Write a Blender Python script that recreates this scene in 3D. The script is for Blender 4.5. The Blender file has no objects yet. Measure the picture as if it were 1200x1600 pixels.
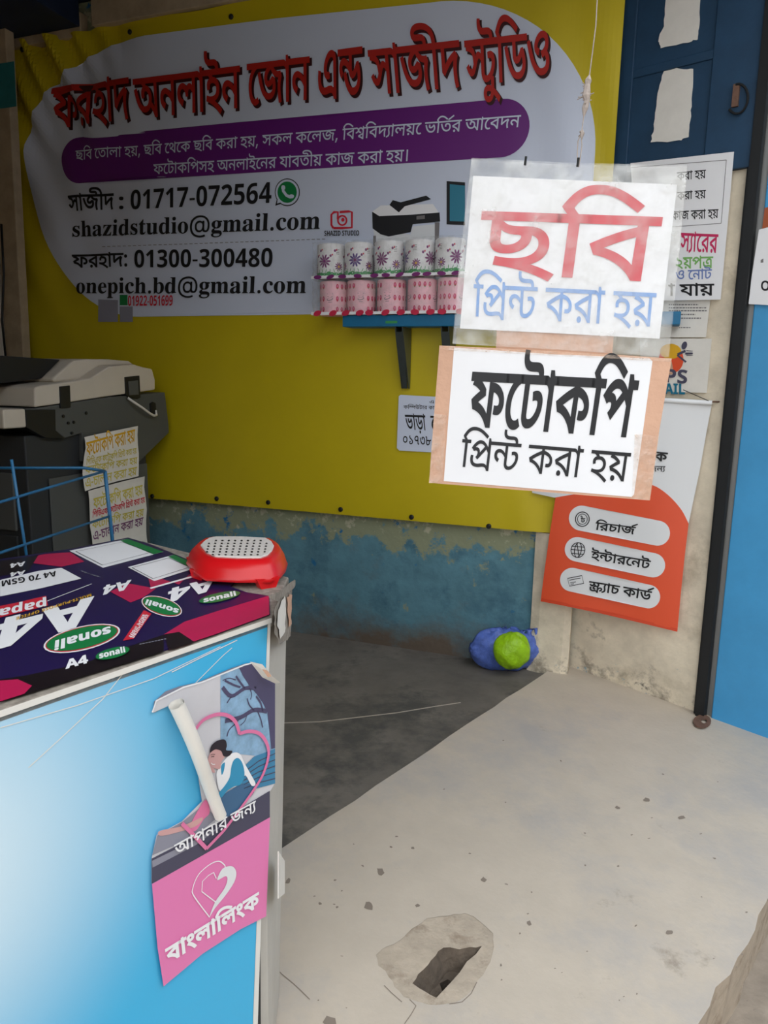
import bpy, math, random
from mathutils import Vector as V, Matrix
from mathutils.geometry import delaunay_2d_cdt

# ------------------------------------------------------------------ camera, sky, exposure
SC = bpy.context.scene
COL = SC.collection
FPX, CAM_H = 1155.0, 1.2
PITCH, ROLL = math.radians(10.4), math.radians(1.0)
EYE = V((0, 0, CAM_H))
FWD = V((0, math.cos(PITCH), -math.sin(PITCH)))
_r0, _u0 = V((1, 0, 0)), V((0, math.sin(PITCH), math.cos(PITCH)))
RGT = _r0 * math.cos(ROLL) + _u0 * math.sin(ROLL)
UPV = _u0 * math.cos(ROLL) - _r0 * math.sin(ROLL)
cam_data = bpy.data.cameras.new('camera')
cam = bpy.data.objects.new('camera', cam_data)
COL.objects.link(cam)
rot = Matrix((RGT, UPV, -FWD)).transposed().to_4x4()
cam.matrix_world = Matrix.Translation(EYE) @ rot
cam_data.sensor_fit = 'AUTO'
cam_data.sensor_width = 36.0
cam_data.lens = FPX / 1600 * 36.0
cam_data.clip_start = 0.02
SC.camera = cam

world = bpy.data.worlds.new('overcast_sky')
SC.world = world
world.use_nodes = True
bg = world.node_tree.nodes['Background']
bg.inputs[0].default_value = (0.93, 0.965, 1.0, 1)
bg.inputs[1].default_value = 1.0
SC.view_settings.view_transform = 'Standard'
SC.view_settings.look = 'None'
SC.view_settings.gamma = 1.0
SC.view_settings.use_curve_mapping = False
SC.view_settings.exposure = 1.6
SC.cycles.max_bounces = 10
SC.cycles.diffuse_bounces = 5
SC.cycles.transparent_max_bounces = 16

# ------------------------------------------------------------------ letter shapes
GLYPHS = [
    [1, 65, 1697, 622, 1, -71, -1435, 0, -31, 9, 84, -10, 170, -44, 146, -51, 45, -23, 11, -56, -72, -16, -158, -38, -146, -38, -55, -19, -21, 17, 156, -16, 236, -50, 188, -70, 87, -47, -2, 17, -2, 36, 1, 19, 1, 339, 27, 0, 110, 0, 206, -18, 178, -42, 69, -36, 48, -25, 58, -63, 1, -38, 0, -33, -54, -59, -120, -38, -99, 0, -30, 0, -58, 2, -27, 3, 11, 71, 12, -1, 36, -1, 21, 0, 98, 0, 58, 38, 1, 26, 0, 51, -206, 78, -177, 9, 1, -434, -153, 0, -82, 56, -198, 84, -262, 57, -179, 15, -71, 91, 62, 21, 136, 38, 142, 36, 69, 16, -76, 29, -198, 45, -133, 14, 63, 68, 5, -19, -181, 0, 1, 71],
    [3, 17, 1213, 622, 1, -71, -209, 0, 1, -551, -153, 0, -60, 60, -210, 101, -272, 70, -153, 12, -77, 96, 192, 58, 410, 94, 219, 33, -45, -42, 1, 69, -867, 0, 1, 71, 13, 869, -148, 43, -28, -152, -25, -336, -73, -141, -44, 108, -12, 244, -58, 208, -88, 57, -58, -17, 0, -4, 23, -6, 46, 1, 32, 12, -477, -195, -50, 0, -70, 32, 1, 26, 0, 26, 70, 34, 51, 0, 50, 0, 70, -34, 1, -26, 0, -26, -70, -32],
    [3, 44, 485, 500, 158, 0, 194, -53, 92, -81, 1, -41, 0, -82, -230, -96, -225, -6, 21, 11, 90, -13, 200, -48, 204, -63, 95, -38, -91, -53, -124, 46, -206, 67, -200, 50, -224, 38, -141, 16, 31, 69, 70, -10, 130, -9, 93, 0, 142, 0, 154, 34, 60, 54, 1, 28, 0, 53, -156, 57, -119, 0, -72, 0, -88, -14, -38, -27, 1, -19, 0, -8, 8, -17, 5, -7, -145, -15, -10, 15, -12, 33, 1, 13, 0, 37, 88, 52, 154, 27, 9, -31, -35, -10, 32, -100, 49, -93, 10, 49, 45, 93, -12, 112, -22, 102, -56, 9, -43, 4, 573, 154, 1, -71, -1099, 0, 1, 71],
    [1, 21, 553, 622, 1, -71, -209, 0, 1, -551, -153, 0, 1, 469, -24, 34, -94, 48, -73, 0, -15, 0, 1, 71, 31, 0, 48, 0, 104, -31, 33, -32, -2, 5, -4, 36, 1, 13, 1, 75, 109, 0, 45, -66],
    [1, 34, 1227, 622, 1, -71, -907, 0, 1, -298, -27, 20, 80, 45, 204, 78, 240, 65, 137, 25, 131, -64, -38, -35, -46, -66, -22, -72, 1, -44, 0, -49, 32, -90, 39, -56, -149, -17, -36, 58, -40, 111, 1, 60, 0, 41, 24, 72, 42, 57, 23, 18, 25, -5, -114, -23, -216, -66, -208, -86, -109, -55, -117, 40, 1, 336, -183, 0, 1, 71],
    [3, 19, 1807, 622, 1, -71, -209, 0, 1, -551, -153, 0, -58, 59, -172, 89, -97, 32, 51, 66, 76, -22, 164, -76, 45, -39, -2, 15, -2, 26, -2, 28, 1, 16, 1, 357, -1461, 0, 1, 71, 38, 773, -531, -136, 0, -248, 64, -218, 153, -91, 134, 147, 24, 72, -104, 158, -133, 196, -62, 127, 0, 110, 0, 134, 35, 60, 61, 1, 37, 0, 58, -126, 72, -93, 0, -66, 0, -68, -29, 1, -29, 0, -7, 8, -24, 9, -10, -151, -15, -14, 21, -14, 35, 1, 16, 0, 37, 82, 50, 130, 25, 73, 0, 118, 0, 172, -53, 96, -92, 1, -61, 0, -54, -100, -93, -204, -56, 9, -219, 374, -10, 32, -98, 49, -93, 10, 49, 45, 91, -12, 114, -22, 100, -56, 9, -43],
    [1, 36, 1229, 622, 1, -71, -209, 0, 1, -551, -153, 0, 1, 243, 33, -56, -66, 46, -156, 74, -164, 44, -77, 0, -74, 0, -102, -39, 1, -38, 0, -30, 84, -43, 89, -17, -75, -71, -122, 25, -138, 85, 1, 54, 0, 49, 94, 65, 146, 32, 77, 0, 104, 0, 172, -36, 150, -62, 69, -41, -27, -4, -6, 23, -4, 45, 1, 23, 1, 180, -883, 0, 1, 71],
    [1, 55, 1483, 622, 1, -71, -209, 0, 1, -551, -153, 0, 1, 335, 13, -26, -44, 32, -98, 38, -57, 0, -30, 0, -62, -11, -42, -30, 1, -31, 0, -11, 2, -17, 3, -8, -129, -5, -8, 41, -72, 57, -104, 30, -59, 0, -54, 0, -76, -21, -40, -35, 1, -22, 0, -40, 118, -56, 109, -19, -53, -74, -96, 15, -152, 52, -88, 76, 1, 50, 0, 45, 88, 65, 148, 36, 89, 0, 106, 0, 152, -39, 65, -43, -29, -1, 20, 33, 114, 35, 63, 0, 72, 0, 104, -28, 63, -26, -17, -15, -2, 21, -4, 42, 1, 22, 1, 84, -1137, 0, 1, 71],
    [4, 31, 717, 622, -2, 41, -74, 36, -83, 0, -143, 0, -132, 0, -142, 18, -49, 19, -54, 20, -54, 63, 1, 40, 0, 13, 6, 26, 5, 14, 149, -5, -4, -12, -4, -18, 1, -8, 0, -22, 18, -34, 21, -11, 28, -16, 106, -15, 99, 0, 115, 0, 106, 0, 124, -16, 45, -21, 34, -16, 36, -55, 3, -41, 44, -375, -122, 158, 0, 194, -53, 92, -81, 1, -41, 0, -82, -230, -96, -225, -6, 21, 11, 90, -13, 200, -48, 204, -63, 95, -38, -91, -53, -124, 46, -206, 67, -200, 50, -224, 38, -141, 16, 31, 69, 70, -10, 130, -9, 93, 0, 142, 0, 154, 34, 60, 54, 1, 28, 0, 53, -156, 57, -119, 0, -72, 0, -88, -14, -38, -27, 1, -19, 0, -8, 8, -17, 5, -7, -145, -15, -10, 15, -12, 33, 1, 13, 0, 37, 88, 52, 154, 27, 9, -31, -35, -10, 32, -100, 49, -93, 10, 49, 45, 93, -12, 112, -22, 102, -56, 9, -43, 4, 573, 154, 1, -71, -1099, 0, 1, 71],
    [1, 33, 713, 622, 1, -71, -39, 0, -62, -7, -144, -47, -128, -75, -82, -100, 1, -60, 0, -72, 86, -85, 128, -36, 65, 0, 50, 0, 68, 10, 45, 13, 71, -61, -52, -20, -124, -16, -61, 0, -126, 0, -194, 66, -110, 119, 1, 80, 0, 82, 124, 133, 210, 92, 129, 21, -127, -33, -36, -2, -84, -2, -51, 0, -279, 0, 1, 71],
    [2, 57, 803, 63, -118, 0, -216, 42, -190, 93, -158, 155, -61, 112, 153, 20, 68, -123, 168, -153, 220, -70, 143, 0, 148, 0, 152, 64, 1, 65, 0, 31, -32, 44, -15, 15, 121, 0, -56, -29, -122, -46, -138, -26, -81, 0, -78, 0, -120, 30, -68, 57, 1, 40, 0, 44, 124, 91, 149, 34, -40, -1, -102, -1, -49, 0, -615, 0, 1, 71, 1875, 0, 1, -71, -625, 0, -48, 0, -76, 2, -33, 1, -168, -38, -172, -62, -60, -51, 1, -23, 0, -28, 64, -24, 41, 0, 76, 0, 120, 35, 77, 33, 173, -31, 18, -20, 24, -59, 1, -32, 0, -50, -90, -87, -202, -54, 26, 635, 142, 0, -49, 32, -90, 39, -56, -149, -17, -36, 58, -40, 111, 1, 60, 0, 53, 38, 84, 27, 29, -152, 1, -214, 37, -144, 69, -49, 48, 153, 16, 32, -29, 98, -45, 156, -26, 115, 0, 28, 0, 52, 2, 31, 1, 79, -70, -48, -45, -40, -86],
    [1, 69, 1023, 628, 82, 0, 110, -17, 39, -17, 38, -16, 44, -47, 1, -41, 1, -490, -149, 0, -16, 30, -60, 38, -86, 19, -59, 0, -72, 0, -124, -8, -134, -9, -87, 0, -68, 0, -156, 15, -140, 42, -88, 83, 1, 68, 0, 24, 16, 53, 9, 22, 155, -11, -8, -15, -14, -42, 1, -29, 0, -44, 52, -54, 88, -28, 108, -10, 57, 0, 100, 0, 166, 17, 105, 0, 86, 0, 128, -25, 45, -30, 1, 357, 0, 37, -20, 32, -21, 10, -36, 15, -73, 0, -72, 0, -130, -32, -102, -50, -58, -57, 1, -25, 0, -10, 16, -22, 52, -16, 51, 0, 22, 0, 40, 2, 23, 1, 15, -70, -20, -4, -66, -4, -43, 0, -98, 0, -146, 60, 1, 62, 0, 40, 82, 83, 144, 70, 186, 43],
    [2, 53, 1643, 622, 1, -71, -731, 0, 1, -178, 0, -30, 36, -27, 39, 0, 38, 0, 82, 24, 96, 52, 57, 41, 121, 9, 64, -47, 70, -100, 1, -50, 0, -65, -114, -100, -216, -56, -149, 0, -122, 0, -232, 49, -208, 118, -89, 103, 141, 31, 60, -72, 140, -100, 184, -53, 125, 0, 156, 0, 176, 80, 1, 63, 0, 45, -50, 64, -39, 21, 93, 19, -60, -51, -126, -66, -126, -33, -61, 0, -46, 0, -80, 13, -27, 13, -32, 14, -44, 51, 1, 60, 1, 9, 7, -4, -2, 19, -4, 37, 1, 18, 1, 79, -775, 0, 1, 71, 22, 383, -122, 84, 0, 154, -27, 144, -51, 67, -36, 21, -100, -108, 67, -238, 75, -105, 0, -48, 0, -80, -24, 1, -29, 0, -15, 36, -30, 45, -12, -103, -60, -68, 23, -72, 60, 1, 34, 0, 42, 80, 55, 126, 28],
    [2, 44, 1385, 622, 1, -71, -209, 0, 1, -551, -153, 0, 1, 353, 47, -63, -62, 41, -90, 44, -41, 0, -28, 0, -48, -16, -60, -45, -49, -46, -54, -49, -88, -63, -98, -29, -69, 0, -54, 0, -98, 22, -98, 51, -55, 44, 123, 37, 54, -48, 72, -30, 43, 0, 34, 0, 62, 21, 74, 52, 49, 45, 47, 33, 52, 54, 96, 41, 59, 0, 66, 0, 106, -37, 71, -38, -39, -1, -8, 23, -4, 41, 1, 21, 1, 93, -1039, 0, 1, 71, 14, 563, -351, -20, 68, -42, 80, -51, 22, -50, 23, -172, 23, -129, 8, 31, 76, 109, -20, 114, -9, 152, -28, 94, -45, 48, -66, 9, -47],
    [1, 48, 553, 551, -209, 0, 1, -551, -153, 0, 1, 551, -207, 0, 1, 71, 209, 0, -8, 65, -118, 88, -190, 51, -242, 22, -133, 0, -118, 0, -170, -13, -92, -24, 1, -19, 0, -19, 96, -10, 59, 0, 193, 0, 106, 0, 124, -18, 39, -20, 38, -19, 32, -52, 1, -39, -133, 0, -2, 24, -20, 31, -21, 8, -20, 8, -58, 6, -51, 0, -197, 0, -82, 0, -124, 11, -39, 10, -50, 14, -40, 40, 1, 22, 0, 58, 260, 70, 267, 0, 406, 0, 438, -143, 21, -152, 205, 0],
    [4, 32, 377, 127, -54, 0, -98, 22, -98, 51, -55, 44, 123, 37, 54, -48, 72, -30, 43, 0, 34, 0, 62, 21, 74, 52, 49, 45, 47, 33, 54, 56, 94, 39, 59, 0, 66, 0, 106, -37, 71, -38, 7, -31, -13, -51, -60, 39, -90, 44, -41, 0, -28, 0, -48, -16, -60, -45, -49, -46, -54, -49, -88, -63, -98, -29, 14, 97, 144, -20, 68, -42, 80, -51, 22, -50, 23, -172, 23, -129, 8, 31, 76, 109, -20, 114, -9, 152, -28, 94, -45, 48, -66, 9, -47, 49, 1357, 266, 1, -71, -809, 0, 1, -346, 0, -44, 20, -36, 15, -8, 36, -21, 73, 0, 80, 0, 140, 38, 53, 28, 58, 31, 62, 70, 1, 36, 0, 32, -64, 33, -73, 0, -24, 0, -56, -4, -25, -3, -21, 71, 38, 5, 82, 6, 47, 0, 74, 0, 116, -28, 66, -60, 1, -48, 0, -59, -116, -111, -87, -38, -74, -32, -174, -39, -103, 0, -74, 0, -106, 22, -33, 17, -32, 19, -42, 54, 1, 55, 1, 146, 9, 36, -4, 18, -4, 41, 1, 26, 1, 93, -1041, 0, 1, 71, 31, 1643, 0, -2, 41, -74, 36, -83, 0, -187, 0, -130, 0, -142, 18, -49, 19, -54, 20, -54, 63, 1, 40, 0, 13, 6, 25, 5, 15, 149, -5, -4, -11, -4, -17, 1, -10, 0, -22, 18, -34, 21, -11, 28, -16, 106, -15, 99, 0, 157, 0, 106, 0, 124, -16, 45, -21, 34, -16, 36, -55, 3, -41],
    [1, 35, -571, -266, -54, 0, -128, 23, -90, 50, 1, 42, 0, 51, 156, 61, 141, 0, 124, 0, 230, -45, 238, -80, 135, -53, -89, -54, -134, 56, -220, 74, -196, 38, -95, 0, -72, 0, -72, -28, 1, -22, 0, -28, 78, -23, 53, 0, 74, 0, 90, 31, 48, 46, 16, 49, 1, 19, 1, 140, 143, 0, 1, -128, 0, -27, -24, -74, -74, -71, -148, -47],
    [1, 33, 553, 622, 1, -71, -209, 0, 1, -551, -153, 0, 1, 551, -207, 0, 1, 71, 185, 0, -32, 19, -66, 42, -25, 21, 68, 59, 156, 97, 212, 57, 151, 0, 106, 0, 194, -26, 188, -49, 192, -69, 105, -42, -83, -54, -138, 56, -222, 74, -202, 37, -113, 0, -110, 0, -162, -38, -118, -68, -47, -45, 16, -15, 56, -36, 37, -20],
    [1, 49, 1445, 622, 1, -71, -731, 0, 1, -179, 0, -29, 36, -27, 39, 0, 38, 0, 82, 24, 96, 52, 57, 41, 121, 9, 64, -47, 70, -100, 1, -50, 0, -63, -110, -100, -214, -58, -153, 0, -132, 0, -228, 46, -192, 103, -160, 169, -63, 123, 153, 20, 72, -139, 174, -169, 224, -77, 147, 0, 160, 0, 174, 80, 1, 63, 0, 45, -50, 64, -39, 21, 93, 19, -60, -51, -126, -66, -126, -33, -61, 0, -46, 0, -80, 13, -27, 13, -32, 14, -44, 51, 1, 60, 1, 158, -577, 0, 1, 71],
    [2, 31, 1019, 629, 154, 0, 170, -78, 1, -68, 0, -48, -98, -76, -172, -56, -111, -21, -61, 72, 134, 22, 150, 59, 1, 47, 0, 37, -84, 39, -79, 0, -72, 0, -128, -24, -100, -37, -56, -41, 1, -17, 0, -16, 40, -23, 71, -5, -41, -74, -114, 11, -114, 56, 1, 43, 0, 34, 82, 69, 144, 59, 186, 36, 23, 449, -404, 0, -83, -246, -100, -209, 0, -140, 0, -252, 50, -214, 110, -178, 178, -65, 127, 151, 22, 80, -143, 198, -182, 258, -86, 169, 0, 126, 0, 164, 53, 1, 57, 0, 39, -102, 54, -79, 17, 161, 35, 88, -24, 96, -76],
    [3, 38, 1231, 310, 0, -55, -84, -77, -136, -50, -166, -27, -83, -4, -41, 23, 110, -8, 206, -27, 216, -43, 119, -31, -69, -60, -156, 42, -326, 57, -346, 35, -183, 9, 19, 72, 58, -6, 130, -8, 89, 0, 178, 0, 218, 46, 100, 73, 1, 39, 0, 53, -134, 56, -117, 0, -14, 0, -30, -1, -15, -2, -19, 65, 20, 1, 62, 1, 21, 0, 116, 0, 150, -35, 84, -54, 34, -60, 46, -775, -117, -68, 0, -104, 16, -31, 16, -30, 15, -38, 48, 1, 47, 1, 200, 155, 0, 1, -38, -3, -45, 2, -12, 2, -27, 1, -17, 1, -61, 0, -26, 18, -24, 15, -8, 30, -15, 69, 0, 86, 0, 126, 32, 70, 45, 1, 21, 0, 19, -56, 10, -47, 0, -11, 0, -104, 0, -164, 36, -53, 31, 27, 64, 34, -19, 76, -29, 112, -15, 89, 0, 99, 0, 22, 0, 14, -12, 25, -6, 40, -10, 56, -36, 1, -29, 0, -49, -118, -77, -202, -45, 4, -599, 334, 1, 71, 1415, 0, 1, -71],
    [2, 17, 1213, 622, 1, -71, -209, 0, 1, -551, -153, 0, -60, 60, -210, 101, -272, 70, -153, 12, -77, 96, 192, 58, 410, 94, 219, 33, -45, -42, 1, 69, -867, 0, 1, 71, 13, 869, -148, 43, -28, -152, -25, -336, -73, -141, -44, 108, -12, 244, -58, 208, -88, 57, -58, -17, 0, -4, 23, -6, 46, 1, 32],
    [2, 40, 815, 50, -164, 0, -284, 81, -226, 182, -81, 153, 153, 20, 70, -124, 166, -160, 218, -76, 147, 0, 94, 0, 128, 23, 78, 42, 36, 55, 1, 32, 0, 42, -64, 69, -116, 40, -77, 0, -80, 0, -70, -34, 1, -28, 0, -10, 8, -22, 11, -14, -153, -15, -12, 19, -14, 36, 1, 19, 0, 39, 78, 53, 138, 28, 89, 0, 124, 0, 188, -57, 108, -102, 1, -67, 0, -63, -106, -101, -216, -60, 4, 457, 572, 1, -71, -1453, 0, 1, 71],
    [3, 21, 1273, 622, 1, -71, -209, 0, 1, -551, -153, 0, -84, 56, -204, 85, -268, 58, -183, 13, -71, 91, 62, 21, 136, 38, 142, 36, 69, 16, -76, 29, -198, 45, -133, 14, 63, 68, 5, -19, -181, 0, 1, 71, 21, 929, -71, -637, 0, -41, 9, 84, -10, 170, -44, 146, -51, 45, -23, 11, -56, -72, -16, -158, -38, -146, -38, -55, -19, -23, 15, 172, -12, 258, -56, 200, -80, 85, -49, -25, -4, -2, 21, -4, 49, 1, 22, 12, -547, -177, -50, 0, -70, 32, 1, 26, 0, 26, 70, 34, 51, 0, 50, 0, 70, -34, 1, -26, 0, -26, -70, -32],
    [1, 9, 83, -129, 28, 57, 58, 136, 15, 52, 189, 0, 15, -11, -26, -53, -98, -127, -47, -54],
    [2, 21, 1311, 622, 1, -71, -209, 0, 1, -551, -153, 0, -76, 55, -208, 97, -266, 71, -165, 15, -45, 93, 105, -35, 168, -16, 254, -63, 184, -79, 57, -41, -2, 23, -2, 46, 1, 27, 1, 495, 107, 0, 47, -66, 31, -675, 3, 126, 0, 168, -43, 84, -73, 1, -45, 0, -78, -258, -98, -225, -13, -95, 10, -35, 46, 168, 6, 200, 37, 86, 57, 1, 35, 0, 43, -112, 46, -107, 0, -100, 0, -86, -39, 1, -22, 0, -14, 30, -24, 39, -10, -87, -62, -38, 13, -62, 31, -36, 42, 1, 27, 0, 35, 80, 58, 156, 35],
    [3, 19, 1635, 622, 1, -71, -649, 0, 1, -62, 1, -16, 1, -473, -153, 0, -58, 59, -208, 104, -266, 71, -145, 9, -77, 96, 194, 56, 388, 88, 219, 34, -43, -42, 1, 76, -849, 0, 1, 71, 14, 851, -155, 43, -29, -102, -14, -218, -46, -206, -50, -85, -24, 112, -11, 238, -62, 198, -89, 49, -52, -15, -2, -4, 23, -6, 46, 1, 32, 22, 693, 99, 0, -33, -52, -59, -120, -38, -99, 0, -32, 0, -58, 2, -27, 3, 13, 72, 12, -1, 34, -1, 23, 0, 96, 0, 58, 37, 1, 26, 0, 53, -206, 75, -201, 14, 7, 75, 154, -8, 252, -61, 152, -95],
    [5, 13, 1385, 622, 1, -71, -209, 0, 1, -307, -153, 0, 1, 268, 11, 20, -6, 17, -4, 36, 1, 22, 1, 81, 107, 0, 49, -66, 23, -451, 7, 78, 0, 132, -29, 102, -54, 35, -36, -7, -106, -62, 72, -168, 80, -103, 0, -78, 0, -96, -43, 1, -42, 0, -40, 130, -51, 145, -3, -11, -77, -132, 4, -170, 46, -82, 75, 1, 49, 0, 53, 84, 69, 134, 33, 23, -493, 0, 84, 0, 150, -34, 96, -74, 1, -60, 0, -41, -80, -74, -166, -46, -129, 0, -11, 77, 102, 1, 116, 27, 48, 42, 1, 21, 0, 41, -104, 47, -105, 0, -36, 0, -70, -5, -47, -6, -15, 75, 50, 5, 78, 4, 12, 1065, -337, 1, -335, -153, 0, -74, 39, -158, 48, -172, 28, -95, 8, -71, 80, 74, 22, 196, 49, 210, 46, 93, 15, 12, 1, -72, -64, -12, -156, -34, -144, -34, -49, -14, 23, 8, 112, -13, 198, -44, 89, -39, -2, 17, -4, 43, 1, 13],
    [1, 33, 531, 622, 1, -71, -139, 0, 121, 22, -82, -33, -84, -53, -28, -54, 1, -38, 0, -33, 32, -74, 34, -79, 1, -43, 0, -36, -32, -67, -86, -57, -158, -44, -125, -14, -41, 69, 128, 15, 122, 45, 38, 58, 1, 33, 0, 40, -32, 76, -34, 74, 1, 35, 0, 38, 28, 57, 68, 53, 59, 31, 31, -21, -363, 0, 1, 71],
    [3, 26, 845, 43, -130, 0, -228, 42, -198, 98, -164, 162, -65, 120, 153, 20, 72, -132, 182, -161, 230, -73, 147, 0, 106, 0, 150, 38, 80, 67, 1, 43, 0, 30, -24, 48, -42, 39, -25, 14, 97, 78, 76, -55, 72, -104, 1, -51, 0, -63, -112, -101, -214, -59, 23, -233, 241, -126, 0, -144, 63, 1, 55, 0, 23, 28, 45, 17, 16, 161, -24, -14, -10, -24, -30, 1, -16, 0, -27, 60, -24, 49, 0, 42, 0, 84, 16, 98, 47, 59, 48, 127, 10, -15, -54, -54, -45, -118, -61, -138, -32, 4, 609, 338, 1, -71, -1481, 0, 1, 71],
    [1, 4, -507, 707, 653, 210, 77, -57, -637, -216],
    [4, 19, 1797, 622, 1, -71, -199, 0, 1, -551, -153, 0, -58, 59, -172, 89, -97, 32, 51, 66, 76, -22, 164, -76, 45, -39, -2, 15, -2, 26, -2, 28, 1, 16, 1, 357, -1461, 0, 1, 71, 38, 773, -531, -136, 0, -248, 64, -218, 153, -91, 134, 147, 24, 72, -104, 158, -133, 196, -62, 127, 0, 110, 0, 134, 35, 60, 60, 1, 38, 0, 58, -126, 72, -93, 0, -66, 0, -68, -29, 1, -29, 0, -7, 8, -24, 9, -10, -151, -15, -14, 21, -14, 35, 1, 16, 0, 37, 82, 50, 130, 25, 73, 0, 118, 0, 172, -53, 96, -92, 1, -61, 0, -54, -100, -93, -204, -56, 9, -219, 374, -10, 32, -98, 49, -93, 10, 49, 45, 91, -12, 114, -22, 100, -56, 9, -43, 21, 1491, 154, 1, -71, -209, 0, 1, -551, -153, 0, 1, 479, -34, 39, -86, 33, -57, 0, -19, 0, 1, 71, 21, 0, 56, 0, 98, -31, 33, -32, -2, 5, -6, 36, 1, 13, 1, 75, 107, 0, 47, -66],
    [2, 44, 1155, 622, 1, -71, -809, 0, 1, -346, 0, -44, 20, -36, 15, -8, 36, -21, 75, 0, 78, 0, 140, 38, 53, 28, 58, 31, 62, 70, 1, 36, 0, 32, -64, 33, -73, 0, -24, 0, -56, -4, -25, -3, -21, 71, 38, 5, 82, 6, 47, 0, 74, 0, 116, -28, 66, -60, 1, -48, 0, -59, -116, -111, -87, -38, -74, -32, -174, -39, -103, 0, -74, 0, -106, 22, -33, 17, -32, 19, -42, 54, 1, 55, 1, 360, -209, 0, 1, 71, 31, 811, 0, -2, 41, -74, 36, -83, 0, -187, 0, -130, 0, -142, 18, -49, 19, -54, 20, -54, 63, 1, 40, 0, 13, 6, 25, 5, 15, 149, -5, -4, -11, -4, -17, 1, -10, 0, -22, 18, -34, 21, -11, 28, -16, 106, -15, 99, 0, 157, 0, 106, 0, 124, -16, 45, -21, 34, -16, 36, -55, 3, -41],
    [1, 63, 1453, 622, 1, -71, -209, 0, 1, -551, -153, 0, 1, 396, 45, -64, -82, 60, -136, 85, -122, 54, -124, 25, -71, 0, -80, 0, -130, -30, -108, -50, -45, -29, -15, -2, 32, 10, 62, 10, 39, 0, 116, 0, 108, -63, 1, -46, 0, -11, -4, -20, -3, -5, -33, 6, 24, 13, 44, 24, 50, 24, 27, 13, 249, 116, 99, -53, -567, -268, -117, 55, 165, 78, -71, -43, -59, -23, 30, 17, 42, 39, 1, 25, 0, 25, -60, 30, -57, 0, -32, 0, -60, -8, -31, -10, -151, 72, 80, 53, 168, 79, 184, 45, 107, 0, 112, 0, 180, -42, 168, -83, 93, -63, -35, 5, -6, 24, -4, 56, 1, 32, 1, 130, 107, 0, 47, -66],
    [2, 21, 1273, 622, 1, -71, -209, 0, 1, -551, -153, 0, -84, 56, -204, 85, -268, 58, -183, 13, -71, 91, 62, 21, 136, 38, 142, 36, 69, 16, -76, 29, -198, 45, -133, 14, 63, 68, 5, -19, -181, 0, 1, 71, 21, 929, -71, -637, 0, -41, 9, 84, -10, 170, -44, 146, -51, 45, -23, 11, -56, -72, -16, -158, -38, -146, -38, -55, -19, -23, 15, 172, -12, 258, -56, 200, -80, 85, -49, -25, -4, -2, 21, -4, 49, 1, 22],
    [1, 4, 389, 0, 1, 622, 163, 0, 1, -622],
    [2, 12, 267, 414, -50, 0, -72, 32, 1, 36, 0, 38, 72, 30, 51, 0, 52, 0, 74, -30, 1, -38, 0, -36, -74, -32, 12, -51, -428, -50, 0, -72, 32, 1, 36, 0, 37, 72, 30, 51, 0, 52, 0, 74, -30, 1, -37, 0, -36, -74, -32],
    [2, 14, 571, -10, -258, 0, -240, 195, 1, 172, 0, 116, 96, 164, 220, 88, 183, 0, 256, 0, 244, -194, 1, -174, 0, -115, -98, -164, -218, -88, 12, -183, 122, 112, 0, 88, 122, 1, 123, 0, 122, -88, 124, -111, 0, -114, 0, -84, -124, 1, -122, 0, -122, 84, -123],
    [1, 13, 525, 0, 1, 413, 0, 26, 6, 84, 3, 32, -10, -6, -66, -31, -27, -12, -163, -66, -145, 91, 461, 183, 249, 0, 1, -714],
    [1, 7, 223, 0, 537, 587, -703, 0, 1, 127, 1025, 0, 1, -95, -539, -619],
    [1, 4, 81, 229, 1, 78, 485, 0, 1, -78],
    [1, 30, 81, 0, 1, 105, 359, 181, 110, 55, 130, 75, 60, 62, 1, 35, 0, 43, -94, 42, -79, 0, -82, 0, -156, -38, -85, -35, -163, 97, 62, 27, 138, 46, 182, 29, 129, 0, 140, 0, 202, -51, 110, -87, 1, -55, 0, -59, -94, -97, -178, -96, -125, -59, -183, -86, 1, -7, 623, 0, 1, -127],
    [1, 31, 483, -10, -112, 0, -198, 20, -73, 19, 1, 130, 74, -19, 208, -27, 93, 0, 134, 0, 142, 55, 1, 58, 0, 108, -285, 0, -56, 0, -120, -11, -39, -5, -119, 32, 55, 364, 775, 0, 1, -128, -509, 0, -25, -140, 34, 4, 78, 6, 71, 0, 130, 0, 204, -50, 118, -96, 1, -71, 0, -116, -288, -133],
    [2, 31, 593, -10, -146, 0, -236, 67, -140, 139, 1, 107, 0, 62, 36, 120, 90, 107, 162, 83, 250, 47, 179, 0, 42, 0, 112, -3, 39, -4, 1, -121, -38, 5, -90, 5, -43, 0, -178, 0, -194, -56, -80, -101, -5, -66, 13, 0, 40, 35, 150, 48, 121, 0, 188, 0, 220, -118, 1, -108, 0, -116, -262, -132, 14, -229, 121, 88, 0, 112, 61, 1, 64, 0, 52, -96, 60, -97, 0, -66, 0, -100, -29, -56, -46, 1, -24, 0, -33, 48, -63, 98, -42],
    [2, 11, 645, 0, 1, 148, -609, 0, 1, 105, 627, 461, 279, 0, 1, -449, 173, 0, 1, -117, -171, 0, 1, -148, 11, -637, 265, 345, 0, 1, 121, 0, 23, 4, 66, 6, 57, 3, 9, -7, 0, -18, -20, -40, -38, -27, -20],
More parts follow.
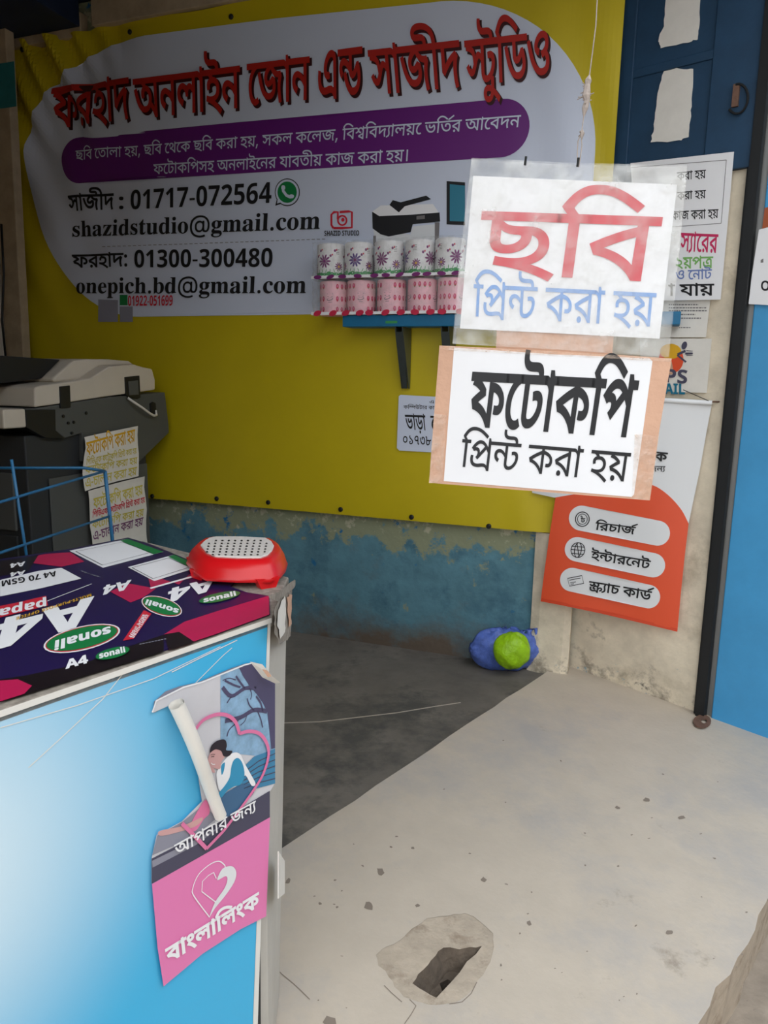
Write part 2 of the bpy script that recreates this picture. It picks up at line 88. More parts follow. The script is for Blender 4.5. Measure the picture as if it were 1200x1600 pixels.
    [1, 44, 489, -10, -232, 0, -179, 39, 1, 128, 92, -23, 202, -24, 87, 0, 162, 0, 130, 56, 1, 51, 0, 30, -60, 41, -150, 21, -133, 0, -107, 0, 1, 116, 111, 0, 132, 0, 138, 25, 50, 43, 1, 28, 0, 38, -94, 43, -109, 0, -102, 0, -150, -35, -51, -17, -139, 104, 84, 30, 226, 40, 157, 0, 220, 0, 258, -89, 1, -81, 0, -74, -178, -88, -129, -16, 1, -3, 172, -10, 178, -84, 1, -71, 0, -62, -122, -99, -254, -57],
    [3, 28, 573, -10, -240, 0, -262, 102, 1, 89, 0, 74, 160, 90, 115, 28, -96, 30, -134, 85, 1, 64, 0, 57, 128, 76, 210, 38, 121, 0, 124, 0, 206, -38, 126, -76, 1, -58, 0, -64, -146, -83, -109, -27, 76, -20, 138, -53, 86, -71, 1, -48, 0, -59, -126, -88, -226, -48, 12, -147, 450, 68, 16, 104, 45, 1, 39, 0, 35, -98, 38, -75, 0, -74, 0, -98, -38, 1, -35, 0, -37, 104, -46, 14, 67, -356, 112, 0, 112, 48, 1, 40, 0, 27, -64, 41, -94, 33, -49, 14, -25, 7, -92, -22, -116, -58, 1, -41, 0, -39, 110, -50],
    [2, 31, 357, -10, -42, 0, -112, 3, -37, 4, 1, 121, 40, -4, 88, -6, 45, 0, 178, 0, 194, 57, 80, 100, 7, 66, -11, 0, -42, -35, -138, -48, -135, 0, -182, 0, -220, 118, 1, 108, 0, 116, 262, 132, 225, 0, 146, 0, 236, -67, 140, -139, 1, -107, 0, -61, -36, -121, -90, -107, -162, -83, -250, -47, 14, 17, 374, 68, 0, 98, 30, 56, 45, 1, 24, 0, 33, -48, 64, -96, 41, -71, 0, -88, 0, -112, -60, 1, -65, 0, -52, 96, -60],
    [1, 40, 497, -10, -226, 0, -177, 43, 1, 141, 102, -22, 218, -37, 109, 0, 112, 0, 94, 43, 1, 33, 0, 40, -160, 50, -117, 27, -50, 11, -116, 33, -106, 50, -68, 70, 1, 49, 0, 96, 260, 107, 225, 0, 112, 0, 202, -26, 111, -24, -97, -118, -98, 20, -156, 22, -81, 0, -86, 0, -92, -40, 1, -32, 0, -38, 136, -44, 135, -32, 110, -25, 154, -57, 84, -76, 1, -56, 0, -95, -274, -113],
    [1, 12, 181, 0, 1, 714, 303, 0, 1, -280, 567, 0, 1, 280, 303, 0, 1, -714, -301, 0, 1, 308, -565, 0, 1, -308],
    [2, 8, 1, 0, 505, 717, 371, 0, 507, -717, -325, 0, -103, 170, -519, 0, -103, -170, 11, 181, 297, 373, 0, -105, 166, -10, 17, -30, 52, -32, 54, -9, 20, -10, -20, -34, -59, -30, -53, -7, -11],
    [1, 10, 49, 0, 1, 98, 685, 491, -665, 0, 1, 125, 1027, 0, 1, -98, -683, -491, 703, 0, 1, -125],
    [1, 12, 65, 0, 1, 86, 175, 40, 1, 462, -173, 40, 1, 86, 651, 0, 1, -86, -173, -40, 1, -462, 175, -40, 1, -86],
    [2, 10, 181, 0, 1, 714, 449, 0, 224, 0, 330, -80, 182, -155, 1, -115, 0, -181, -410, -183, -369, 0, 8, -101, 125, 131, 0, 438, 0, 1, 235, 0, 119, -208, 111, -197, 0, -161, 0],
    [1, 8, 429, 0, 1, 588, -387, 0, 1, 126, 1079, 0, 1, -126, -387, 0, 1, -588],
    [1, 19, 751, -10, -284, 0, -296, 145, 1, 119, 1, 460, 303, 0, 1, -437, 0, -88, 144, -72, 143, 0, 148, 0, 134, 78, 1, 83, 1, 436, 303, 0, 1, -462, 0, -74, -130, -119, -262, -69],
    [2, 16, 797, -10, -232, 0, -302, 92, -146, 166, 1, 111, 0, 111, 146, 164, 302, 91, 235, 0, 232, 0, 300, -91, 146, -165, 1, -111, 0, -111, -146, -165, -300, -92, 12, -233, 127, 194, 0, 168, 129, 1, 112, 0, 113, -168, 128, -191, 0, -192, 0, -172, -128, 1, -113, 0, -112, 172, -129],
    [1, 34, 553, 622, 1, -71, -209, 0, 1, -551, -153, 0, 1, 551, -207, 0, 1, 71, 185, 0, -32, 19, -66, 44, -25, 21, 80, 59, 186, 96, 250, 56, 175, 0, 130, 0, 230, -25, 220, -48, 224, -66, 123, -42, -79, -56, -128, 42, -206, 62, -188, 40, -190, 20, -111, 0, -138, 0, -196, -40, -144, -68, -59, -43, 14, -15, 56, -36, 37, -20],
    [2, 63, 1531, 622, 1, -71, -209, 0, 1, -551, -153, 0, 1, 396, 45, -64, -82, 60, -136, 85, -122, 54, -124, 25, -71, 0, -80, 0, -130, -30, -108, -50, -45, -29, -15, -2, 32, 10, 62, 10, 39, 0, 118, 0, 106, -63, 1, -46, 0, -11, -4, -20, -3, -5, -33, 6, 24, 13, 44, 24, 50, 24, 27, 13, 249, 116, 99, -53, -567, -268, -117, 55, 165, 78, -71, -43, -59, -23, 30, 17, 42, 39, 1, 25, 0, 25, -60, 30, -57, 0, -32, 0, -60, -8, -31, -10, -151, 72, 80, 53, 168, 79, 184, 45, 107, 0, 112, 0, 178, -42, 170, -83, 93, -63, -35, 5, -6, 24, -4, 56, 1, 32, 1, 130, 107, 0, 47, -66, 33, 3, -665, -149, 0, -20, 30, -62, 38, -84, 18, -53, 0, -104, 0, -194, -17, -113, 0, -72, 0, -156, 14, -136, 38, -84, 74, 1, 60, 0, 16, 8, 40, 11, 19, 155, -10, -8, -12, -8, -35, 1, -19, 0, -41, 70, -50, 132, -22, 91, 0, 94, 0, 184, 17, 101, 0, 76, 0, 128, -25, 47, -29, 1, 90, 155, 0],
    [3, 22, 385, 471, 90, 0, 144, -29, 124, -51, 59, -33, -1, -90, -84, 55, -204, 76, -95, 0, -66, 0, -92, -34, 1, -34, 0, -27, 74, -38, 75, -16, -73, -71, -112, 24, -126, 80, 1, 51, 0, 47, 88, 60, 134, 30, 49, 1403, 151, 1, -71, -811, 0, 1, -346, 0, -44, 20, -36, 15, -8, 36, -21, 75, 0, 78, 0, 140, 38, 53, 28, 58, 31, 62, 70, 1, 36, 0, 32, -64, 33, -73, 0, -24, 0, -56, -4, -25, -3, -21, 71, 38, 5, 82, 6, 47, 0, 74, 0, 116, -28, 66, -60, 1, -48, 0, -59, -116, -111, -87, -38, -74, -32, -174, -39, -103, 0, -74, 0, -106, 22, -33, 17, -32, 19, -42, 54, 1, 55, 1, 146, 9, 26, -4, 20, -4, 39, 1, 22, 1, 107, -769, 0, 1, 71, 31, 1371, 0, -2, 41, -74, 36, -83, 0, -187, 0, -130, 0, -142, 18, -49, 19, -54, 20, -54, 63, 1, 40, 0, 13, 6, 25, 5, 15, 149, -5, -4, -11, -4, -17, 1, -10, 0, -22, 18, -34, 21, -11, 28, -16, 106, -15, 99, 0, 157, 0, 106, 0, 124, -16, 45, -21, 34, -16, 36, -55, 3, -41],
    [1, 57, 1155, 622, 1, -71, -809, 0, 1, -30, -7, -63, 4, -13, 4, -46, 1, -21, 1, -173, 0, -44, 20, -36, 15, -8, 36, -21, 75, 0, 80, 0, 136, 38, 55, 28, 56, 30, 62, 67, 1, 37, 0, 33, -74, 20, -65, 0, -9, 0, -92, 0, -112, 15, -51, 13, -46, 13, -78, 35, -23, 22, 21, 87, 42, -36, 92, -49, 138, -26, 109, 0, 33, 0, 76, 0, 82, -10, 33, -10, 46, -14, 44, -49, 1, -34, 0, -61, -116, -112, -87, -38, -76, -33, -172, -38, -105, 0, -74, 0, -104, 22, -33, 17, -32, 19, -42, 54, 1, 55, 1, 360, -209, 0, 1, 71],
    [4, 42, 1001, 308, -92, 0, -146, 30, -104, 58, -33, 41, 25, 2, -14, -32, -62, -64, -102, -43, -75, 0, -58, 0, -102, 21, -102, 51, -57, 45, 123, 36, 58, -49, 74, -28, 45, 0, 50, 0, 72, 32, 44, 77, 5, 66, 139, 0, 16, -37, 52, -65, 78, -50, 106, -28, 71, 0, 70, 0, 74, 37, 1, 34, 0, 38, -82, 69, -57, 26, 161, 16, 32, -14, 62, -45, 40, -57, 1, -33, 0, -45, -72, -59, -134, -30, 4, 717, 314, 1, -71, -1829, 0, 1, 71, 74, 967, -252, 72, 0, 94, -14, 35, -13, 40, -15, 44, -46, 1, -46, 1, -7, 0, -16, -4, -31, -3, -14, 9, -13, 1, -272, -153, 0, -18, 45, -90, 42, -69, 0, -54, 0, -112, -8, -124, -9, -73, 0, -56, 0, -138, 14, -122, 39, -80, 76, 1, 62, 0, 22, 12, 50, 9, 19, 155, -12, -8, -15, -10, -36, 1, -26, 0, -53, 78, -51, 112, -15, 51, 0, 66, 0, 110, 9, 102, 8, 53, 0, 64, 0, 110, -25, 39, -30, 1, 240, 0, 26, -18, 27, -19, 8, -16, 7, -50, 7, -35, 0, -52, 0, -94, -20, -74, -31, -44, -35, 1, -16, 0, -13, 34, -21, 63, 0, 28, 0, 34, 2, 21, 1, 15, -69, -20, -3, -60, -5, -45, 0, -56, 0, -102, 21, -64, 43, 1, 34, 0, 30, 68, 63, 120, 53, 156, 32, 21, 641, -88, 116, 0, 132, -67, 1, -50, 0, -26, -44, -60, -128, -54, -125, -18, -45, 72, 102, 14, 92, 36, 1, 31, 0, 26, -64, 27, -45, 0, -86, 0, -138, -77, -57, -65, -63, 64, 76, 73, 162, 74],
    [1, 46, 255, 539, 0, 22, 42, 44, 45, 26, 127, -35, -24, -13, -20, -23, 1, -11, 0, -14, 32, -18, 90, -13, 89, -9, 208, -19, 160, -79, 1, -62, 0, -66, -222, -94, -199, -7, -20, 0, -40, 4, -19, 3, 81, 9, 88, -15, 180, -47, 176, -59, 85, -35, -91, -54, -118, 49, -202, 67, -198, 45, -224, 34, -141, 16, 31, 71, 70, -10, 144, -13, 109, 0, 202, 0, 158, 54, 1, 45, 0, 25, -46, 35, -112, 25, -103, 10, -116, 12, -144, 30, -66, 42],
    [2, 70, 943, 528, 76, 0, 100, -14, 37, -14, 42, -16, 44, -49, 1, -46, 1, -389, -153, 0, -18, 45, -92, 42, -75, 0, -68, 0, -116, -8, -126, -9, -85, 0, -62, 0, -144, 14, -126, 39, -80, 76, 1, 63, 0, 22, 12, 50, 9, 19, 155, -12, -8, -16, -10, -34, 1, -26, 0, -54, 80, -52, 118, -15, 57, 0, 74, 0, 116, 9, 110, 8, 63, 0, 70, 0, 114, -25, 39, -30, 1, 276, 0, 26, -18, 27, -19, 8, -16, 7, -50, 7, -39, 0, -60, 0, -102, -23, -39, -17, -40, -17, -48, -41, 1, -19, 0, -15, 36, -24, 67, 0, 28, 0, 42, 2, 21, 2, 15, -71, -20, -3, -66, -5, -47, 0, -90, 0, -140, 50, 1, 57, 0, 33, 70, 69, 65, 29, 62, 28, 160, 36, 4, 601, 94, 1, -71, -1469, 0, 1, 71],
    [2, 49, 1445, 622, 1, -71, -731, 0, 1, -179, 0, -29, 36, -27, 39, 0, 38, 0, 82, 24, 96, 52, 57, 41, 121, 9, 64, -47, 70, -100, 1, -50, 0, -63, -110, -100, -214, -58, -153, 0, -132, 0, -228, 46, -192, 103, -160, 169, -63, 123, 153, 20, 72, -139, 174, -169, 224, -77, 147, 0, 160, 0, 174, 80, 1, 63, 0, 45, -50, 64, -39, 21, 93, 19, -60, -51, -126, -66, -126, -33, -61, 0, -46, 0, -80, 13, -27, 13, -32, 14, -44, 51, 1, 60, 1, 158, -577, 0, 1, 71, 12, 747, -771, -50, 0, -70, 32, 1, 26, 0, 26, 70, 34, 51, 0, 50, 0, 70, -34, 1, -26, 0, -26, -70, -32],
    [1, 34, 553, 622, 1, -71, -209, 0, 1, -551, -153, 0, 1, 551, -207, 0, 1, 71, 185, 0, -32, 19, -68, 47, -25, 21, 104, 59, 246, 94, 326, 55, 225, 0, 176, 0, 306, -23, 282, -45, 288, -63, 159, -40, -71, -59, -174, 41, -276, 60, -248, 38, -260, 18, -159, 0, -192, 0, -270, -42, -196, -69, -83, -41, 12, -15, 56, -35, 37, -20],
    [4, 44, 793, 300, -64, 0, -104, 15, -100, 29, -55, 21, -50, 20, -56, 14, -33, 0, -36, 0, -44, -18, 1, -18, 0, -15, 40, -27, 33, -13, -109, -55, -52, 22, -74, 58, 1, 36, 0, 35, 66, 44, 106, 22, 59, 0, 48, 0, 84, -16, 76, -24, 35, -12, 66, -23, 96, -24, 61, 0, 72, 0, 76, 34, 1, 37, 0, 38, -80, 69, -59, 26, 33, 47, 95, 0, 32, -16, 78, -57, 58, -70, 1, -37, 0, -45, -64, -63, -128, -34, 15, -713, 301, 93, -12, 130, -26, 94, -66, 1, -55, 0, -8, -4, -20, -3, -9, -151, 2, 4, 11, 2, 18, 1, 8, 0, 41, -96, 59, -109, 12, 4, 735, 66, 3, -71, -885, 0, 1, 71, 63, 2335, 0, 1, -71, -209, 0, 1, -551, -153, 0, 1, 396, 45, -64, -82, 60, -136, 85, -122, 54, -124, 25, -71, 0, -80, 0, -130, -30, -108, -50, -45, -29, -15, -2, 32, 10, 62, 10, 39, 0, 116, 0, 108, -63, 1, -46, 0, -11, -4, -20, -3, -5, -33, 6, 24, 13, 44, 24, 50, 24, 27, 13, 249, 116, 99, -53, -567, -268, -117, 55, 165, 78, -71, -43, -59, -23, 30, 17, 42, 39, 1, 25, 0, 25, -60, 30, -57, 0, -32, 0, -60, -8, -31, -10, -75, 115, 62, 40, 146, 60, 164, 34, 91, 0, 112, 0, 178, -42, 170, -83, 93, -63, -35, 5, -6, 24, -4, 56, 1, 32, 1, 130, 107, 0, 47, -66],
    [2, 31, 1017, 622, -2, 41, -74, 36, -83, 0, -279, 0, -130, 0, -142, 18, -49, 19, -54, 20, -54, 63, 1, 40, 0, 13, 6, 26, 5, 14, 149, -5, -4, -12, -4, -18, 1, -8, 0, -22, 18, -34, 21, -11, 28, -16, 104, -15, 101, 0, 249, 0, 106, 0, 124, -16, 45, -21, 34, -16, 36, -55, 3, -41, 49, 285, 0, 1, -71, -731, 0, 1, -179, 0, -29, 36, -27, 39, 0, 38, 0, 82, 24, 96, 52, 57, 41, 121, 9, 64, -47, 70, -100, 1, -50, 0, -63, -110, -100, -214, -58, -153, 0, -132, 0, -228, 46, -192, 103, -160, 169, -63, 123, 153, 20, 72, -139, 174, -169, 224, -77, 147, 0, 160, 0, 174, 80, 1, 63, 0, 45, -50, 64, -39, 21, 93, 19, -60, -51, -126, -66, -126, -33, -61, 0, -46, 0, -80, 13, -27, 13, -32, 14, -44, 51, 1, 60, 1, 158, -577, 0, 1, 71],
    [2, 16, 581, 91, -126, 0, -198, 48, -112, 99, 1, 75, 0, 59, 96, 105, 202, 67, 159, 0, 162, 0, 192, -62, 86, -101, 1, -61, 0, -59, -98, -105, -202, -65, 16, -137, 382, -84, 0, -134, -38, -78, -73, 1, -51, 0, -41, 54, -68, 122, -40, 101, 0, 90, 0, 134, 41, 72, 73, 1, 48, 0, 46, -62, 67, -122, 36],
    [1, 44, 575, 0, -170, 0, -158, 73, 1, 49, 0, 39, 100, 66, 123, 17, 59, -77, -62, -7, -54, -22, 1, -18, 0, -20, 82, -25, 81, 0, 124, 0, 136, 60, 1, 46, 0, 30, -48, 47, -112, 52, -97, 34, -124, 44, -142, 60, -58, 51, 1, 30, 0, 23, 54, 55, 51, 24, 133, -35, -28, -15, -36, -30, 1, -15, 0, -13, 16, -24, 52, -28, 102, -39, 85, -29, 116, -39, 136, -66, 58, -69, 1, -47, 0, -56, -106, -82, -186, -44],
    [2, 29, 765, 301, 101, -15, -80, -19, -170, -19, -77, 0, -196, 0, -200, 87, 1, 76, 0, 45, 76, 76, 130, 58, 162, 32, 87, 0, 72, 0, 120, -18, 45, -20, 40, -19, 48, -54, 1, -56, 1, -312, 0, -25, 20, -28, 60, -12, 59, -1, -15, -77, -106, 2, -122, 26, -48, 53, 1, 41, 19, -231, 200, 84, 0, 124, 17, 69, 18, -43, -19, 1, 101, 0, 37, -14, 41, -27, 13, -20, 11, -62, 10, -45, 0, -52, 0, -104, -22, -84, -39, -52, -53, 1, -31, 0, -48, 126, -36],
    [1, 40, 1107, 295, 0, -72, -82, -116, -182, -68, -147, 0, -108, 0, -188, 37, -158, 97, -132, 177, -49, 140, 153, 20, 60, -150, 132, -172, 170, -73, 113, 0, 102, 0, 116, 48, 48, 81, 1, 51, 0, 61, -68, 96, -116, 56, -71, 0, -52, 0, -58, -26, 1, -24, 0, -16, 18, -32, 21, -20, -159, -21, -24, 25, -24, 51, 1, 22, 0, 42, 82, 49, 122, 21, 57, 0, 140, 0, 192, -77, 100, -129],
    [2, 47, 475, 0, -78, 0, -102, 22, -29, 16, -36, 18, -46, 54, 1, 54, 1, 317, 0, 25, -20, 28, -58, 12, -59, 1, 19, 77, 76, -1, 102, -14, 33, -14, 34, -15, 28, -47, 1, -32, 1, -146, 62, 11, 110, 9, 33, 0, 22, 0, 56, -3, 21, -2, 58, -7, 78, -3, 45, 0, 76, 0, 98, 22, 39, 36, 145, -35, -26, -33, -88, -40, -112, -18, -61, 0, -18, 0, -46, 2, -23, 3, 41, 15, 30, -20, 30, -51, 1, -28, 0, -66, -114, -96, -190, -51, 19, -115, 71, 66, 0, 98, 25, 66, 41, 32, 50, 1, 25, 0, 37, -58, 40, -86, 15, -45, 0, -66, 0, -102, -12, -45, -11, 1, -113, 0, -33, 20, -35, 15, -8, 16, -8, 46, -13],
    [3, 10, 247, 314, 126, -38, 226, -105, 186, -120, 65, -59, -129, -33, -82, 63, -162, 101, -194, 86, -133, 41, 16, 11, 236, 0, 41, 74, 61, 128, 34, 81, 0, 80, 0, 128, -34, 74, -61, 1, -41, 0, -41, -74, -62, -128, -34, -79, 0, -80, 0, -128, 34, -74, 61, 12, 139, 42, 0, -34, 82, -38, 63, 0, 64, 0, 80, 39, 1, 33, 0, 34, -80, 37, -63, 0, -62, 0, -82, -39],
    [1, 33, 781, -10, -320, 0, -344, 188, 1, 180, 0, 112, 174, 164, 332, 90, 241, 0, 114, 0, 220, -24, 91, -20, -99, -121, -66, 17, -168, 22, -91, 0, -132, 0, -194, -60, -106, -109, 1, -74, 0, -70, 76, -108, 164, -61, 133, 0, 64, 0, 90, 6, 39, 4, 1, 149, -269, 0, 1, 126, 567, 0, 1, -370, -112, -19, -242, -22],
    [1, 24, 181, 0, 1, 714, 413, 0, 339, -546, 7, 0, 359, 546, 413, 0, 1, -714, -281, 0, 1, 338, 0, 34, 6, 88, 6, 79, 3, 20, -7, 0, -367, -559, -277, 0, -343, 560, -7, 0, 4, -20, 8, -80, 6, -91, 1, -37, 1, -332],
    [2, 21, 157, -240, 1, 786, 243, 0, 43, -71, 15, 0, 44, 33, 148, 48, 119, 0, 184, 0, 228, -143, 1, -139, 0, -139, -236, -145, -183, 0, -118, 0, -140, 43, -43, 27, -15, 0, 16, -42, 1, -38, 1, -220, 12, 219, 351, 102, 0, 98, 85, 1, 80, 0, 161, -203, 0, -116, 0, -94, -72, -3, -74, 1, -16, 0, -79, 94, -85],
    [2, 28, 423, -10, -146, 0, -192, 85, 1, 88, 0, 87, 244, 83, 245, 4, 191, 3, 1, 24, 0, 43, -90, 40, -79, 0, -80, 0, -152, -23, -75, -17, -97, 101, 88, 23, 214, 26, 117, 0, 220, 0, 234, -95, 1, -98, 1, -364, -207, 0, -57, 74, -7, 0, -70, -44, -156, -40, 11, -23, 109, 96, 0, 132, 57, 1, 52, 1, 45, -115, -2, -144, -2, -112, -48, 1, -39, 0, -34, 80, -29],
    [1, 20, 157, 0, 1, 546, 227, 0, 45, -92, 15, 0, 48, 42, 168, 60, 111, 0, 22, 0, 60, -2, 19, -2, -21, -140, -14, 2, -54, 3, -19, 0, -76, 0, -140, -27, -86, -60, 1, -52, 1, -278],
    [1, 6, 181, 0, 1, 714, 303, 0, 1, -589, 581, 0, 1, -125],
    [2, 12, 181, 0, 1, 714, 457, 0, 276, 0, 254, -119, 1, -104, 0, -62, -104, -109, -242, -66, -207, 0, -129, 0, 1, -254, 8, 1, 378, 101, 0, 128, 0, 150, 51, 1, 57, 0, 104, -239, 0, -137, 0],
    [2, 15, 181, 0, 1, 714, 417, 0, 292, 0, 278, -106, 1, -108, 0, -49, -74, -73, -122, -51, -69, -16, 421, -311, -335, 0, -339, 274, -161, 0, 1, -274, 9, 1, 397, 99, 0, 150, 0, 130, 50, 1, 49, 0, 51, -138, 43, -147, 0, -91, 0],
    [1, 12, 181, 0, 1, 714, 823, 0, 1, -124, -519, 0, 1, -157, 485, 0, 1, -124, -483, 0, 1, -184, 521, 0, 1, -125],
    [1, 10, 181, 0, 1, 714, 819, 0, 1, -124, -519, 0, 1, -184, 485, 0, 1, -124, -483, 0, 1, -282],
    [1, 28, 759, -10, -220, 0, -286, 91, -136, 165, 1, 110, 0, 108, 156, 166, 298, 94, 217, 0, 106, 0, 214, -27, 99, -23, -97, -123, -80, 19, -162, 28, -77, 0, -174, 0, -184, -130, 1, -113, 0, -114, 170, -125, 189, 0, 88, 0, 174, 20, 103, 18, 1, -127, -94, -19, -184, -18],
    [1, 41, 453, -10, -114, 0, -164, 15, -81, 17, 1, 123, 88, -20, 204, -26, 79, 0, 88, 0, 74, 26, 1, 21, 0, 14, -30, 22, -100, 28, -105, 22, -102, 22, -132, 43, -64, 61, 1, 46, 0, 76, 236, 76, 197, 0, 102, 0, 184, -20, 99, -23, -89, -107, -80, 17, -144, 23, -73, 0, -132, 0, 1, -36, 0, -13, 34, -21, 98, -24, 97, -20, 94, -19, 136, -41, 74, -61, 1, -49, 0, -83, -234, -89],
    [2, 14, 617, -10, -152, 0, -238, 66, -136, 127, 1, 91, 0, 136, 284, 146, 249, 0, 154, 0, 236, -66, 136, -125, 1, -91, 0, -136, -286, -148, 12, -241, 120, 118, 0, 106, 83, 1, 81, 0, 81, -106, 81, -119, 0, -118, 0, -106, -81, 1, -81, 0, -81, 106, -83],
    [1, 21, 157, 0, 1, 546, 229, 0, 41, -70, 17, 0, 52, 42, 182, 38, 103, 0, 176, 0, 212, -95, 1, -105, 1, -356, -297, 0, 1, 319, 0, 59, -84, 59, -91, 0, -136, 0, -100, -93, 1, -87, 1, -257],
    [1, 4, 157, 0, 1, 760, 299, 0, 1, -760],
    [2, 12, 307, 614, -68, 0, -94, 32, 1, 41, 0, 42, 94, 31, 69, 0, 66, 0, 96, -31, 1, -42, 0, -41, -96, -32, 4, -215, -614, 1, 546, 299, 0, 1, -546],
    [5, 12, 391, 276, -142, 0, -150, 119, 1, 106, 0, 106, 140, 117, 153, 0, 148, 0, 152, -117, 1, -106, 0, -106, -146, -119, 4, -185, -276, 793, 714, 155, 0, -791, -714, 10, -121, 339, 154, 0, 1, 162, 0, 161, -153, 0, -76, 0, -70, -81, 1, -80, 0, -80, 70, -82, 12, 951, -349, -142, 0, -150, 119, 1, 106, 0, 106, 140, 117, 153, 0, 146, 0, 154, -117, 1, -106, 0, -106, -146, -119, 10, -153, 63, 154, 0, 1, 162, 0, 160, -153, 0, -76, 0, -70, -80, 1, -80, 0, -81, 70, -81],
    [3, 17, 181, 0, 1, 714, 445, 0, 286, 0, 292, -80, 1, -101, 0, -61, -114, -84, -105, -9, 1, -5, 72, -7, 116, -36, 68, -68, 1, -56, 0, -97, -280, -110, -243, 0, 9, -231, 431, 177, 0, 132, 0, 102, 42, 1, 40, 0, 41, -120, 36, -129, 0, -159, 0, 9, 1, -465, 199, 0, 136, 0, 108, 53, 1, 44, 0, 40, -110, 49, -143, 0, -187, 0],
    [1, 18, 181, 0, 1, 714, 383, 0, 621, -535, 7, 0, -6, 50, -8, 98, 1, 49, 1, 338, 273, 0, 1, -714, -383, 0, -621, 540, -7, 0, 8, -51, 10, -102, 1, -51, 1, -336],
    [2, 39, 1191, 498, 1, -72, -691, 0, 1, -276, 0, -47, 50, -34, 75, 0, 60, 0, 122, 26, 98, 44, 60, 57, 1, 30, 0, 24, -54, 26, -59, 0, -54, 0, -45, -6, -19, 68, 34, 5, 78, 5, 41, 0, 106, 0, 134, -53, 1, -59, 0, -46, -86, -85, -144, -67, -180, -38, -93, 0, -74, 0, -96, 17, -31, 15, -20, 10, -32, 25, -18, 43, 1, 36, 1, 280, -193, 0, 1, 72, 20, 101, 251, 58, 0, 86, -16, 31, -16, 36, -19, 38, -65, 1, -59, 1, -84, -153, 0, 1, 80, 0, 35, -18, 47, -60, 25, -59, 0, -38, 0, -74, -11, -25, -5, -53, 62, 60, 13, 114, 13],
    [1, 51, 451, -15, -80, 0, -111, 24, -18, 4, -21, 0, -48, 0, -17, -26, -45, 0, 1, 170, 53, 0, 28, -63, 144, -72, 89, 0, 74, 0, 80, 35, 1, 30, 0, 42, -107, 27, -145, 37, -104, 26, -104, 66, 1, 43, 0, 63, 166, 84, 145, 0, 32, 0, 84, -9, 57, -8, 10, -1, 24, -3, 9, 0, 34, 0, 19, 21, 41, 0, 1, -145, -45, 0, -32, 54, -126, 57, -77, 0, -64, 0, -68, -31, 1, -24, 0, -24, 62, -32, 63, -15, 135, -33, 102, -25, 94, -63, 1, -53, 0, -72, -174, -84],
    [1, 37, 55, 0, 1, 24, 58, 1, 44, 26, 1, 32, 1, 511, 0, 31, -40, 28, -59, 2, 1, 23, 385, 0, 1, -281, 112, 77, 173, 0, 260, 0, 1, -159, 1, -232, 0, -31, 40, -27, 59, -1, 1, -24, -479, 0, 1, 24, 15, 0, 84, 0, 1, 59, 1, 240, 0, 41, -36, 40, -59, 0, -94, 0, -69, -54, 1, -267, 0, -31, 38, -27, 59, -1, 1, -24],
    [2, 43, 759, -15, -150, 0, -11, 67, -136, -65, -175, 0, -104, 0, -120, 60, 1, 47, 0, 66, 258, 85, 275, 38, 1, 76, 0, 42, -72, 39, -79, 0, -130, 0, 1, -32, 0, -6, 29, -20, 28, -20, 1, -18, 0, -27, -78, -33, -57, 0, -62, 0, -70, 37, 1, 31, 0, 35, 98, 55, 172, 32, 115, 0, 214, 0, 176, -78, 1, -83, 1, -220, 0, -26, 7, -8, 6, -8, 23, 0, 20, 0, 29, 11, 27, -21, -98, -56, 8, -431, 65, 28, 0, 80, 22, 35, 22, 1, 158, -240, -28, 1, -99, 0, -75],
    [1, 18, 39, 0, 1, 21, 463, 407, -117, 0, -110, 0, -114, -47, -27, -59, -51, 0, 17, 140, 725, 0, 1, -29, -443, -396, 81, 0, 140, 0, 138, 56, 43, 67, 49, 0, -23, -160],
    [2, 12, 301, 539, -64, 0, -86, 43, 1, 32, 0, 32, 86, 44, 65, 0, 64, 0, 86, -44, 1, -32, 0, -32, -88, -43, 16, -307, -539, 1, 24, 60, 2, 42, 24, 1, 33, 1, 292, 0, 37, -34, 24, -61, 1, 3, 25, 381, 0, 1, -379, 0, -31, 36, -26, 59, -2, 1, -24],
    [2, 26, 417, -15, -104, 0, -162, 61, -92, 106, 1, 67, 0, 77, 98, 115, 172, 63, 107, 0, 140, 0, 91, -57, 1, 180, 0, 31, -64, 25, -75, 1, 1, 24, 427, 0, 1, -566, 0, -37, 34, -29, 69, -5, 1, -25, -160, 0, -227, -31, 1, 73, -84, -73, 15, -69, 57, 46, 0, 90, 39, 19, 32, 1, 247, -8, 25, -84, 33, -53, 0, -94, 0, -35, -46, -38, -47, 1, -97, 0, -94, 37, -47, 36, -45],
    [1, 23, 369, -14, -120, 0, -104, 59, 1, 61, 1, 309, -83, 0, 1, 31, 120, 57, 164, 93, 41, 35, 47, 0, 1, -169, 189, 0, 1, -47, -187, 0, 1, -293, 0, -31, 30, -31, 41, 0, 70, 0, 45, 51, 49, -13, -92, -112],
    [1, 32, 391, -15, -138, 0, -116, 81, 1, 78, 1, 225, 0, 35, -38, 33, -63, 1, 1, 24, 389, 0, 1, -352, 0, -26, 54, -31, 51, 0, 92, 0, 63, 45, 1, 271, 0, 38, -44, 30, -71, 1, 1, 24, 401, 0, 1, -358, 0, -34, 44, -24, 65, -2, 1, -25, -164, 0, -227, -34, 1, 75, -50, -35, -152, -40],
    [2, 16, 503, -15, -132, 0, -202, 64, -112, 111, 1, 69, 0, 71, 112, 111, 202, 63, 131, 0, 130, 0, 200, -62, 114, -110, 1, -73, 0, -72, -114, -110, -198, -62, 18, -129, 32, 84, 0, 37, 41, 18, 20, 14, 86, 1, 65, 0, 132, -35, 42, -36, 42, -79, 0, -88, 0, -31, -42, -34, -43, 1, -130, 0, -65, 16, -87, 19, -20, 36, -41],
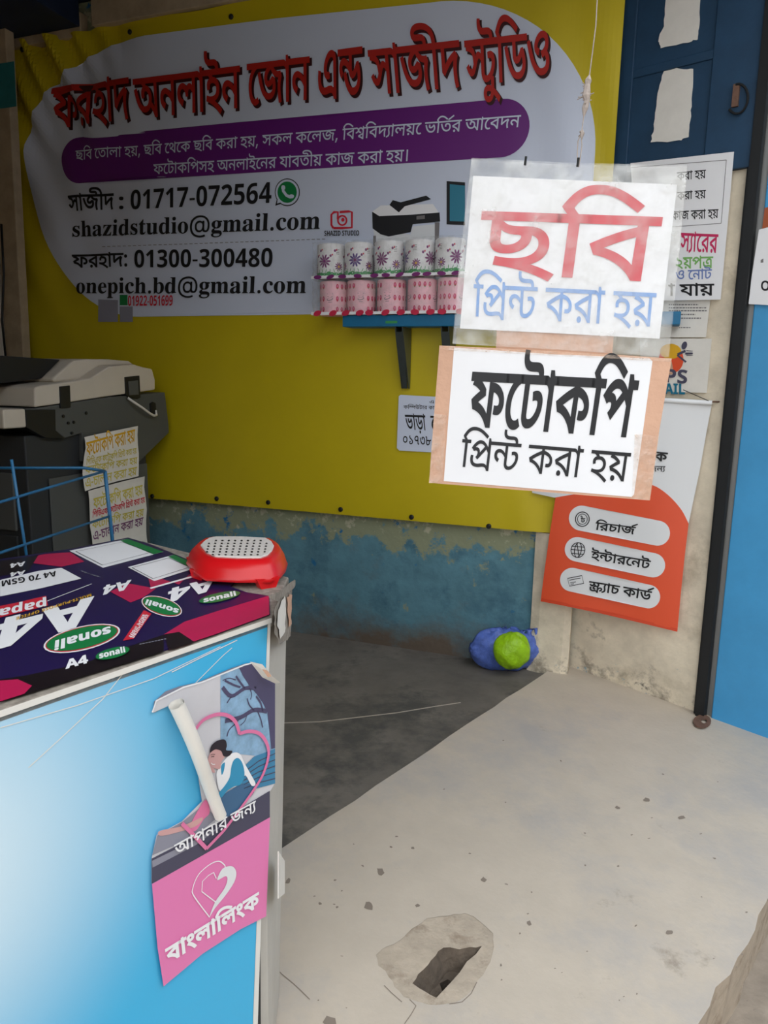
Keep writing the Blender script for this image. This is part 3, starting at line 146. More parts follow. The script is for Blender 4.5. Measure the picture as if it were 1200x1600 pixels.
    [2, 74, 1021, -193, -218, 0, -336, 60, -230, 114, -116, 168, 1, 107, 0, 104, 118, 165, 228, 116, 326, 61, 209, 0, 200, 0, 304, -65, 204, -111, 104, -139, 1, -75, 0, -52, -20, -105, -68, -87, -134, -53, -113, 0, -50, 0, -120, 15, -90, 36, -7, 31, -7, 0, -26, -32, -132, -47, -109, 0, -130, 0, -174, 65, -88, 109, 1, 69, 0, 66, 104, 103, 182, 60, 117, 0, 94, 0, 126, -34, 27, -18, 11, 0, 1, 41, 155, 0, 1, -322, 0, -30, 66, -44, 63, 0, 72, 0, 76, 49, 30, 102, 1, 79, 0, 61, -82, 114, -164, 91, -250, 53, -167, 0, -168, 0, -264, -51, -184, -98, -96, -140, 1, -89, 0, -90, 96, -140, 190, -96, 276, -50, 183, 0, 78, 0, 150, 15, 118, 18, 29, 5, 43, -69, -46, -9, -142, -19, -160, -12, 16, -153, 286, 94, 0, 116, 38, 54, 77, 1, 57, 0, 59, -58, 66, -116, 27, -85, 0, -80, 0, -114, -42, -60, -69, 1, -41, 0, -45, 50, -79, 108, -48],
    [3, 44, 435, -209, -194, 0, -97, 28, -100, 29, 1, 41, 0, 49, 163, 24, -134, 32, 1, 51, 0, 37, 112, 56, 123, 26, -238, 44, 1, 108, 0, 47, 104, 71, 182, 40, 117, 0, 118, 0, 109, -21, 251, 0, 1, -54, -145, 0, 70, -43, 1, -53, 0, -44, -92, -68, -160, -38, -103, 0, -22, 0, -46, 2, -21, 0, -52, 0, -70, -29, 1, -20, 0, -33, 121, 0, 103, 0, 158, 0, 182, -26, 78, -56, 1, -46, 0, -72, -258, -82, 12, -213, 394, 72, 0, 54, 64, 1, 65, 0, 66, -54, 62, -71, 0, -70, 0, -58, -62, 1, -66, 0, -65, 58, -64, 12, 81, -358, 306, 0, 1, 75, 0, 26, -84, 21, -89, 0, -321, 0, -70, -23, 1, -34, 0, -26, 65, -20, 62, -19],
    [1, 57, 55, 0, 1, 24, 58, 1, 44, 26, 1, 32, 1, 294, 0, 31, -40, 29, -59, 1, 1, 24, 381, 0, 1, -68, 114, 80, 157, 0, 204, 0, 45, -85, 116, 85, 175, 0, 256, 0, 1, -159, 1, -232, 0, -31, 38, -27, 59, -1, 1, -24, -471, 0, 1, 24, 56, 1, 40, 28, 1, 30, 1, 240, 0, 41, -36, 40, -59, 0, -88, 0, -69, -51, 1, -270, 0, -30, 38, -28, 57, -1, 1, -24, -465, 0, 1, 24, 56, 1, 40, 28, 1, 30, 1, 240, 0, 40, -36, 41, -59, 0, -94, 0, -63, -54, 1, -267, 0, -30, 36, -27, 57, -2, 1, -24],
    [1, 16, 55, 0, 1, 24, 60, 2, 42, 24, 1, 33, 1, 509, 0, 33, -32, 28, -63, 1, 1, 24, 383, 0, 1, -595, 0, -31, 36, -26, 59, -2, 1, -24],
    [1, 12, 267, -14, -50, 0, -72, 32, 1, 36, 0, 37, 72, 30, 51, 0, 52, 0, 74, -30, 1, -37, 0, -36, -74, -32],
    [1, 31, 465, -15, -114, 0, -184, 62, -108, 108, 1, 68, 0, 73, 122, 113, 210, 66, 131, 0, 144, 0, 162, -62, 1, -48, 0, -28, -66, -33, -55, 0, -120, 0, 1, 69, 0, 8, 4, 16, 1, 7, 0, 38, -83, 0, -170, 0, 1, -163, 0, -109, 148, -113, 127, 0, 106, 0, 95, 50, 41, -17, -150, -105],
    [1, 37, 55, 0, 1, 24, 58, 1, 44, 26, 1, 32, 1, 294, 0, 31, -40, 29, -59, 1, 1, 24, 385, 0, 1, -64, 110, 76, 175, 0, 260, 0, 1, -159, 1, -232, 0, -31, 40, -27, 59, -1, 1, -24, -479, 0, 1, 24, 15, 0, 84, 0, 1, 59, 1, 240, 0, 41, -36, 40, -59, 0, -94, 0, -69, -54, 1, -267, 0, -31, 38, -27, 59, -1, 1, -24],
    [2, 20, 459, -15, -116, 0, -180, 61, -104, 112, 1, 76, 0, 70, 108, 108, 186, 62, 117, 0, 172, 0, 202, -114, 1, -102, 1, -11, -493, 0, 4, -184, 243, 0, 118, 0, 93, 65, 45, -20, -146, -123, 8, -355, 301, 255, 0, 1, 34, 0, 63, -50, 59, -69, 0, -134, 0, 1, -139],
    [2, 32, 53, -207, 1, 23, 46, 1, 44, 17, 9, 16, 6, 15, 1, 40, 1, 457, 0, 46, -36, 27, -61, 4, 1, 23, 369, 0, 1, -71, 90, 84, 171, 0, 106, 0, 160, -62, 90, -107, 1, -68, 0, -73, -92, -115, -166, -65, -107, 0, -146, 0, -89, 63, 1, -134, 0, -40, 24, -42, 66, -14, 59, -1, 1, -24, 13, -5, 249, 92, 0, 39, 46, 40, 48, 1, 94, 0, 91, -33, 48, -32, 45, -93, 0, -92, 0, -59, -64, 1, -248, 46, -60],
    [2, 21, 129, -17, 1, 595, 0, 47, -38, 26, -65, 3, 1, 24, 389, 0, 1, -263, 98, 59, 149, 0, 106, 0, 162, -58, 92, -102, 1, -67, 0, -76, -114, -118, -202, -68, -129, 0, -134, 0, -125, 57, -153, -59, 13, 387, 38, 106, 0, 41, 52, 40, 54, 1, 111, 0, 92, -84, 87, -97, 0, -46, 0, -80, -31, -9, -26, 1, -258, 0, -81],
]
RUNS = {
    'ফরহাদ অনলাইন জোন এন্ড সাজীদ স্টুডিও': (16896, [(0, 0), (1, 838), (2, 1434), (3, 1964), (4, 2230), (5, 3093), (6, 3986), (7, 4590), (3, 5321), (8, 5587), (6, 6117), (9, 6981), (10, 7327), (3, 8244), (6, 8510), (11, 9374), (12, 10132), (13, 11203), (3, 11885), (10, 12151), (14, 13068), (4, 13334), (15, 14197), (16, 15180), (17, 15180), (18, 15446), (19, 16158)]),
    'ছবি তোলা হয়, ছবি থেকে ছবি করা হয়, সকল কলেজ, বিশ্ববিদ্যালয়ে ভর্তির আবেদন': (32863, [(20, 0), (17, 687), (21, 953), (9, 1809), (22, 2155), (3, 2862), (7, 3128), (3, 3859), (2, 4385), (23, 4915), (24, 5541), (20, 6069), (17, 6756), (21, 7022), (9, 7878), (25, 8224), (9, 8869), (26, 9215), (20, 10282), (17, 10969), (21, 11235), (26, 12091), (1, 12898), (3, 13494), (2, 14020), (23, 14550), (24, 15176), (13, 15704), (26, 16386), (7, 17193), (26, 18184), (9, 18991), (7, 19337), (10, 20068), (24, 20985), (17, 21513), (21, 21779), (27, 22375), (17, 23057), (21, 23323), (4, 23919), (28, 24522), (3, 24777), (7, 25043), (23, 25774), (9, 26400), (29, 27006), (17, 27727), (22, 27993), (30, 28700), (1, 28700), (31, 29556), (9, 30714), (21, 31060), (4, 31656), (6, 32259)]),
    'ফটোকপিসহ অনলাইনের যাবতীয় কাজ করা হয়।': (19169, [(0, 0), (9, 838), (32, 1184), (3, 1751), (26, 2017), (17, 2824), (33, 3090), (13, 3806), (2, 4488), (5, 5278), (6, 6171), (7, 6775), (3, 7506), (8, 7772), (9, 8302), (6, 8648), (1, 9252), (34, 10108), (3, 10734), (21, 11000), (22, 11596), (14, 12303), (23, 12569), (26, 13455), (3, 14262), (10, 14528), (26, 15705), (1, 16512), (3, 17108), (2, 17634), (23, 18164), (35, 18790)]),
    'সাজীদ : 01717-072564': (10136, [(13, 0), (3, 682), (10, 948), (14, 1865), (4, 2131), (36, 2994), (37, 3522), (38, 4094), (39, 4666), (38, 5238), (39, 5810), (40, 6382), (37, 6704), (39, 7276), (41, 7848), (42, 8420), (43, 8992), (44, 9564)]),
    'ফরহাদ: 01300-300480': (9975, [(0, 0), (1, 838), (2, 1434), (3, 1964), (4, 2230), (36, 2833), (37, 3361), (38, 3933), (45, 4505), (37, 5077), (37, 5649), (40, 6221), (45, 6543), (37, 7115), (37, 7687), (44, 8259), (46, 8831), (37, 9403)]),
    '01922-051699': (6614, [(37, 0), (38, 572), (47, 1144), (41, 1716), (41, 2288), (40, 2860), (37, 3182), (42, 3754), (38, 4326), (43, 4898), (47, 5470), (47, 6042)]),
    'SHAZID STUDIO': (7785, [(48, 0), (49, 551), (50, 1316), (51, 2006), (52, 2585), (53, 2974), (48, 3974), (54, 4525), (55, 5104), (53, 5860), (52, 6600), (56, 6989)]),
    'ছবি': (1549, [(20, 0), (17, 687), (21, 953)]),
    'প্রিন্ট করা হয়': (5214, [(57, 0), (58, 266), (59, 1021), (26, 2129), (1, 2936), (3, 3532), (2, 4058), (23, 4588)]),
    'ফটোকপি': (3806, [(0, 0), (9, 838), (32, 1184), (3, 1751), (26, 2017), (17, 2824), (33, 3090)]),
    'রিচার্জ': (2612, [(17, 0), (1, 266), (60, 862), (3, 1429), (10, 1695), (30, 2612)]),
    'ইন্টারনেট': (3757, [(8, 0), (59, 530), (3, 1378), (1, 1644), (9, 2240), (6, 2586), (32, 3190)]),
    'স্ক্র্যাচ কার্ড': (4028, [(61, 0), (28, 895), (3, 1150), (60, 1416), (26, 2243), (3, 3050), (18, 3316), (30, 4028)]),
    'ক': (807, [(26, 0)]),
    'জন্য': (1776, [(10, 0), (6, 917), (28, 1521)]),
    'করা হয়': (3085, [(26, 0), (1, 807), (3, 1403), (2, 1929), (23, 2459)]),
    'কাজ করা হয়': (5335, [(26, 0), (3, 807), (10, 1073), (26, 2250), (1, 3057), (3, 3653), (2, 4179), (23, 4709)]),
    'স্যারের': (2741, [(13, 0), (28, 682), (3, 937), (9, 1203), (1, 1549), (1, 2145)]),
    '২য়পত্র': (2649, [(62, 0), (23, 592), (33, 1218), (63, 1934)]),
    'ও নোট': (2781, [(19, 0), (9, 998), (6, 1344), (3, 1948), (32, 2214)]),
    'া যায়': (2044, [(3, 0), (34, 526), (3, 1152), (23, 1418)]),
    'ভাড়া': (1965, [(29, 0), (3, 721), (64, 987), (3, 1699)]),
    'ে': (346, [(9, 0)]),
    'এ': (758, [(11, 0)]),
    'কম্পিউটার কা': (5694, [(26, 0), (65, 807), (66, 1073), (67, 2220), (32, 2932), (3, 3499), (1, 3765), (26, 4621), (3, 5428)]),
    '০১৭৩৮': (2960, [(68, 0), (69, 592), (70, 1184), (71, 1776), (72, 2368)]),
    '০': (592, [(68, 0)]),
    'ফটোকপি করা হয়': (7151, [(0, 0), (9, 838), (32, 1184), (3, 1751), (26, 2017), (17, 2824), (33, 3090), (26, 4066), (1, 4873), (3, 5469), (2, 5995), (23, 6525)]),
    'পিডিএফ ফটোকপি প্রিন্ট করা হয়': (13096, [(17, 0), (33, 266), (17, 982), (18, 1248), (11, 1960), (0, 2718), (0, 3816), (9, 4654), (32, 5000), (3, 5567), (26, 5833), (17, 6640), (33, 6906), (57, 7882), (58, 8148), (59, 8903), (26, 10011), (1, 10818), (3, 11414), (2, 11940), (23, 12470)]),
    'এ-চালান করা হয়': (6859, [(11, 0), (40, 758), (60, 1080), (3, 1647), (7, 1913), (3, 2644), (6, 2910), (26, 3774), (1, 4581), (3, 5177), (2, 5703), (23, 6233)]),
    'আপনার জন্য': (5376, [(31, 0), (33, 1158), (6, 1874), (3, 2478), (1, 2744), (10, 3600), (6, 4517), (28, 5121)]),
    'বাংলালিংক': (4539, [(21, 0), (3, 596), (73, 862), (7, 1300), (3, 2031), (57, 2297), (7, 2563), (73, 3294), (26, 3732)]),
    'A4': (1262, [(50, 0), (44, 690)]),
    'A4 70 GSM 80': (6548, [(50, 0), (44, 690), (39, 1522), (37, 2094), (74, 2926), (48, 3650), (75, 4201), (46, 5404), (37, 5976)]),
    'papar': (2928, [(76, 0), (77, 633), (76, 1237), (77, 1870), (78, 2474)]),
    'MULTI-PURPOSE OFFICE': (11873, [(75, 0), (55, 943), (79, 1699), (54, 2264), (52, 2843), (40, 3232), (80, 3554), (55, 4182), (81, 4938), (80, 5598), (56, 6226), (48, 7022), (82, 7573), (56, 8393), (83, 9189), (83, 9738), (52, 10287), (84, 10676), (82, 11313)]),
    'sonali': (2987, [(85, 0), (86, 497), (87, 1116), (77, 1773), (88, 2377), (89, 2682)]),
    'PS': (1179, [(80, 0), (48, 628)]),
    'AIL': (1644, [(50, 0), (52, 690), (79, 1079)]),
    '100% PURE': (5411, [(38, 0), (37, 572), (37, 1144), (90, 1716), (80, 2807), (55, 3435), (81, 4191), (82, 4851)]),
    'BRIGHTNESS': (6264, [(91, 0), (81, 672), (52, 1332), (74, 1721), (49, 2445), (54, 3210), (92, 3789), (82, 4602), (48, 5162), (48, 5713)]),
    '৳': (636, [(93, 0)]),
    ':': (268, [(36, 0)]),
    'সাজীদ': (2734, [(13, 0), (3, 682), (10, 948), (14, 1865), (4, 2131)]),
    'ফরহাদ:': (3101, [(0, 0), (1, 838), (2, 1434), (3, 1964), (4, 2230), (36, 2833)]),
    'ফরহাদ': (2833, [(0, 0), (1, 838), (2, 1434), (3, 1964), (4, 2230)]),
    'অনলাইন': (3628, [(5, 0), (6, 893), (7, 1497), (3, 2228), (8, 2494), (6, 3024)]),
    'জোন': (2133, [(9, 0), (10, 346), (3, 1263), (6, 1529)]),
    'এন্ড': (1569, [(11, 0), (12, 758)]),
    'স্টুডিও': (2699, [(15, 0), (16, 983), (17, 983), (18, 1249), (19, 1961)]),
    '01717-072564': (6614, [(37, 0), (38, 572), (39, 1144), (38, 1716), (39, 2288), (40, 2860), (37, 3182), (39, 3754), (41, 4326), (42, 4898), (43, 5470), (44, 6042)]),
    '01300-300480': (6614, [(37, 0), (38, 572), (45, 1144), (37, 1716), (37, 2288), (40, 2860), (45, 3182), (37, 3754), (37, 4326), (44, 4898), (46, 5470), (37, 6042)]),
    'য': (626, [(34, 0)]),
    '২': (592, [(62, 0)]),
    'জ': (917, [(10, 0)]),
    'shazidstudio@gmail.com': (10877, [(94, 0), (95, 429), (96, 996), (97, 1508), (98, 1944), (99, 2239), (94, 2790), (100, 3219), (101, 3559), (99, 4117), (98, 4668), (102, 4963), (103, 5464), (104, 6430), (105, 6917), (96, 7742), (98, 8254), (106, 8549), (107, 8846), (108, 9114), (102, 9551), (105, 10052)]),
    'onepich.bd@gmail.com': (10137, [(102, 0), (109, 501), (110, 1068), (111, 1516), (98, 2069), (108, 2364), (95, 2801), (107, 3368), (112, 3636), (99, 4173), (103, 4724), (104, 5690), (105, 6177), (96, 7002), (98, 7514), (106, 7809), (107, 8106), (108, 8374), (102, 8811), (105, 9312)]),
}
# ------------------------------------------------------------------ lettering outlines (letter shapes and their runs)
def read_glyph(d):
    """d: number of contours, then for each its point count and steps (2 * dx + on-curve flag, dy)"""
    it = iter(d)
    out, x, y = [], 0, 0
    for _ in range(next(it)):
        pts = []
        for _ in range(next(it)):
            a = next(it)
            x += a >> 1
            y += next(it)
            pts.append((x, y, a & 1))
        out.append(pts)
    return out


def flatten(cc, n=4):
    P = []
    for i, (x, y, on) in enumerate(cc):
        px_, py_, po = cc[i - 1]
        if not on and not po:
            P.append(((x + px_) / 2, (y + py_) / 2, 1))
        P.append((x, y, on))
    if not P[0][2]:
        P = P[1:] + P[:1]
    out, i, L = [], 0, len(P)
    while i < L:
        if P[i][2]:
            out.append(P[i][:2])
        else:
            a, b, d = out[-1], P[i], P[(i + 1) % L]
            for k in range(1, n):
                t = k / n
                out.append(((1 - t) ** 2 * a[0] + 2 * t * (1 - t) * b[0] + t * t * d[0], (1 - t) ** 2 * a[1] + 2 * t * (1 - t) * b[1] + t * t * d[1]))
        i += 1
    q = []
    for p in out:
        if not q or abs(p[0] - q[-1][0]) + abs(p[1] - q[-1][1]) > 1:
            q.append(p)
    return q


def fatten(pts, b):
    """pushes an outline out by b (letters are clockwise, their holes the other way round)"""
    out, n = [], len(pts)
    for i in range(n):
        a, c, d = pts[i - 1], pts[i], pts[(i + 1) % n]
        e1, e2 = V((c[0] - a[0], c[1] - a[1])), V((d[0] - c[0], d[1] - c[1]))
        if e1.length < 1e-6 or e2.length < 1e-6:
            out.append(c)
            continue
        e1.normalize()
        e2.normalize()
        n1, n2 = V((-e1.y, e1.x)), V((-e2.y, e2.x))
        m = n1 + n2
        if m.length < 0.2:
            m = n1.copy()
        m.normalize()
        k = b / max(0.5, m.dot(n1))
        out.append((c[0] + m.x * k, c[1] + m.y * k))
    return out


def winding(p, conts):
    w = 0
    x, y = p
    for c in conts:
        x0, y0 = c[-1]
        for x1, y1 in c:
            if (y0 <= y) != (y1 <= y):
                xx = x0 + (y - y0) / (y1 - y0) * (x1 - x0)
                if xx > x:
                    w += 1 if y1 > y0 else -1
            x0, y0 = x1, y1
    return w


def fill2d(conts, extra=(), evenodd=False):
    vs, es = [], []
    for c in conts:
        k, n = len(vs), len(c)
        vs += [V(p) for p in c]
        es += [(k + i, k + (i + 1) % n) for i in range(n)]
    vs += [V(p) for p in extra]
    r = delaunay_2d_cdt(vs, es, [], 0, 1e-7, False)
    co, fs = [tuple(v) for v in r[0]], []
    for f in r[2]:
        cx = sum(co[i][0] for i in f) / len(f)
        cy = sum(co[i][1] for i in f) / len(f)
        w = winding((cx, cy), conts)
        if (w % 2 if evenodd else w):
            fs.append(tuple(f))
    return co, fs


_gc = {}


def glyph(i, bold):
    if (i, bold) not in _gc:
        cs = [flatten(c) for c in read_glyph(GLYPHS[i])]
        if bold:
            cs = [fatten(c, bold) for c in cs]
        _gc[(i, bold)] = fill2d([c for c in cs if len(c) > 2])
    return _gc[(i, bold)]


# ------------------------------------------------------------------ planes, mesh builders
def ray(x, y):
    return FWD + RGT * ((x - 600) / FPX) - UPV * ((y - 800) / FPX)


class Plane:
    """a real surface in the place: a point, a normal towards the viewer's side, two axes"""
    def __init__(s, P, n, ux=None):
        s.P, s.n = V(P), V(n).normalized()
        s.ux = V(ux).normalized() if ux is not None else V((0, 0, 1)).cross(s.n).normalized()
        s.uy = s.n.cross(s.ux).normalized()

    def at(s, x, y, off=0.0):
        d = ray(x, y)
        return EYE + d * ((s.P - EYE).dot(s.n) / d.dot(s.n)) + s.n * off

    def uv(s, p):
        q = p - s.P
        return (q.dot(s.ux), q.dot(s.uy))

    def w(s, u, v, off=0.0):
        return s.P + s.ux * u + s.uy * v + s.n * off

    def up(s, off):
        return Plane(s.P + s.n * off, s.n, s.ux)


def level(z):
    return Plane((0, 0, z), (0, 0, 1), (1, 0, 0))


class MB:
    def __init__(s):
        s.v, s.f, s.m, s.mats = [], [], [], []

    def mi(s, mat):
        if mat not in s.mats:
            s.mats.append(mat)
        return s.mats.index(mat)

    def add(s, vs, fs, mat):
        k, i = len(s.v), s.mi(mat)
        s.v += [V(p) for p in vs]
        for f in fs:
            s.f.append(tuple(k + j for j in f))
            s.m.append(i)

    def quad(s, a, b, c, d, mat):
        s.add([a, b, c, d], [(0, 1, 2, 3)], mat)

    def box(s, o, ax, ay, az, mat):
        o, ax, ay, az = V(o), V(ax), V(ay), V(az)
        vs = [o, o + ax, o + ax + ay, o + ay, o + az, o + ax + az, o + ax + ay + az, o + ay + az]
        s.add(vs, [(0, 3, 2, 1), (4, 5, 6, 7), (0, 1, 5, 4), (1, 2, 6, 5), (2, 3, 7, 6), (3, 0, 4, 7)], mat)

    def loft(s, rings, mat, cap=True):
        n = len(rings[0])
        vs = [p for r in rings for p in r]
        fs = []
        for k in range(len(rings) - 1):
            for i in range(n):
                j = (i + 1) % n
                fs.append((k * n + i, k * n + j, (k + 1) * n + j, (k + 1) * n + i))
        if cap:
            fs.append(tuple(reversed(range(n))))
            fs.append(tuple((len(rings) - 1) * n + i for i in range(n)))
        s.add(vs, fs, mat)

    def prism(s, poly, vec, mat):
        """a planar outline given thickness along vec"""
        poly, vec = [V(p) for p in poly], V(vec)
        s.loft([poly, [p + vec for p in poly]], mat)

    def tube(s, pts, r, mat, n=8):
        pts = [V(p) for p in pts]
        rr = r if isinstance(r, (list, tuple)) else [r] * len(pts)
        rings, prev = [], None
        for i, p in enumerate(pts):
            t = (pts[min(i + 1, len(pts) - 1)] - pts[max(i - 1, 0)]).normalized()
            a = prev if prev is not None else (V((0, 0, 1)) if abs(t.z) < 0.9 else V((1, 0, 0)))
            x = (a - t * a.dot(t))
            x = x.normalized() if x.length > 1e-5 else t.orthogonal().normalized()
            prev = x
            y = t.cross(x)
            rings.append([p + (x * math.cos(2 * math.pi * k / n) + y * math.sin(2 * math.pi * k / n)) * rr[i] for k in range(n)])
        s.loft(rings, mat)

    def lathe(s, c, prof, mat, n=32):
        c = V(c)
        rings = [[c + V((r * math.cos(2 * math.pi * k / n), r * math.sin(2 * math.pi * k / n), z)) for k in range(n)] for r, z in prof]
        s.loft(rings, mat)

    # printing on a plane
    def poly(s, pl, pts, mat, off=0.0005, holes=(), grid=None, disp=None):
        """outline in photo pixels laid on the real plane pl"""
        cs = [[pl.uv(pl.at(*p)) for p in c] for c in [pts] + list(holes)]
        s.uvpoly(pl, cs, mat, off, grid, disp)

    def uvpoly(s, pl, cs, mat, off=0.0005, grid=None, disp=None):
        ex = []
        if grid:
            us, vs_ = [p[0] for p in cs[0]], [p[1] for p in cs[0]]
            u = min(us) + grid * 0.5
            while u < max(us):
                w = min(vs_) + grid * 0.5
                while w < max(vs_):
                    if winding((u, w), [cs[0]]):
                        ex.append((u, w))
                    w += grid
                u += grid
        co, fs = fill2d(cs, ex, True)
        vv = []
        for u, w in co:
            vv.append(pl.w(u, w, off + (disp(u, w) if disp else 0)))
        s.add(vv, fs, mat)

    def line(s, pl, pts, wd, mat, off=0.0006, disp=None, closed=False):
        """a stroke of width wd (metres) along photo pixels on plane pl"""
        P = [V(pl.uv(pl.at(*p))) for p in pts]
        s.uvline(pl, P, wd, mat, off, disp, closed)

    def uvline(s, pl, P, wd, mat, off=0.0006, disp=None, closed=False):
        P = [V(p) for p in P]
        n = len(P)
        L, R = [], []
        for i in range(n):
            a = P[i - 1] if (i or closed) else P[i]
            b = P[(i + 1) % n] if (i < n - 1 or closed) else P[i]
            t = (b - a)
            t = t.normalized() if t.length > 1e-9 else V((1, 0))
            q = V((-t.y, t.x)) * wd / 2
            L.append(P[i] + q)
            R.append(P[i] - q)
        vs = [pl.w(p.x, p.y, off + (disp(p.x, p.y) if disp else 0)) for p in L + R]
        fs = [(i, (i + 1) % n, n + (i + 1) % n, n + i) for i in range(n if closed else n - 1)]
        s.add(vs, fs, mat)

    def text(s, pl, t, p0, p1, pt, mat, bold=0, off=0.0008, H=None, disp=None):
        """letters from baseline start p0 to baseline end p1; pt = top of the first letters"""
        adv, run = RUNS[t]
        A, B, T = (V(pl.uv(pl.at(*q))) for q in (p0, p1, pt))
        bengali = any(0x980 <= ord(ch) < 0xA00 for ch in t)
        if H is None:
            H = 615 if bengali else 705
        u, w = (B - A) / adv, (T - A) / H
        for g, x in run:
            co, fs = glyph(g, bold)
            vs = []
            for a, b in co:
                q = A + u * (a + x) + w * b
                vs.append(pl.w(q.x, q.y, off + (disp(q.x, q.y) if disp else 0)))
            s.add(vs, fs, mat)


def soft(pts, closed=True, n=4):
    """rounds a coarse outline by a curve through its points"""
    out, L = [], len(pts)
    for i in range(L if closed else L - 1):
        g = lambda k: pts[k % L] if closed else pts[max(0, min(L - 1, k))]
        p0, p1, p2, p3 = g(i - 1), g(i), g(i + 1), g(i + 2)
        for k in range(n):
            t = k / n
            out.append(tuple(0.5 * (2 * p1[a] + (p2[a] - p0[a]) * t + (2 * p0[a] - 5 * p1[a] + 4 * p2[a] - p3[a]) * t * t + (3 * p1[a] - p0[a] - 3 * p2[a] + p3[a]) * t ** 3) for a in (0, 1)))
    if not closed:
        out.append(tuple(pts[-1][:2]))
    return out


def ell(cx, cy, rx, ry, rot=0, n=28, a0=0, a1=360):
    r = math.radians(rot)
    out = []
    full = abs(a1 - a0) >= 360
    for k in range(n if full else n + 1):
        a = math.radians(a0 + (a1 - a0) * k / n)
        x, y = rx * math.cos(a), ry * math.sin(a)
        out.append((cx + x * math.cos(r) - y * math.sin(r), cy + x * math.sin(r) + y * math.cos(r)))
    return out


def build(mb, name, parent=None, base=None, smooth=False, bevel=0, label=None, cat=None, group=None, kind=None):
    me = bpy.data.meshes.new(name)
    if base is None:
        if parent is None:
            xs = [v.x for v in mb.v]
            ys = [v.y for v in mb.v]
            base = V(((min(xs) + max(xs)) / 2, (min(ys) + max(ys)) / 2, min(v.z for v in mb.v)))
        else:
            base = V((0, 0, 0))
    base = V(base)
    pw = V((0, 0, 0))
    q = parent
    while q is not None:
        pw += q.location
        q = q.parent
    o0 = base if parent is None else pw
    me.from_pydata([v - o0 for v in mb.v], [], mb.f)
    for m in mb.mats:
        me.materials.append(m)
    for p, i in zip(me.polygons, mb.m):
        p.material_index = i
        p.use_smooth = smooth
    me.update()
    o = bpy.data.objects.new(name, me)
    COL.objects.link(o)
    if parent is not None:
        o.parent = parent
    else:
        o.location = base
    if bevel:
        b = o.modifiers.new('bevel', 'BEVEL')
        b.width, b.segments, b.limit_method = bevel, 2, 'ANGLE'
        if smooth:
            b.harden_normals = False
    tag(o, label, cat, group, kind)
    return o


def tag(o, label=None, cat=None, group=None, kind=None):
    if label:
        o['label'] = label
    if cat:
        o['category'] = cat
    if group:
        o['group'] = group
    if kind:
        o['kind'] = kind
    return o


def thing(name, loc, label, cat, group=None, kind=None):
    o = bpy.data.objects.new(name, None)
    o.empty_display_size = 0.05
    o.location = loc
    COL.objects.link(o)
    return tag(o, label, cat, group, kind)


# ------------------------------------------------------------------ materials
def srgb(r, g, b):
    f = lambda c: ((c / 255 + 0.055) / 1.055) ** 2.4 if c > 10 else c / 255 / 12.92
    return (f(r), f(g), f(b), 1)


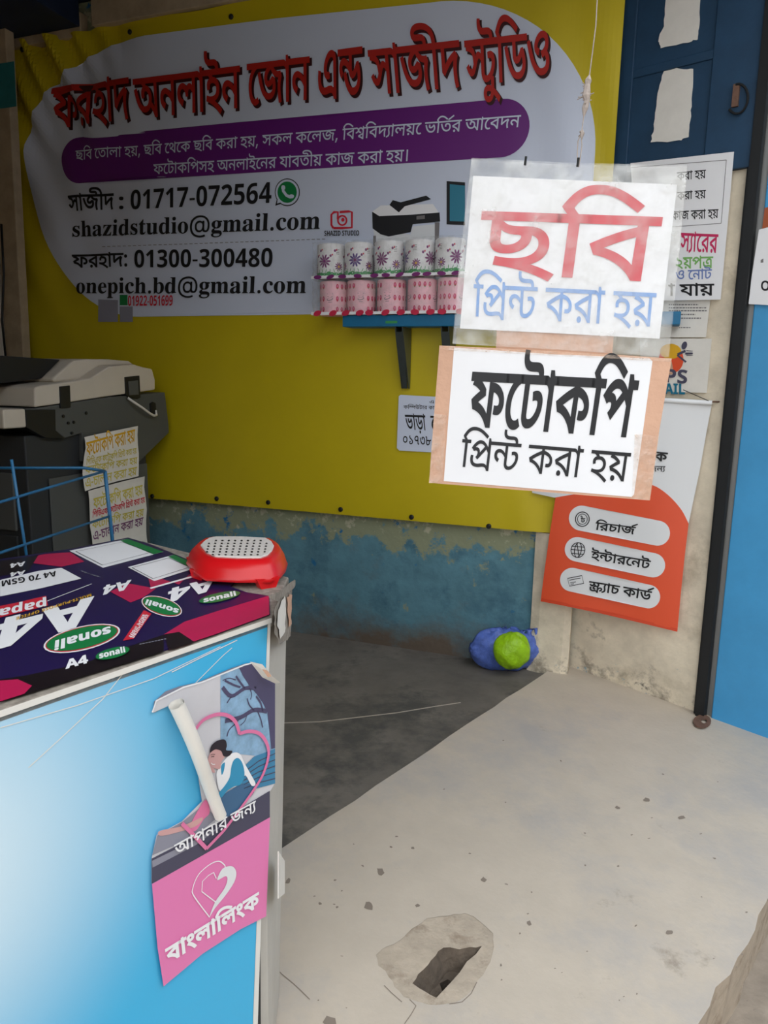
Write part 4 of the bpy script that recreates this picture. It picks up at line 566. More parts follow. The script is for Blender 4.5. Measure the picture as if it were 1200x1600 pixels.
def mat(name, rgb, rough=0.6, metal=0.0, spec=0.4, var=0.0, scale=20, bump=0.0, bscale=60, second=None, thr=(0.45, 0.6), sscale=6, detail=5, coat=0.0):
    """rgb in sRGB 0-255; var: mottling; second: a colour showing in patches (thr: noise band)"""
    m = bpy.data.materials.new(name)
    m.use_nodes = True
    nt = m.node_tree
    b = nt.nodes['Principled BSDF']
    b.inputs['Roughness'].default_value = rough
    b.inputs['Metallic'].default_value = metal
    b.inputs['Specular IOR Level'].default_value = spec
    if coat:
        b.inputs['Coat Weight'].default_value = coat
        b.inputs['Coat Roughness'].default_value = 0.15
    c = srgb(*rgb)
    b.inputs['Base Color'].default_value = c
    if var or bump or second:
        tc = nt.nodes.new('ShaderNodeTexCoord')
        sock = None
        if var:
            n = nt.nodes.new('ShaderNodeTexNoise')
            n.inputs['Scale'].default_value = scale
            n.inputs['Detail'].default_value = detail
            n.inputs['Roughness'].default_value = 0.65
            nt.links.new(tc.outputs['Object'], n.inputs['Vector'])
            r = nt.nodes.new('ShaderNodeValToRGB')
            r.color_ramp.elements[0].position = 0.3
            r.color_ramp.elements[1].position = 0.7
            r.color_ramp.elements[0].color = (*(x * (1 - var) for x in c[:3]), 1)
            r.color_ramp.elements[1].color = (*(min(1, x * (1 + var * 0.6)) for x in c[:3]), 1)
            nt.links.new(n.outputs['Fac'], r.inputs['Fac'])
            sock = r.outputs['Color']
        if second:
            for j, (rgb2, th, sc) in enumerate(second if isinstance(second, list) else [(second, thr, sscale)]):
                n2 = nt.nodes.new('ShaderNodeTexNoise')
                n2.inputs['Scale'].default_value = sc
                n2.inputs['Detail'].default_value = 8
                n2.inputs['Roughness'].default_value = 0.7
                mp = nt.nodes.new('ShaderNodeMapping')
                mp.inputs['Location'].default_value = (3.7 * j, 1.9, 5.1 * j)
                nt.links.new(tc.outputs['Object'], mp.inputs['Vector'])
                nt.links.new(mp.outputs[0], n2.inputs['Vector'])
                mr = nt.nodes.new('ShaderNodeMapRange')
                mr.inputs[1].default_value, mr.inputs[2].default_value = th
                nt.links.new(n2.outputs['Fac'], mr.inputs[0])
                mx = nt.nodes.new('ShaderNodeMix')
                mx.data_type = 'RGBA'
                nt.links.new(mr.outputs[0], mx.inputs[0])
                if sock:
                    nt.links.new(sock, mx.inputs[6])
                else:
                    mx.inputs[6].default_value = c
                mx.inputs[7].default_value = srgb(*rgb2)
                sock = mx.outputs[2]
        if sock:
            nt.links.new(sock, b.inputs['Base Color'])
        if bump:
            n3 = nt.nodes.new('ShaderNodeTexNoise')
            n3.inputs['Scale'].default_value = bscale
            n3.inputs['Detail'].default_value = 6
            nt.links.new(tc.outputs['Object'], n3.inputs['Vector'])
            bp = nt.nodes.new('ShaderNodeBump')
            bp.inputs['Strength'].default_value = bump
            bp.inputs['Distance'].default_value = 0.01
            nt.links.new(n3.outputs['Fac'], bp.inputs['Height'])
            nt.links.new(bp.outputs[0], b.inputs['Normal'])
    return m


def film(name, alpha=0.12, rough=0.12, tint=(235, 235, 230), bump=0.6, bscale=25):
    """clear plastic: mostly lets the light through, with creased glints"""
    m = bpy.data.materials.new(name)
    m.use_nodes = True
    nt = m.node_tree
    nt.nodes.remove(nt.nodes['Principled BSDF'])
    out = [n for n in nt.nodes if n.type == 'OUTPUT_MATERIAL'][0]
    tr = nt.nodes.new('ShaderNodeBsdfTransparent')
    pr = nt.nodes.new('ShaderNodeBsdfPrincipled')
    pr.inputs['Base Color'].default_value = srgb(*tint)
    pr.inputs['Roughness'].default_value = rough
    pr.inputs['Specular IOR Level'].default_value = 1.0
    mx = nt.nodes.new('ShaderNodeMixShader')
    mx.inputs[0].default_value = alpha
    tc = nt.nodes.new('ShaderNodeTexCoord')
    n = nt.nodes.new('ShaderNodeTexNoise')
    n.inputs['Scale'].default_value = bscale
    n.inputs['Detail'].default_value = 3
    nt.links.new(tc.outputs['Object'], n.inputs['Vector'])
    bp = nt.nodes.new('ShaderNodeBump')
    bp.inputs['Strength'].default_value = bump
    bp.inputs['Distance'].default_value = 0.02
    nt.links.new(n.outputs['Fac'], bp.inputs['Height'])
    nt.links.new(bp.outputs[0], pr.inputs['Normal'])
    mr = nt.nodes.new('ShaderNodeMapRange')
    mr.inputs[1].default_value, mr.inputs[2].default_value = 0.35, 0.75
    mr.inputs[3].default_value, mr.inputs[4].default_value = alpha * 0.4, min(1, alpha * 2.2)
    nt.links.new(n.outputs['Fac'], mr.inputs[0])
    nt.links.new(mr.outputs[0], mx.inputs[0])
    nt.links.new(tr.outputs[0], mx.inputs[1])
    nt.links.new(pr.outputs[0], mx.inputs[2])
    nt.links.new(mx.outputs[0], out.inputs[0])
    return m


M = dict(
    yellow=mat('yellow_vinyl', (198, 178, 18), 0.45, var=0.06, scale=3),
    vwhite=mat('white_vinyl', (208, 216, 234), 0.4),
    purple=mat('purple_print', (104, 30, 120), 0.4),
    ink=mat('black_ink', (22, 22, 26), 0.5),
    white=mat('white_print', (238, 238, 240), 0.5),
    titlered=mat('red_print', (176, 34, 24), 0.45),
    titledark=mat('dark_red_print', (56, 14, 16), 0.45),
    paper=mat('white_paper', (232, 232, 234), 0.7, var=0.03, scale=8),
    oldpaper=mat('aged_paper', (226, 222, 214), 0.75, var=0.06, scale=14),
    card=mat('brown_cardboard', (206, 164, 138), 0.75, var=0.08, scale=14, bump=0.15, bscale=120),
    film=film('clear_film', 0.17),
    film2=film('clear_wrap', 0.10, 0.1, bump=0.8, bscale=40),
    tape=film('packing_tape', 0.22, 0.15, (226, 200, 178), 0.4, 60),
    fadered=mat('faded_red_ink', (206, 78, 88), 0.6),
    fadeblue=mat('faded_blue_ink', (128, 164, 216), 0.6),
    cement=mat('dark_cement', (118, 112, 104), 0.8, var=0.3, scale=4, bump=0.3, bscale=40, second=[((84, 82, 78), (0.5, 0.62), 3.0)]),
    shademass=mat('grey_shade_mass', (120, 112, 104), 0.9, var=0.2, scale=2),
    slab=mat('pale_cement', (196, 184, 168), 0.85, var=0.06, scale=9, bump=0.12, bscale=60, second=[((176, 170, 164), (0.48, 0.66), 1.8), ((158, 146, 132), (0.64, 0.76), 7.0)]),
    ground=mat('street_dirt', (152, 140, 126), 0.95, var=0.25, scale=12, bump=0.5, bscale=30),
    wallblue=None,
    plaster=None,
    bluepaint=mat('dark_blue_paint', (32, 64, 92), 0.55, var=0.2, scale=9, bump=0.1),
    steelblue=mat('blue_painted_steel', (66, 150, 202), 0.4, var=0.1, scale=5, bump=0.05, second=[((104, 92, 84), (0.7, 0.74), 12.0)]),
    black=mat('black_iron', (22, 24, 26), 0.5, var=0.2, scale=30),
    rust=mat('rusty_iron', (112, 84, 70), 0.8, var=0.3, scale=40, bump=0.3),
    wood=mat('pale_weathered_wood', (176, 158, 132), 0.8, var=0.2, scale=10, bump=0.2),
    teal=mat('teal_paint', (36, 122, 128), 0.6, var=0.15),
    navy=mat('navy_tarpaulin', (26, 38, 62), 0.6, var=0.3, scale=5),
    shelfblue=mat('blue_shelf_paint', (14, 104, 146), 0.5, var=0.1, scale=15),
    steel=mat('grey_steel', (96, 104, 104), 0.35, 0.7, var=0.1),
    cream=mat('cream_plastic', (206, 196, 180), 0.5, var=0.04, scale=6),
    greybody=mat('grey_plastic', (84, 86, 84), 0.55, var=0.05, scale=6),
    darkbody=mat('charcoal_plastic', (48, 50, 52), 0.55),
    darkplastic=mat('black_plastic', (24, 25, 27), 0.45),
    wire=mat('blue_wire_coating', (34, 96, 136), 0.4),
    lime=mat('olive_ink', (206, 190, 84), 0.7),
    orangeink=mat('orange_ink', (226, 150, 40), 0.7),
    crimson=mat('crimson_ink', (196, 42, 92), 0.7),
    plumink=mat('plum_ink', (120, 70, 110), 0.7),
    stone=mat('grey_terrazzo', (150, 142, 132), 0.6, var=0.35, scale=90, detail=2),
    panelblue=None,
    trimwhite=mat('white_plastic_edge', (226, 224, 218), 0.5),
    paleside=mat('pale_laminate', (190, 186, 178), 0.6, var=0.08, scale=12),
    bench=mat('bench_print', (64, 130, 168), 0.5),
    alu=mat('grey_aluminium', (150, 150, 148), 0.4, 0.6),
    rubber=mat('black_rubber', (40, 42, 44), 0.6),
    boxnavy=mat('navy_print', (34, 24, 74), 0.3, var=0.1, scale=8),
    boxpink=mat('crimson_print', (188, 30, 82), 0.3, var=0.1, scale=10),
    boxblack=mat('black_print', (26, 20, 26), 0.3, var=0.2, scale=10),
    green=mat('green_print', (22, 124, 66), 0.35),
    gold=mat('gold_print', (222, 170, 40), 0.4),
    redp=mat('scarlet_print', (206, 40, 60), 0.4),
    stoolred=mat('red_plastic', (206, 20, 26), 0.3, spec=0.5),
    stoolwhite=mat('white_plastic', (216, 210, 204), 0.4),
    orange=mat('orange_print', (226, 84, 48), 0.4),
    orangedark=mat('dark_orange_print', (214, 72, 40), 0.4),
    vinyl=mat('pale_vinyl', (224, 226, 228), 0.4),
    pink=mat('pink_print', (226, 124, 178), 0.5),
    pinkline=mat('rose_print', (222, 120, 164), 0.5),
    photobg=mat('misty_print', (206, 205, 210), 0.5, var=0.06, scale=10),
    photosky=mat('pale_blue_print', (140, 176, 206), 0.5, var=0.25, scale=60),
    photodark=mat('slate_print', (74, 72, 92), 0.5),
    photomid=mat('grey_print', (140, 140, 154), 0.5),
    branch=mat('branch_print', (78, 74, 104), 0.5),
    skin=mat('skin_print', (206, 160, 158), 0.5),
    hair=mat('hair_print', (40, 34, 44), 0.5),
    sleeve=mat('sleeve_print', (54, 146, 186), 0.5),
    jeans=mat('denim_print', (66, 104, 140), 0.5),
    pinkpaper=mat('pink_wrap', (238, 186, 198), 0.55),
    redp2=mat('bud_print', (196, 34, 70), 0.5),
    violet=mat('violet_print', (118, 36, 108), 0.5),
    violet2=mat('indigo_print', (84, 50, 128), 0.5),
    leaf=mat('leaf_print', (58, 150, 84), 0.5),
    greyink=mat('grey_ink', (120, 116, 116), 0.6),
    greenink=mat('green_ink', (120, 176, 96), 0.7),
    blueink=mat('blue_ink', (110, 130, 184), 0.7),
    tealink=mat('teal_ink', (20, 110, 138), 0.7),
    screen=mat('teal_screen_print', (44, 124, 148), 0.4),
    bluebag=mat('blue_plastic_bag', (92, 118, 200), 0.35, var=0.35, scale=25, bump=0.6, bscale=40),
    limebag=mat('lime_plastic_bag', (156, 206, 26), 0.35, var=0.25, scale=30, bump=0.6, bscale=45),
    string=mat('twine', (170, 158, 150), 0.8, var=0.2, scale=200),
    darkhole=mat('damp_soil', (104, 92, 80), 0.95, var=0.3, scale=30, bump=0.5),
    broken=mat('broken_cement', (184, 170, 152), 0.9, var=0.16, scale=16, bump=0.4, bscale=50, second=[((146, 130, 112), (0.52, 0.68), 14.0)]),
    crack=mat('crack_dirt', (136, 124, 112), 0.95),
    brick=mat('brick_patch', (160, 84, 52), 0.8),
)


def old_wall(name, rgb, layers, bump=0.4):
    """painted plaster: layers of (colour, noise scale, (edge, full), height from, height to, strength) - peeled or stained bands"""
    m = mat(name, rgb, 0.85, var=0.22, scale=6, bump=bump, bscale=24)
    nt = m.node_tree
    b = nt.nodes['Principled BSDF']
    sock = b.inputs['Base Color'].links[0].from_socket
    g = nt.nodes.new('ShaderNodeNewGeometry')
    sp = nt.nodes.new('ShaderNodeSeparateXYZ')
    nt.links.new(g.outputs['Position'], sp.inputs[0])
    for j, (c, sc_, th, h0, h1, st_) in enumerate(layers):
        n = nt.nodes.new('ShaderNodeTexNoise')
        n.inputs['Scale'].default_value = sc_
        n.inputs['Detail'].default_value = 9
        n.inputs['Roughness'].default_value = 0.68
        mp = nt.nodes.new('ShaderNodeMapping')
        mp.inputs['Location'].default_value = (2.3 * j, 7.7 - j, 1.1 * j)
        nt.links.new(g.outputs['Position'], mp.inputs['Vector'])
        nt.links.new(mp.outputs[0], n.inputs['Vector'])
        hr_ = nt.nodes.new('ShaderNodeMapRange')
        hr_.inputs[1].default_value, hr_.inputs[2].default_value = h0, h1
        hr_.inputs[3].default_value, hr_.inputs[4].default_value = 0.0, st_
        nt.links.new(sp.outputs[2], hr_.inputs[0])
        ad = nt.nodes.new('ShaderNodeMath')
        ad.operation = 'ADD'
        nt.links.new(n.outputs['Fac'], ad.inputs[0])
        nt.links.new(hr_.outputs[0], ad.inputs[1])
        mr = nt.nodes.new('ShaderNodeMapRange')
        mr.inputs[1].default_value, mr.inputs[2].default_value = th
        nt.links.new(ad.outputs[0], mr.inputs[0])
        mx = nt.nodes.new('ShaderNodeMix')
        mx.data_type = 'RGBA'
        nt.links.new(mr.outputs[0], mx.inputs[0])
        nt.links.new(sock, mx.inputs[6])
        mx.inputs[7].default_value = srgb(*c)
        sock = mx.outputs[2]
    nt.links.new(sock, b.inputs['Base Color'])
    return m


M['wallblue'] = old_wall('peeling_blue_plaster', (96, 142, 158), [((72, 112, 130), 5.0, (0.5, 0.66), 0, 1, 0.0), ((146, 152, 124), 7.0, (0.62, 0.67), 0.38, 0.56, 0.27),
                         ((186, 184, 158), 16.0, (0.72, 0.78), 0.36, 0.58, 0.2), ((40, 110, 158), 9.0, (0.66, 0.70), 0.3, 0.58, 0.08), ((104, 92, 80), 4.0, (0.62, 0.95), 0.26, 0.0, 0.42)])
M['plaster'] = old_wall('cream_plaster', (222, 210, 188), [((190, 178, 156), 5.0, (0.54, 0.68), 0, 1, 0.0), ((150, 140, 124), 9.0, (0.68, 0.8), 0.32, 0.0, 0.18),
                        ((92, 88, 80), 16.0, (0.76, 0.84), 0.22, -0.05, 0.22), ((110, 150, 170), 12.0, (0.78, 0.84), 0.3, 0.0, 0.16)])


def gradient_sheet(name, c0, c1, p0, p1, rough=0.35):
    """printed sheet whose colour runs from c0 to c1 between two world points"""
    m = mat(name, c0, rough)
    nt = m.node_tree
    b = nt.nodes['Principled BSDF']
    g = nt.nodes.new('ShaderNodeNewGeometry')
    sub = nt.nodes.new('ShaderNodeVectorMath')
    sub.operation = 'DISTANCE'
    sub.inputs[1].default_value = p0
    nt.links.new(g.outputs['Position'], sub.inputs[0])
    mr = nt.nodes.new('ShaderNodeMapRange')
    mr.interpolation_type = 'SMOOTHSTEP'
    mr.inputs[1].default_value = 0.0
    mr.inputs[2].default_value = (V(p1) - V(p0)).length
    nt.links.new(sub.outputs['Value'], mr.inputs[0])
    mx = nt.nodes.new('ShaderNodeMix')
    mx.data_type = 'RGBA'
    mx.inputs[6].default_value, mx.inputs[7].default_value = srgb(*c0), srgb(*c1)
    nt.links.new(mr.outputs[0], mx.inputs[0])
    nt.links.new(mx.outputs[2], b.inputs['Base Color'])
    return m

# ------------------------------------------------------------------ where the surfaces stand
W = Plane((0.665, 2.979, 0), (-0.346, -0.938, 0))            # back wall of the shop
Q = Plane((0.803, 2.986, 0), (-0.648, -0.762, 0))            # wall closing the veranda
TD, TN = V((0.614, 0.789, 0)), V((0.789, -0.614, 0))          # shop front: its line and the way out
T0 = V((-0.255, 1.703, 0))
VER = Plane(T0, (TN * 0.07 + V((0, 0, 1))), TD)               # veranda falls gently to the street
FLOOR = level(-0.012)
ZC = 2.86

# ------------------------------------------------------------------ the setting
mb = MB()
poly = [(-2.2, 4.2), (-3.2, 0.7), (-1.2, -0.5), T0.to_2d() - TD.to_2d() * 2.2, T0.to_2d() + TD.to_2d() * 1.75, (1.2, 3.3)]
mb.prism([V((p[0], p[1], -0.1)) for p in poly], (0, 0, 0.088), M['cement'])
fl = build(mb, 'floor', kind='structure')
mb = MB()   # hairline of pale mortar across the dark floor
pts = [(440, 1130), (500, 1128), (560, 1121), (620, 1114), (680, 1104), (720, 1098)]
mb.line(FLOOR, pts, 0.007, M['slab'], 0.0008)
build(mb, 'floor_joint', kind='structure', parent=fl)

e0, e1 = VER.at(1090, 1600), VER.at(1200, 1408)
ed = (e1 - e0).normalized()
u_ = lambda p: VER.uv(p)
rng = random.Random(5)
edge_out = [u_(e0 + ed * (k * 0.06) + VER.ux.cross(VER.n) * rng.uniform(-0.008, 0.008)) for k in range(-34, 30)]
thr_edge = [(x * 0.1, rng.uniform(-0.003, 0.003)) for x in range(17, -23, -1)]
slab_outline = edge_out + [(1.75, edge_out[-1][1])] + thr_edge
HOLE = [(646, 1537), (664, 1549), (683, 1558), (706, 1533), (731, 1503), (754, 1478), (735, 1480), (716, 1482), (692, 1479), (680, 1492), (668, 1508), (655, 1522)]
RIM = [(608, 1525), (622, 1548), (640, 1562), (668, 1569), (702, 1569), (728, 1556), (748, 1533), (764, 1502), (772, 1468), (757, 1446), (728, 1428), (700, 1430), (668, 1436), (645, 1452), (622, 1470), (596, 1482), (588, 1500)]
rng = random.Random(31)
HOLE = [(x + rng.uniform(-1.6, 1.6), y + rng.uniform(-1.2, 1.2)) for x, y in [q for a, b in zip(HOLE, HOLE[1:] + HOLE[:1]) for q in (a, ((a[0] + b[0]) / 2, (a[1] + b[1]) / 2))]]
hole_uv = [u_(VER.at(*p)) for p in HOLE]
rng = random.Random(21)
RIM = soft(RIM, True, 3)
RIM = [(x + rng.uniform(-2.2, 2.2), y + rng.uniform(-1.6, 1.6)) for x, y in RIM]
rim_uv = [u_(VER.at(*p)) for p in RIM]
mb = MB()
mb.uvpoly(VER, [slab_outline, rim_uv], M['slab'], 0.0)
mb.uvpoly(VER, [rim_uv, hole_uv], M['broken'], -0.0006)
k = len(slab_outline)
for i in range(k):
    a, b = slab_outline[i], slab_outline[(i + 1) % k]
    mb.quad(VER.w(*a), VER.w(*b), VER.w(*b, -0.2), VER.w(*a, -0.2), M['broken'])
hn = len(hole_uv)
hc = V((sum(p[0] for p in hole_uv) / hn, sum(p[1] for p in hole_uv) / hn))
low = [tuple(hc + V((0.01, -0.012)) + (V(p) - hc) * 0.72) for p in hole_uv]
for i in range(hn):
    a, b, c, d = hole_uv[i], hole_uv[(i + 1) % hn], low[(i + 1) % hn], low[i]
    mb.quad(VER.w(*a, -0.0006), VER.w(*b, -0.0006), VER.w(*c, -0.05), VER.w(*d, -0.05), M['darkhole'])
pit = [u_(VER.at(*p)) for p in [(690, 1506), (703, 1500), (714, 1507), (707, 1520), (694, 1517)]]
mb.uvpoly(VER, [low, pit], M['darkhole'], -0.05)
for i in range(len(pit)):
    a, b = pit[i], pit[(i + 1) % len(pit)]
    mb.quad(VER.w(*a, -0.05), VER.w(*b, -0.05), VER.w(*b, -0.3), VER.w(*a, -0.3), M['darkhole'])
mb.uvpoly(VER, [pit], M['darkhole'], -0.3)
ver = build(mb, 'floor_veranda', kind='structure')
mb = MB()   # cracks and pock marks in the veranda floor
for pts in ([(426, 1508), (440, 1522), (458, 1537), (470, 1548), (484, 1562)], [(640, 1562), (650, 1572), (642, 1586), (632, 1600)],
            [(702, 1569), (722, 1566), (736, 1553), (745, 1535)], [(628, 1566), (612, 1552), (600, 1540)]):
    mb.line(VER, pts, 0.0018, M['crack'], 0.0008)
rng = random.Random(11)
spots = [(595, 1362, 7, 5), (576, 1416, 6, 7), (652, 1415, 4, 3), (740, 1590, 10, 6), (515, 1596, 10, 8), (450, 1377, 4, 5), (1010, 1250, 5, 3), (965, 1262, 4, 2), (1065, 1278, 6, 3), (1046, 1457, 6, 4), (500, 1412, 3, 2), (756, 1375, 4, 4), (827, 1443, 4, 4), (645, 1325, 3, 2)]
spots += [(rng.uniform(470, 1180), rng.uniform(1130, 1580), rng.uniform(1.0, 2.6), rng.uniform(0.6, 1.4)) for _ in range(60)]
for x, y, a, b in spots:
    if (VER.at(x, y) - T0).dot(TN) > 0.05 and not (590 < x < 780 and y > 1420):
        pts = ell(x, y, a, b, rng.uniform(-30, 30), 9)
        pts = [(p[0] + rng.uniform(-.3, .3) * a, p[1] + rng.uniform(-.3, .3) * b) for p in pts]
        mb.poly(VER, pts, M['crack'], 0.0007)
build(mb, 'floor_pock_marks', parent=ver, kind='structure')

mb = MB()
g = []
n = 26
rng = random.Random(2)
for j in range(n + 1):
    for i in range(n + 1):
        x, y = -8 + 18 * i / n, -9 + 14 * j / n
        g.append(V((x, y, -0.26 + rng.uniform(-0.01, 0.01))))
mb.add(g, [(j * (n + 1) + i, j * (n + 1) + i + 1, (j + 1) * (n + 1) + i + 1, (j + 1) * (n + 1) + i) for j in range(n) for i in range(n)], M['ground'])
build(mb, 'ground', kind='structure')

mb = MB()
mb.box(W.w(-2.75, -0.1, -0.14), W.ux * 2.875, V((0, 0, ZC + 0.1)), W.n * 0.14, M['wallblue'])
build(mb, 'wall_back', kind='structure')
mb = MB()
mb.box(W.w(-2.75, -0.1, -0.14), -W.ux * 0.1, W.n * 3.4, V((0, 0, ZC + 0.1)), M['wood'])
build(mb, 'wall_left', kind='structure')
mb = MB()  # out-of-view closing wall, added to darken the left of the interior
a = V((-1.2, 0.3, -0.3))
b = V((-3.05, 0.9, -0.3))
dd = (b - a).normalized()
mb.box(a, b - a, V((-dd.y, dd.x, 0)) * -0.1, V((0, 0, ZC + 0.3)), M['wood'])
build(mb, 'shade_wall_front', kind='structure')
mb = MB()
mb.box(Q.w(-0.06, -0.35, -0.2), Q.ux * 0.595, V((0, 0, ZC + 0.35)), Q.n * 0.2, M['plaster'])
wr = build(mb, 'wall_right', kind='structure')
mb = MB()   # stub of plastered post beside the gap
rings = []
for z, g_ in ((-0.02, 0.035), (0.05, 0.028), (0.2, 0.02), (0.4, 0.018), (0.583, 0.018)):
    rings.append([W.w(-0.03 - g_ * 0.3, z, -0.02), W.w(-0.03 - g_ * 0.3, z, g_ + 0.0), W.w(0.0, z, g_ + 0.012), W.w(0.105 - g_ * 0.2, z, g_ + 0.012), W.w(0.128, z, g_), W.w(0.128, z, -0.02)])
mb.loft(rings, M['plaster'])
build(mb, 'wall_post', kind='structure')
mb = MB()   # roof slab, reaching out over the veranda
out1, out0 = T0 + TD * 2.1 + TN * 0.92, T0 - TD * 2.6 + TN * 0.92
pl = [V((-2.3, 4.3, ZC)), V((-3.4, 0.5, ZC)), V((out0.x, out0.y, ZC)), V((out1.x, out1.y, ZC)), V((1.3, 3.4, ZC))]
mb.prism(pl, (0, 0, 0.08), M['navy'])
build(mb, 'ceiling', kind='structure')
mb = MB()   # unseen plain mass across the lane, added to dim the shop interior
o_ = T0 + TN * 6.0 - TD * 9
mb.box(V((o_.x, o_.y, -0.3)), TD * 18, TN * 0.4, V((0, 0, 4.6)), M['shademass'])
build(mb, 'shade_wall_opposite', kind='structure')
mb = MB()   # steel door bay closing the veranda on the street side
for i in range(2):
    u0 = 0.585 + i * 0.62
    mb.box(Q.w(u0, -0.07, -0.04), Q.ux * 0.612, V((0, 0, ZC + 0.05)), Q.n * 0.045, M['steelblue'])
mb.box(Q.w(0.56, -0.1, -0.05), Q.ux * 1.1, V((0, 0, ZC + 0.1)), Q.n * 0.03, M['steelblue'])
build(mb, 'door_2', kind='structure', bevel=0.004)
mb = MB()
mb.box(Q.w(0.535, -0.3, -0.1), Q.ux * 0.05, V((0, 0, ZC + 0.3)), Q.n * 0.09, M['alu'])
build(mb, 'trim_2', kind='structure')
mb = MB()
a, b = Q.up(0.03).at(1093, 1122), Q.up(0.03).at(1192, 130)
dirn = (b - a).normalized()
b2 = a + dirn * ((ZC - a.z) / dirn.z)
mb.box(a - Q.ux * 0.016 - Q.n * 0.03, Q.ux * 0.032, b2 - a, Q.n * 0.035, M['black'])
mb.box(a - Q.ux * 0.026 - Q.n * 0.03, Q.ux * 0.012, b2 - a, Q.n * 0.02, M['black'])
tr = build(mb, 'trim_1', kind='structure')
mb = MB()
pl_l = VER.up(0.006)
lug = ell(1096, 1128, 13, 10, 0, 20)
cs = [[pl_l.uv(pl_l.at(*p)) for p in ell(1097, 1128, 14, 10, 0, 20)], [pl_l.uv(pl_l.at(*p)) for p in ell(1100, 1128, 4.5, 3.6, 0, 14)]]
mb.uvpoly(pl_l, cs, M['rust'], 0.004)
mb.uvpoly(pl_l, cs, M['rust'], 0.0)
for c in cs:
    for i in range(len(c)):
        a, b = c[i], c[(i + 1) % len(c)]
        mb.quad(pl_l.w(*a), pl_l.w(*b), pl_l.w(*b, 0.004), pl_l.w(*a, 0.004), M['rust'])
build(mb, 'trim_lug', kind='structure', parent=tr)

# blue wooden door leaf above the plaster
d1 = thing('door_1', Q.w(0.3, 1.95, 0.0), None, None, kind='structure')
QB = Q.up(0.022)
mb = MB()
mb.box(Q.w(0.045, 1.905, 0.0), Q.ux * 0.485, V((0, 0, ZC - 1.905)), Q.n * 0.014, M['bluepaint'])
mb.box(Q.w(0.045, 1.905, 0.0), Q.ux * 0.06, V((0, 0, ZC - 1.905)), Q.n * 0.026, M['bluepaint'])
mb.box(Q.w(0.38, 1.905, 0.0), Q.ux * 0.15, V((0, 0, ZC - 1.905)), Q.n * 0.024, M['bluepaint'])
for z in (1.905, 2.27, 2.60):
    mb.box(Q.w(0.1, z, 0.0), Q.ux * 0.3, V((0, 0, 0.05 if z < 2 else 0.03)), Q.n * 0.022, M['bluepaint'])
build(mb, 'door_leaf', parent=d1, bevel=0.003, kind='structure')
Z5 = lambda x, y: (850 + x / 3.077, y / 3.077)
QP = Q.up(0.016)
rng = random.Random(8)


def ragged(pts, amp, n=5):
    out = []
    for i in range(len(pts)):
        a, b = pts[i], pts[(i + 1) % len(pts)]
        for k in range(n):
            t = k / n
            out.append((a[0] + (b[0] - a[0]) * t + rng.uniform(-amp, amp), a[1] + (b[1] - a[1]) * t + rng.uniform(-amp, amp)))
    return out


for pts in ([Z5(*p) for p in [(590, -20), (755, -20), (750, 120), (740, 190), (690, 205), (560, 230), (552, 190), (575, 130)]],
            [Z5(*p) for p in [(575, 345), (640, 330), (722, 335), (708, 480), (708, 560), (695, 660), (650, 678), (515, 685), (530, 600), (545, 450)]]):
    mb = MB()
    mb.poly(QP, ragged(pts, 1.2), M['oldpaper'], 0.002)
    build(mb, 'paper_remnant', parent=d1, kind='structure')
mb = MB()
mb.tube([QB.at(*Z5(*p), 0.012) for p in ell(935, 480, 50, 72, 8, 14, -110, 130)], 0.004, M['black'], 6)
mb.box(QB.at(*Z5(905, 520), 0.0), Q.ux * 0.02, V((0, 0, 0.07)), Q.n * 0.012, M['rust'])
build(mb, 'door_ring', parent=d1, kind='structure')

# timber above and beside the banner
mb = MB()
mb.box(W.w(-2.12, 2.722, 0.0), W.ux * 2.32, V((0, 0, 0.115)), W.n * 0.07, M['wood'])
mb.box(W.w(-2.62, 2.70, 0.0), W.ux * 0.42, V((0, 0, 0.10)), W.n * 0.05, M['wood'])
build(mb, 'trim_3', kind='structure', bevel=0.004)
mb = MB()
mb.box(W.w(-2.76, 2.735, 0.052), W.ux * 0.56, V((0, 0, 0.12)), W.n * 0.7, M['navy'])
mb.box(W.w(-2.76, 2.70, 0.052), W.ux * 0.14, V((0, 0, 0.05)), W.n * 0.7, M['wood'])
build(mb, 'trim_4', kind='structure', bevel=0.004)
post = thing('wooden_post', W.w(-2.68, 0, 0.05), 'pale weathered wooden corner post with a band of teal paint, behind the photocopier', 'post')
mb = MB()
a, b = W.up(0.1).at(8, 60), W.up(0.1).at(36, 570)
dn = (b - a).normalized()
a2, b2 = a - dn * 0.12, b + dn * ((b.z) / -dn.z)
mb.box(b2 - W.ux * 0.055, W.ux * 0.11, a2 - b2, W.n * 0.05, M['wood'])
build(mb, 'post_shaft', parent=post, bevel=0.004)
mb = MB()
c0 = W.up(0.152).at(13, 168)
mb.box(c0 - W.ux * 0.05, W.ux * 0.1, (a2 - b2).normalized() * 0.19, W.n * 0.002, M['teal'])
build(mb, 'paint_band', parent=post)
for k, (x, w_) in enumerate([(-2.745, 0.05)]):
    mb = MB()
    mb.box(W.w(x, 0, 0.12), W.ux * w_, V((0, 0, ZC)), W.n * 0.03, M['oldpaper'])
    build(mb, 'trim_5', kind='structure', bevel=0.003)
mb = MB()
mb.tube([W.up(0.2).at(2, 350), W.up(0.2).at(6, 430), W.up(0.2).at(3, 500), W.up(0.2).at(9, 560)], 0.006, M['darkplastic'], 6)
tag(build(mb, 'cable', smooth=True), 'dark cable hanging down beside the weathered wooden corner post', 'cable')

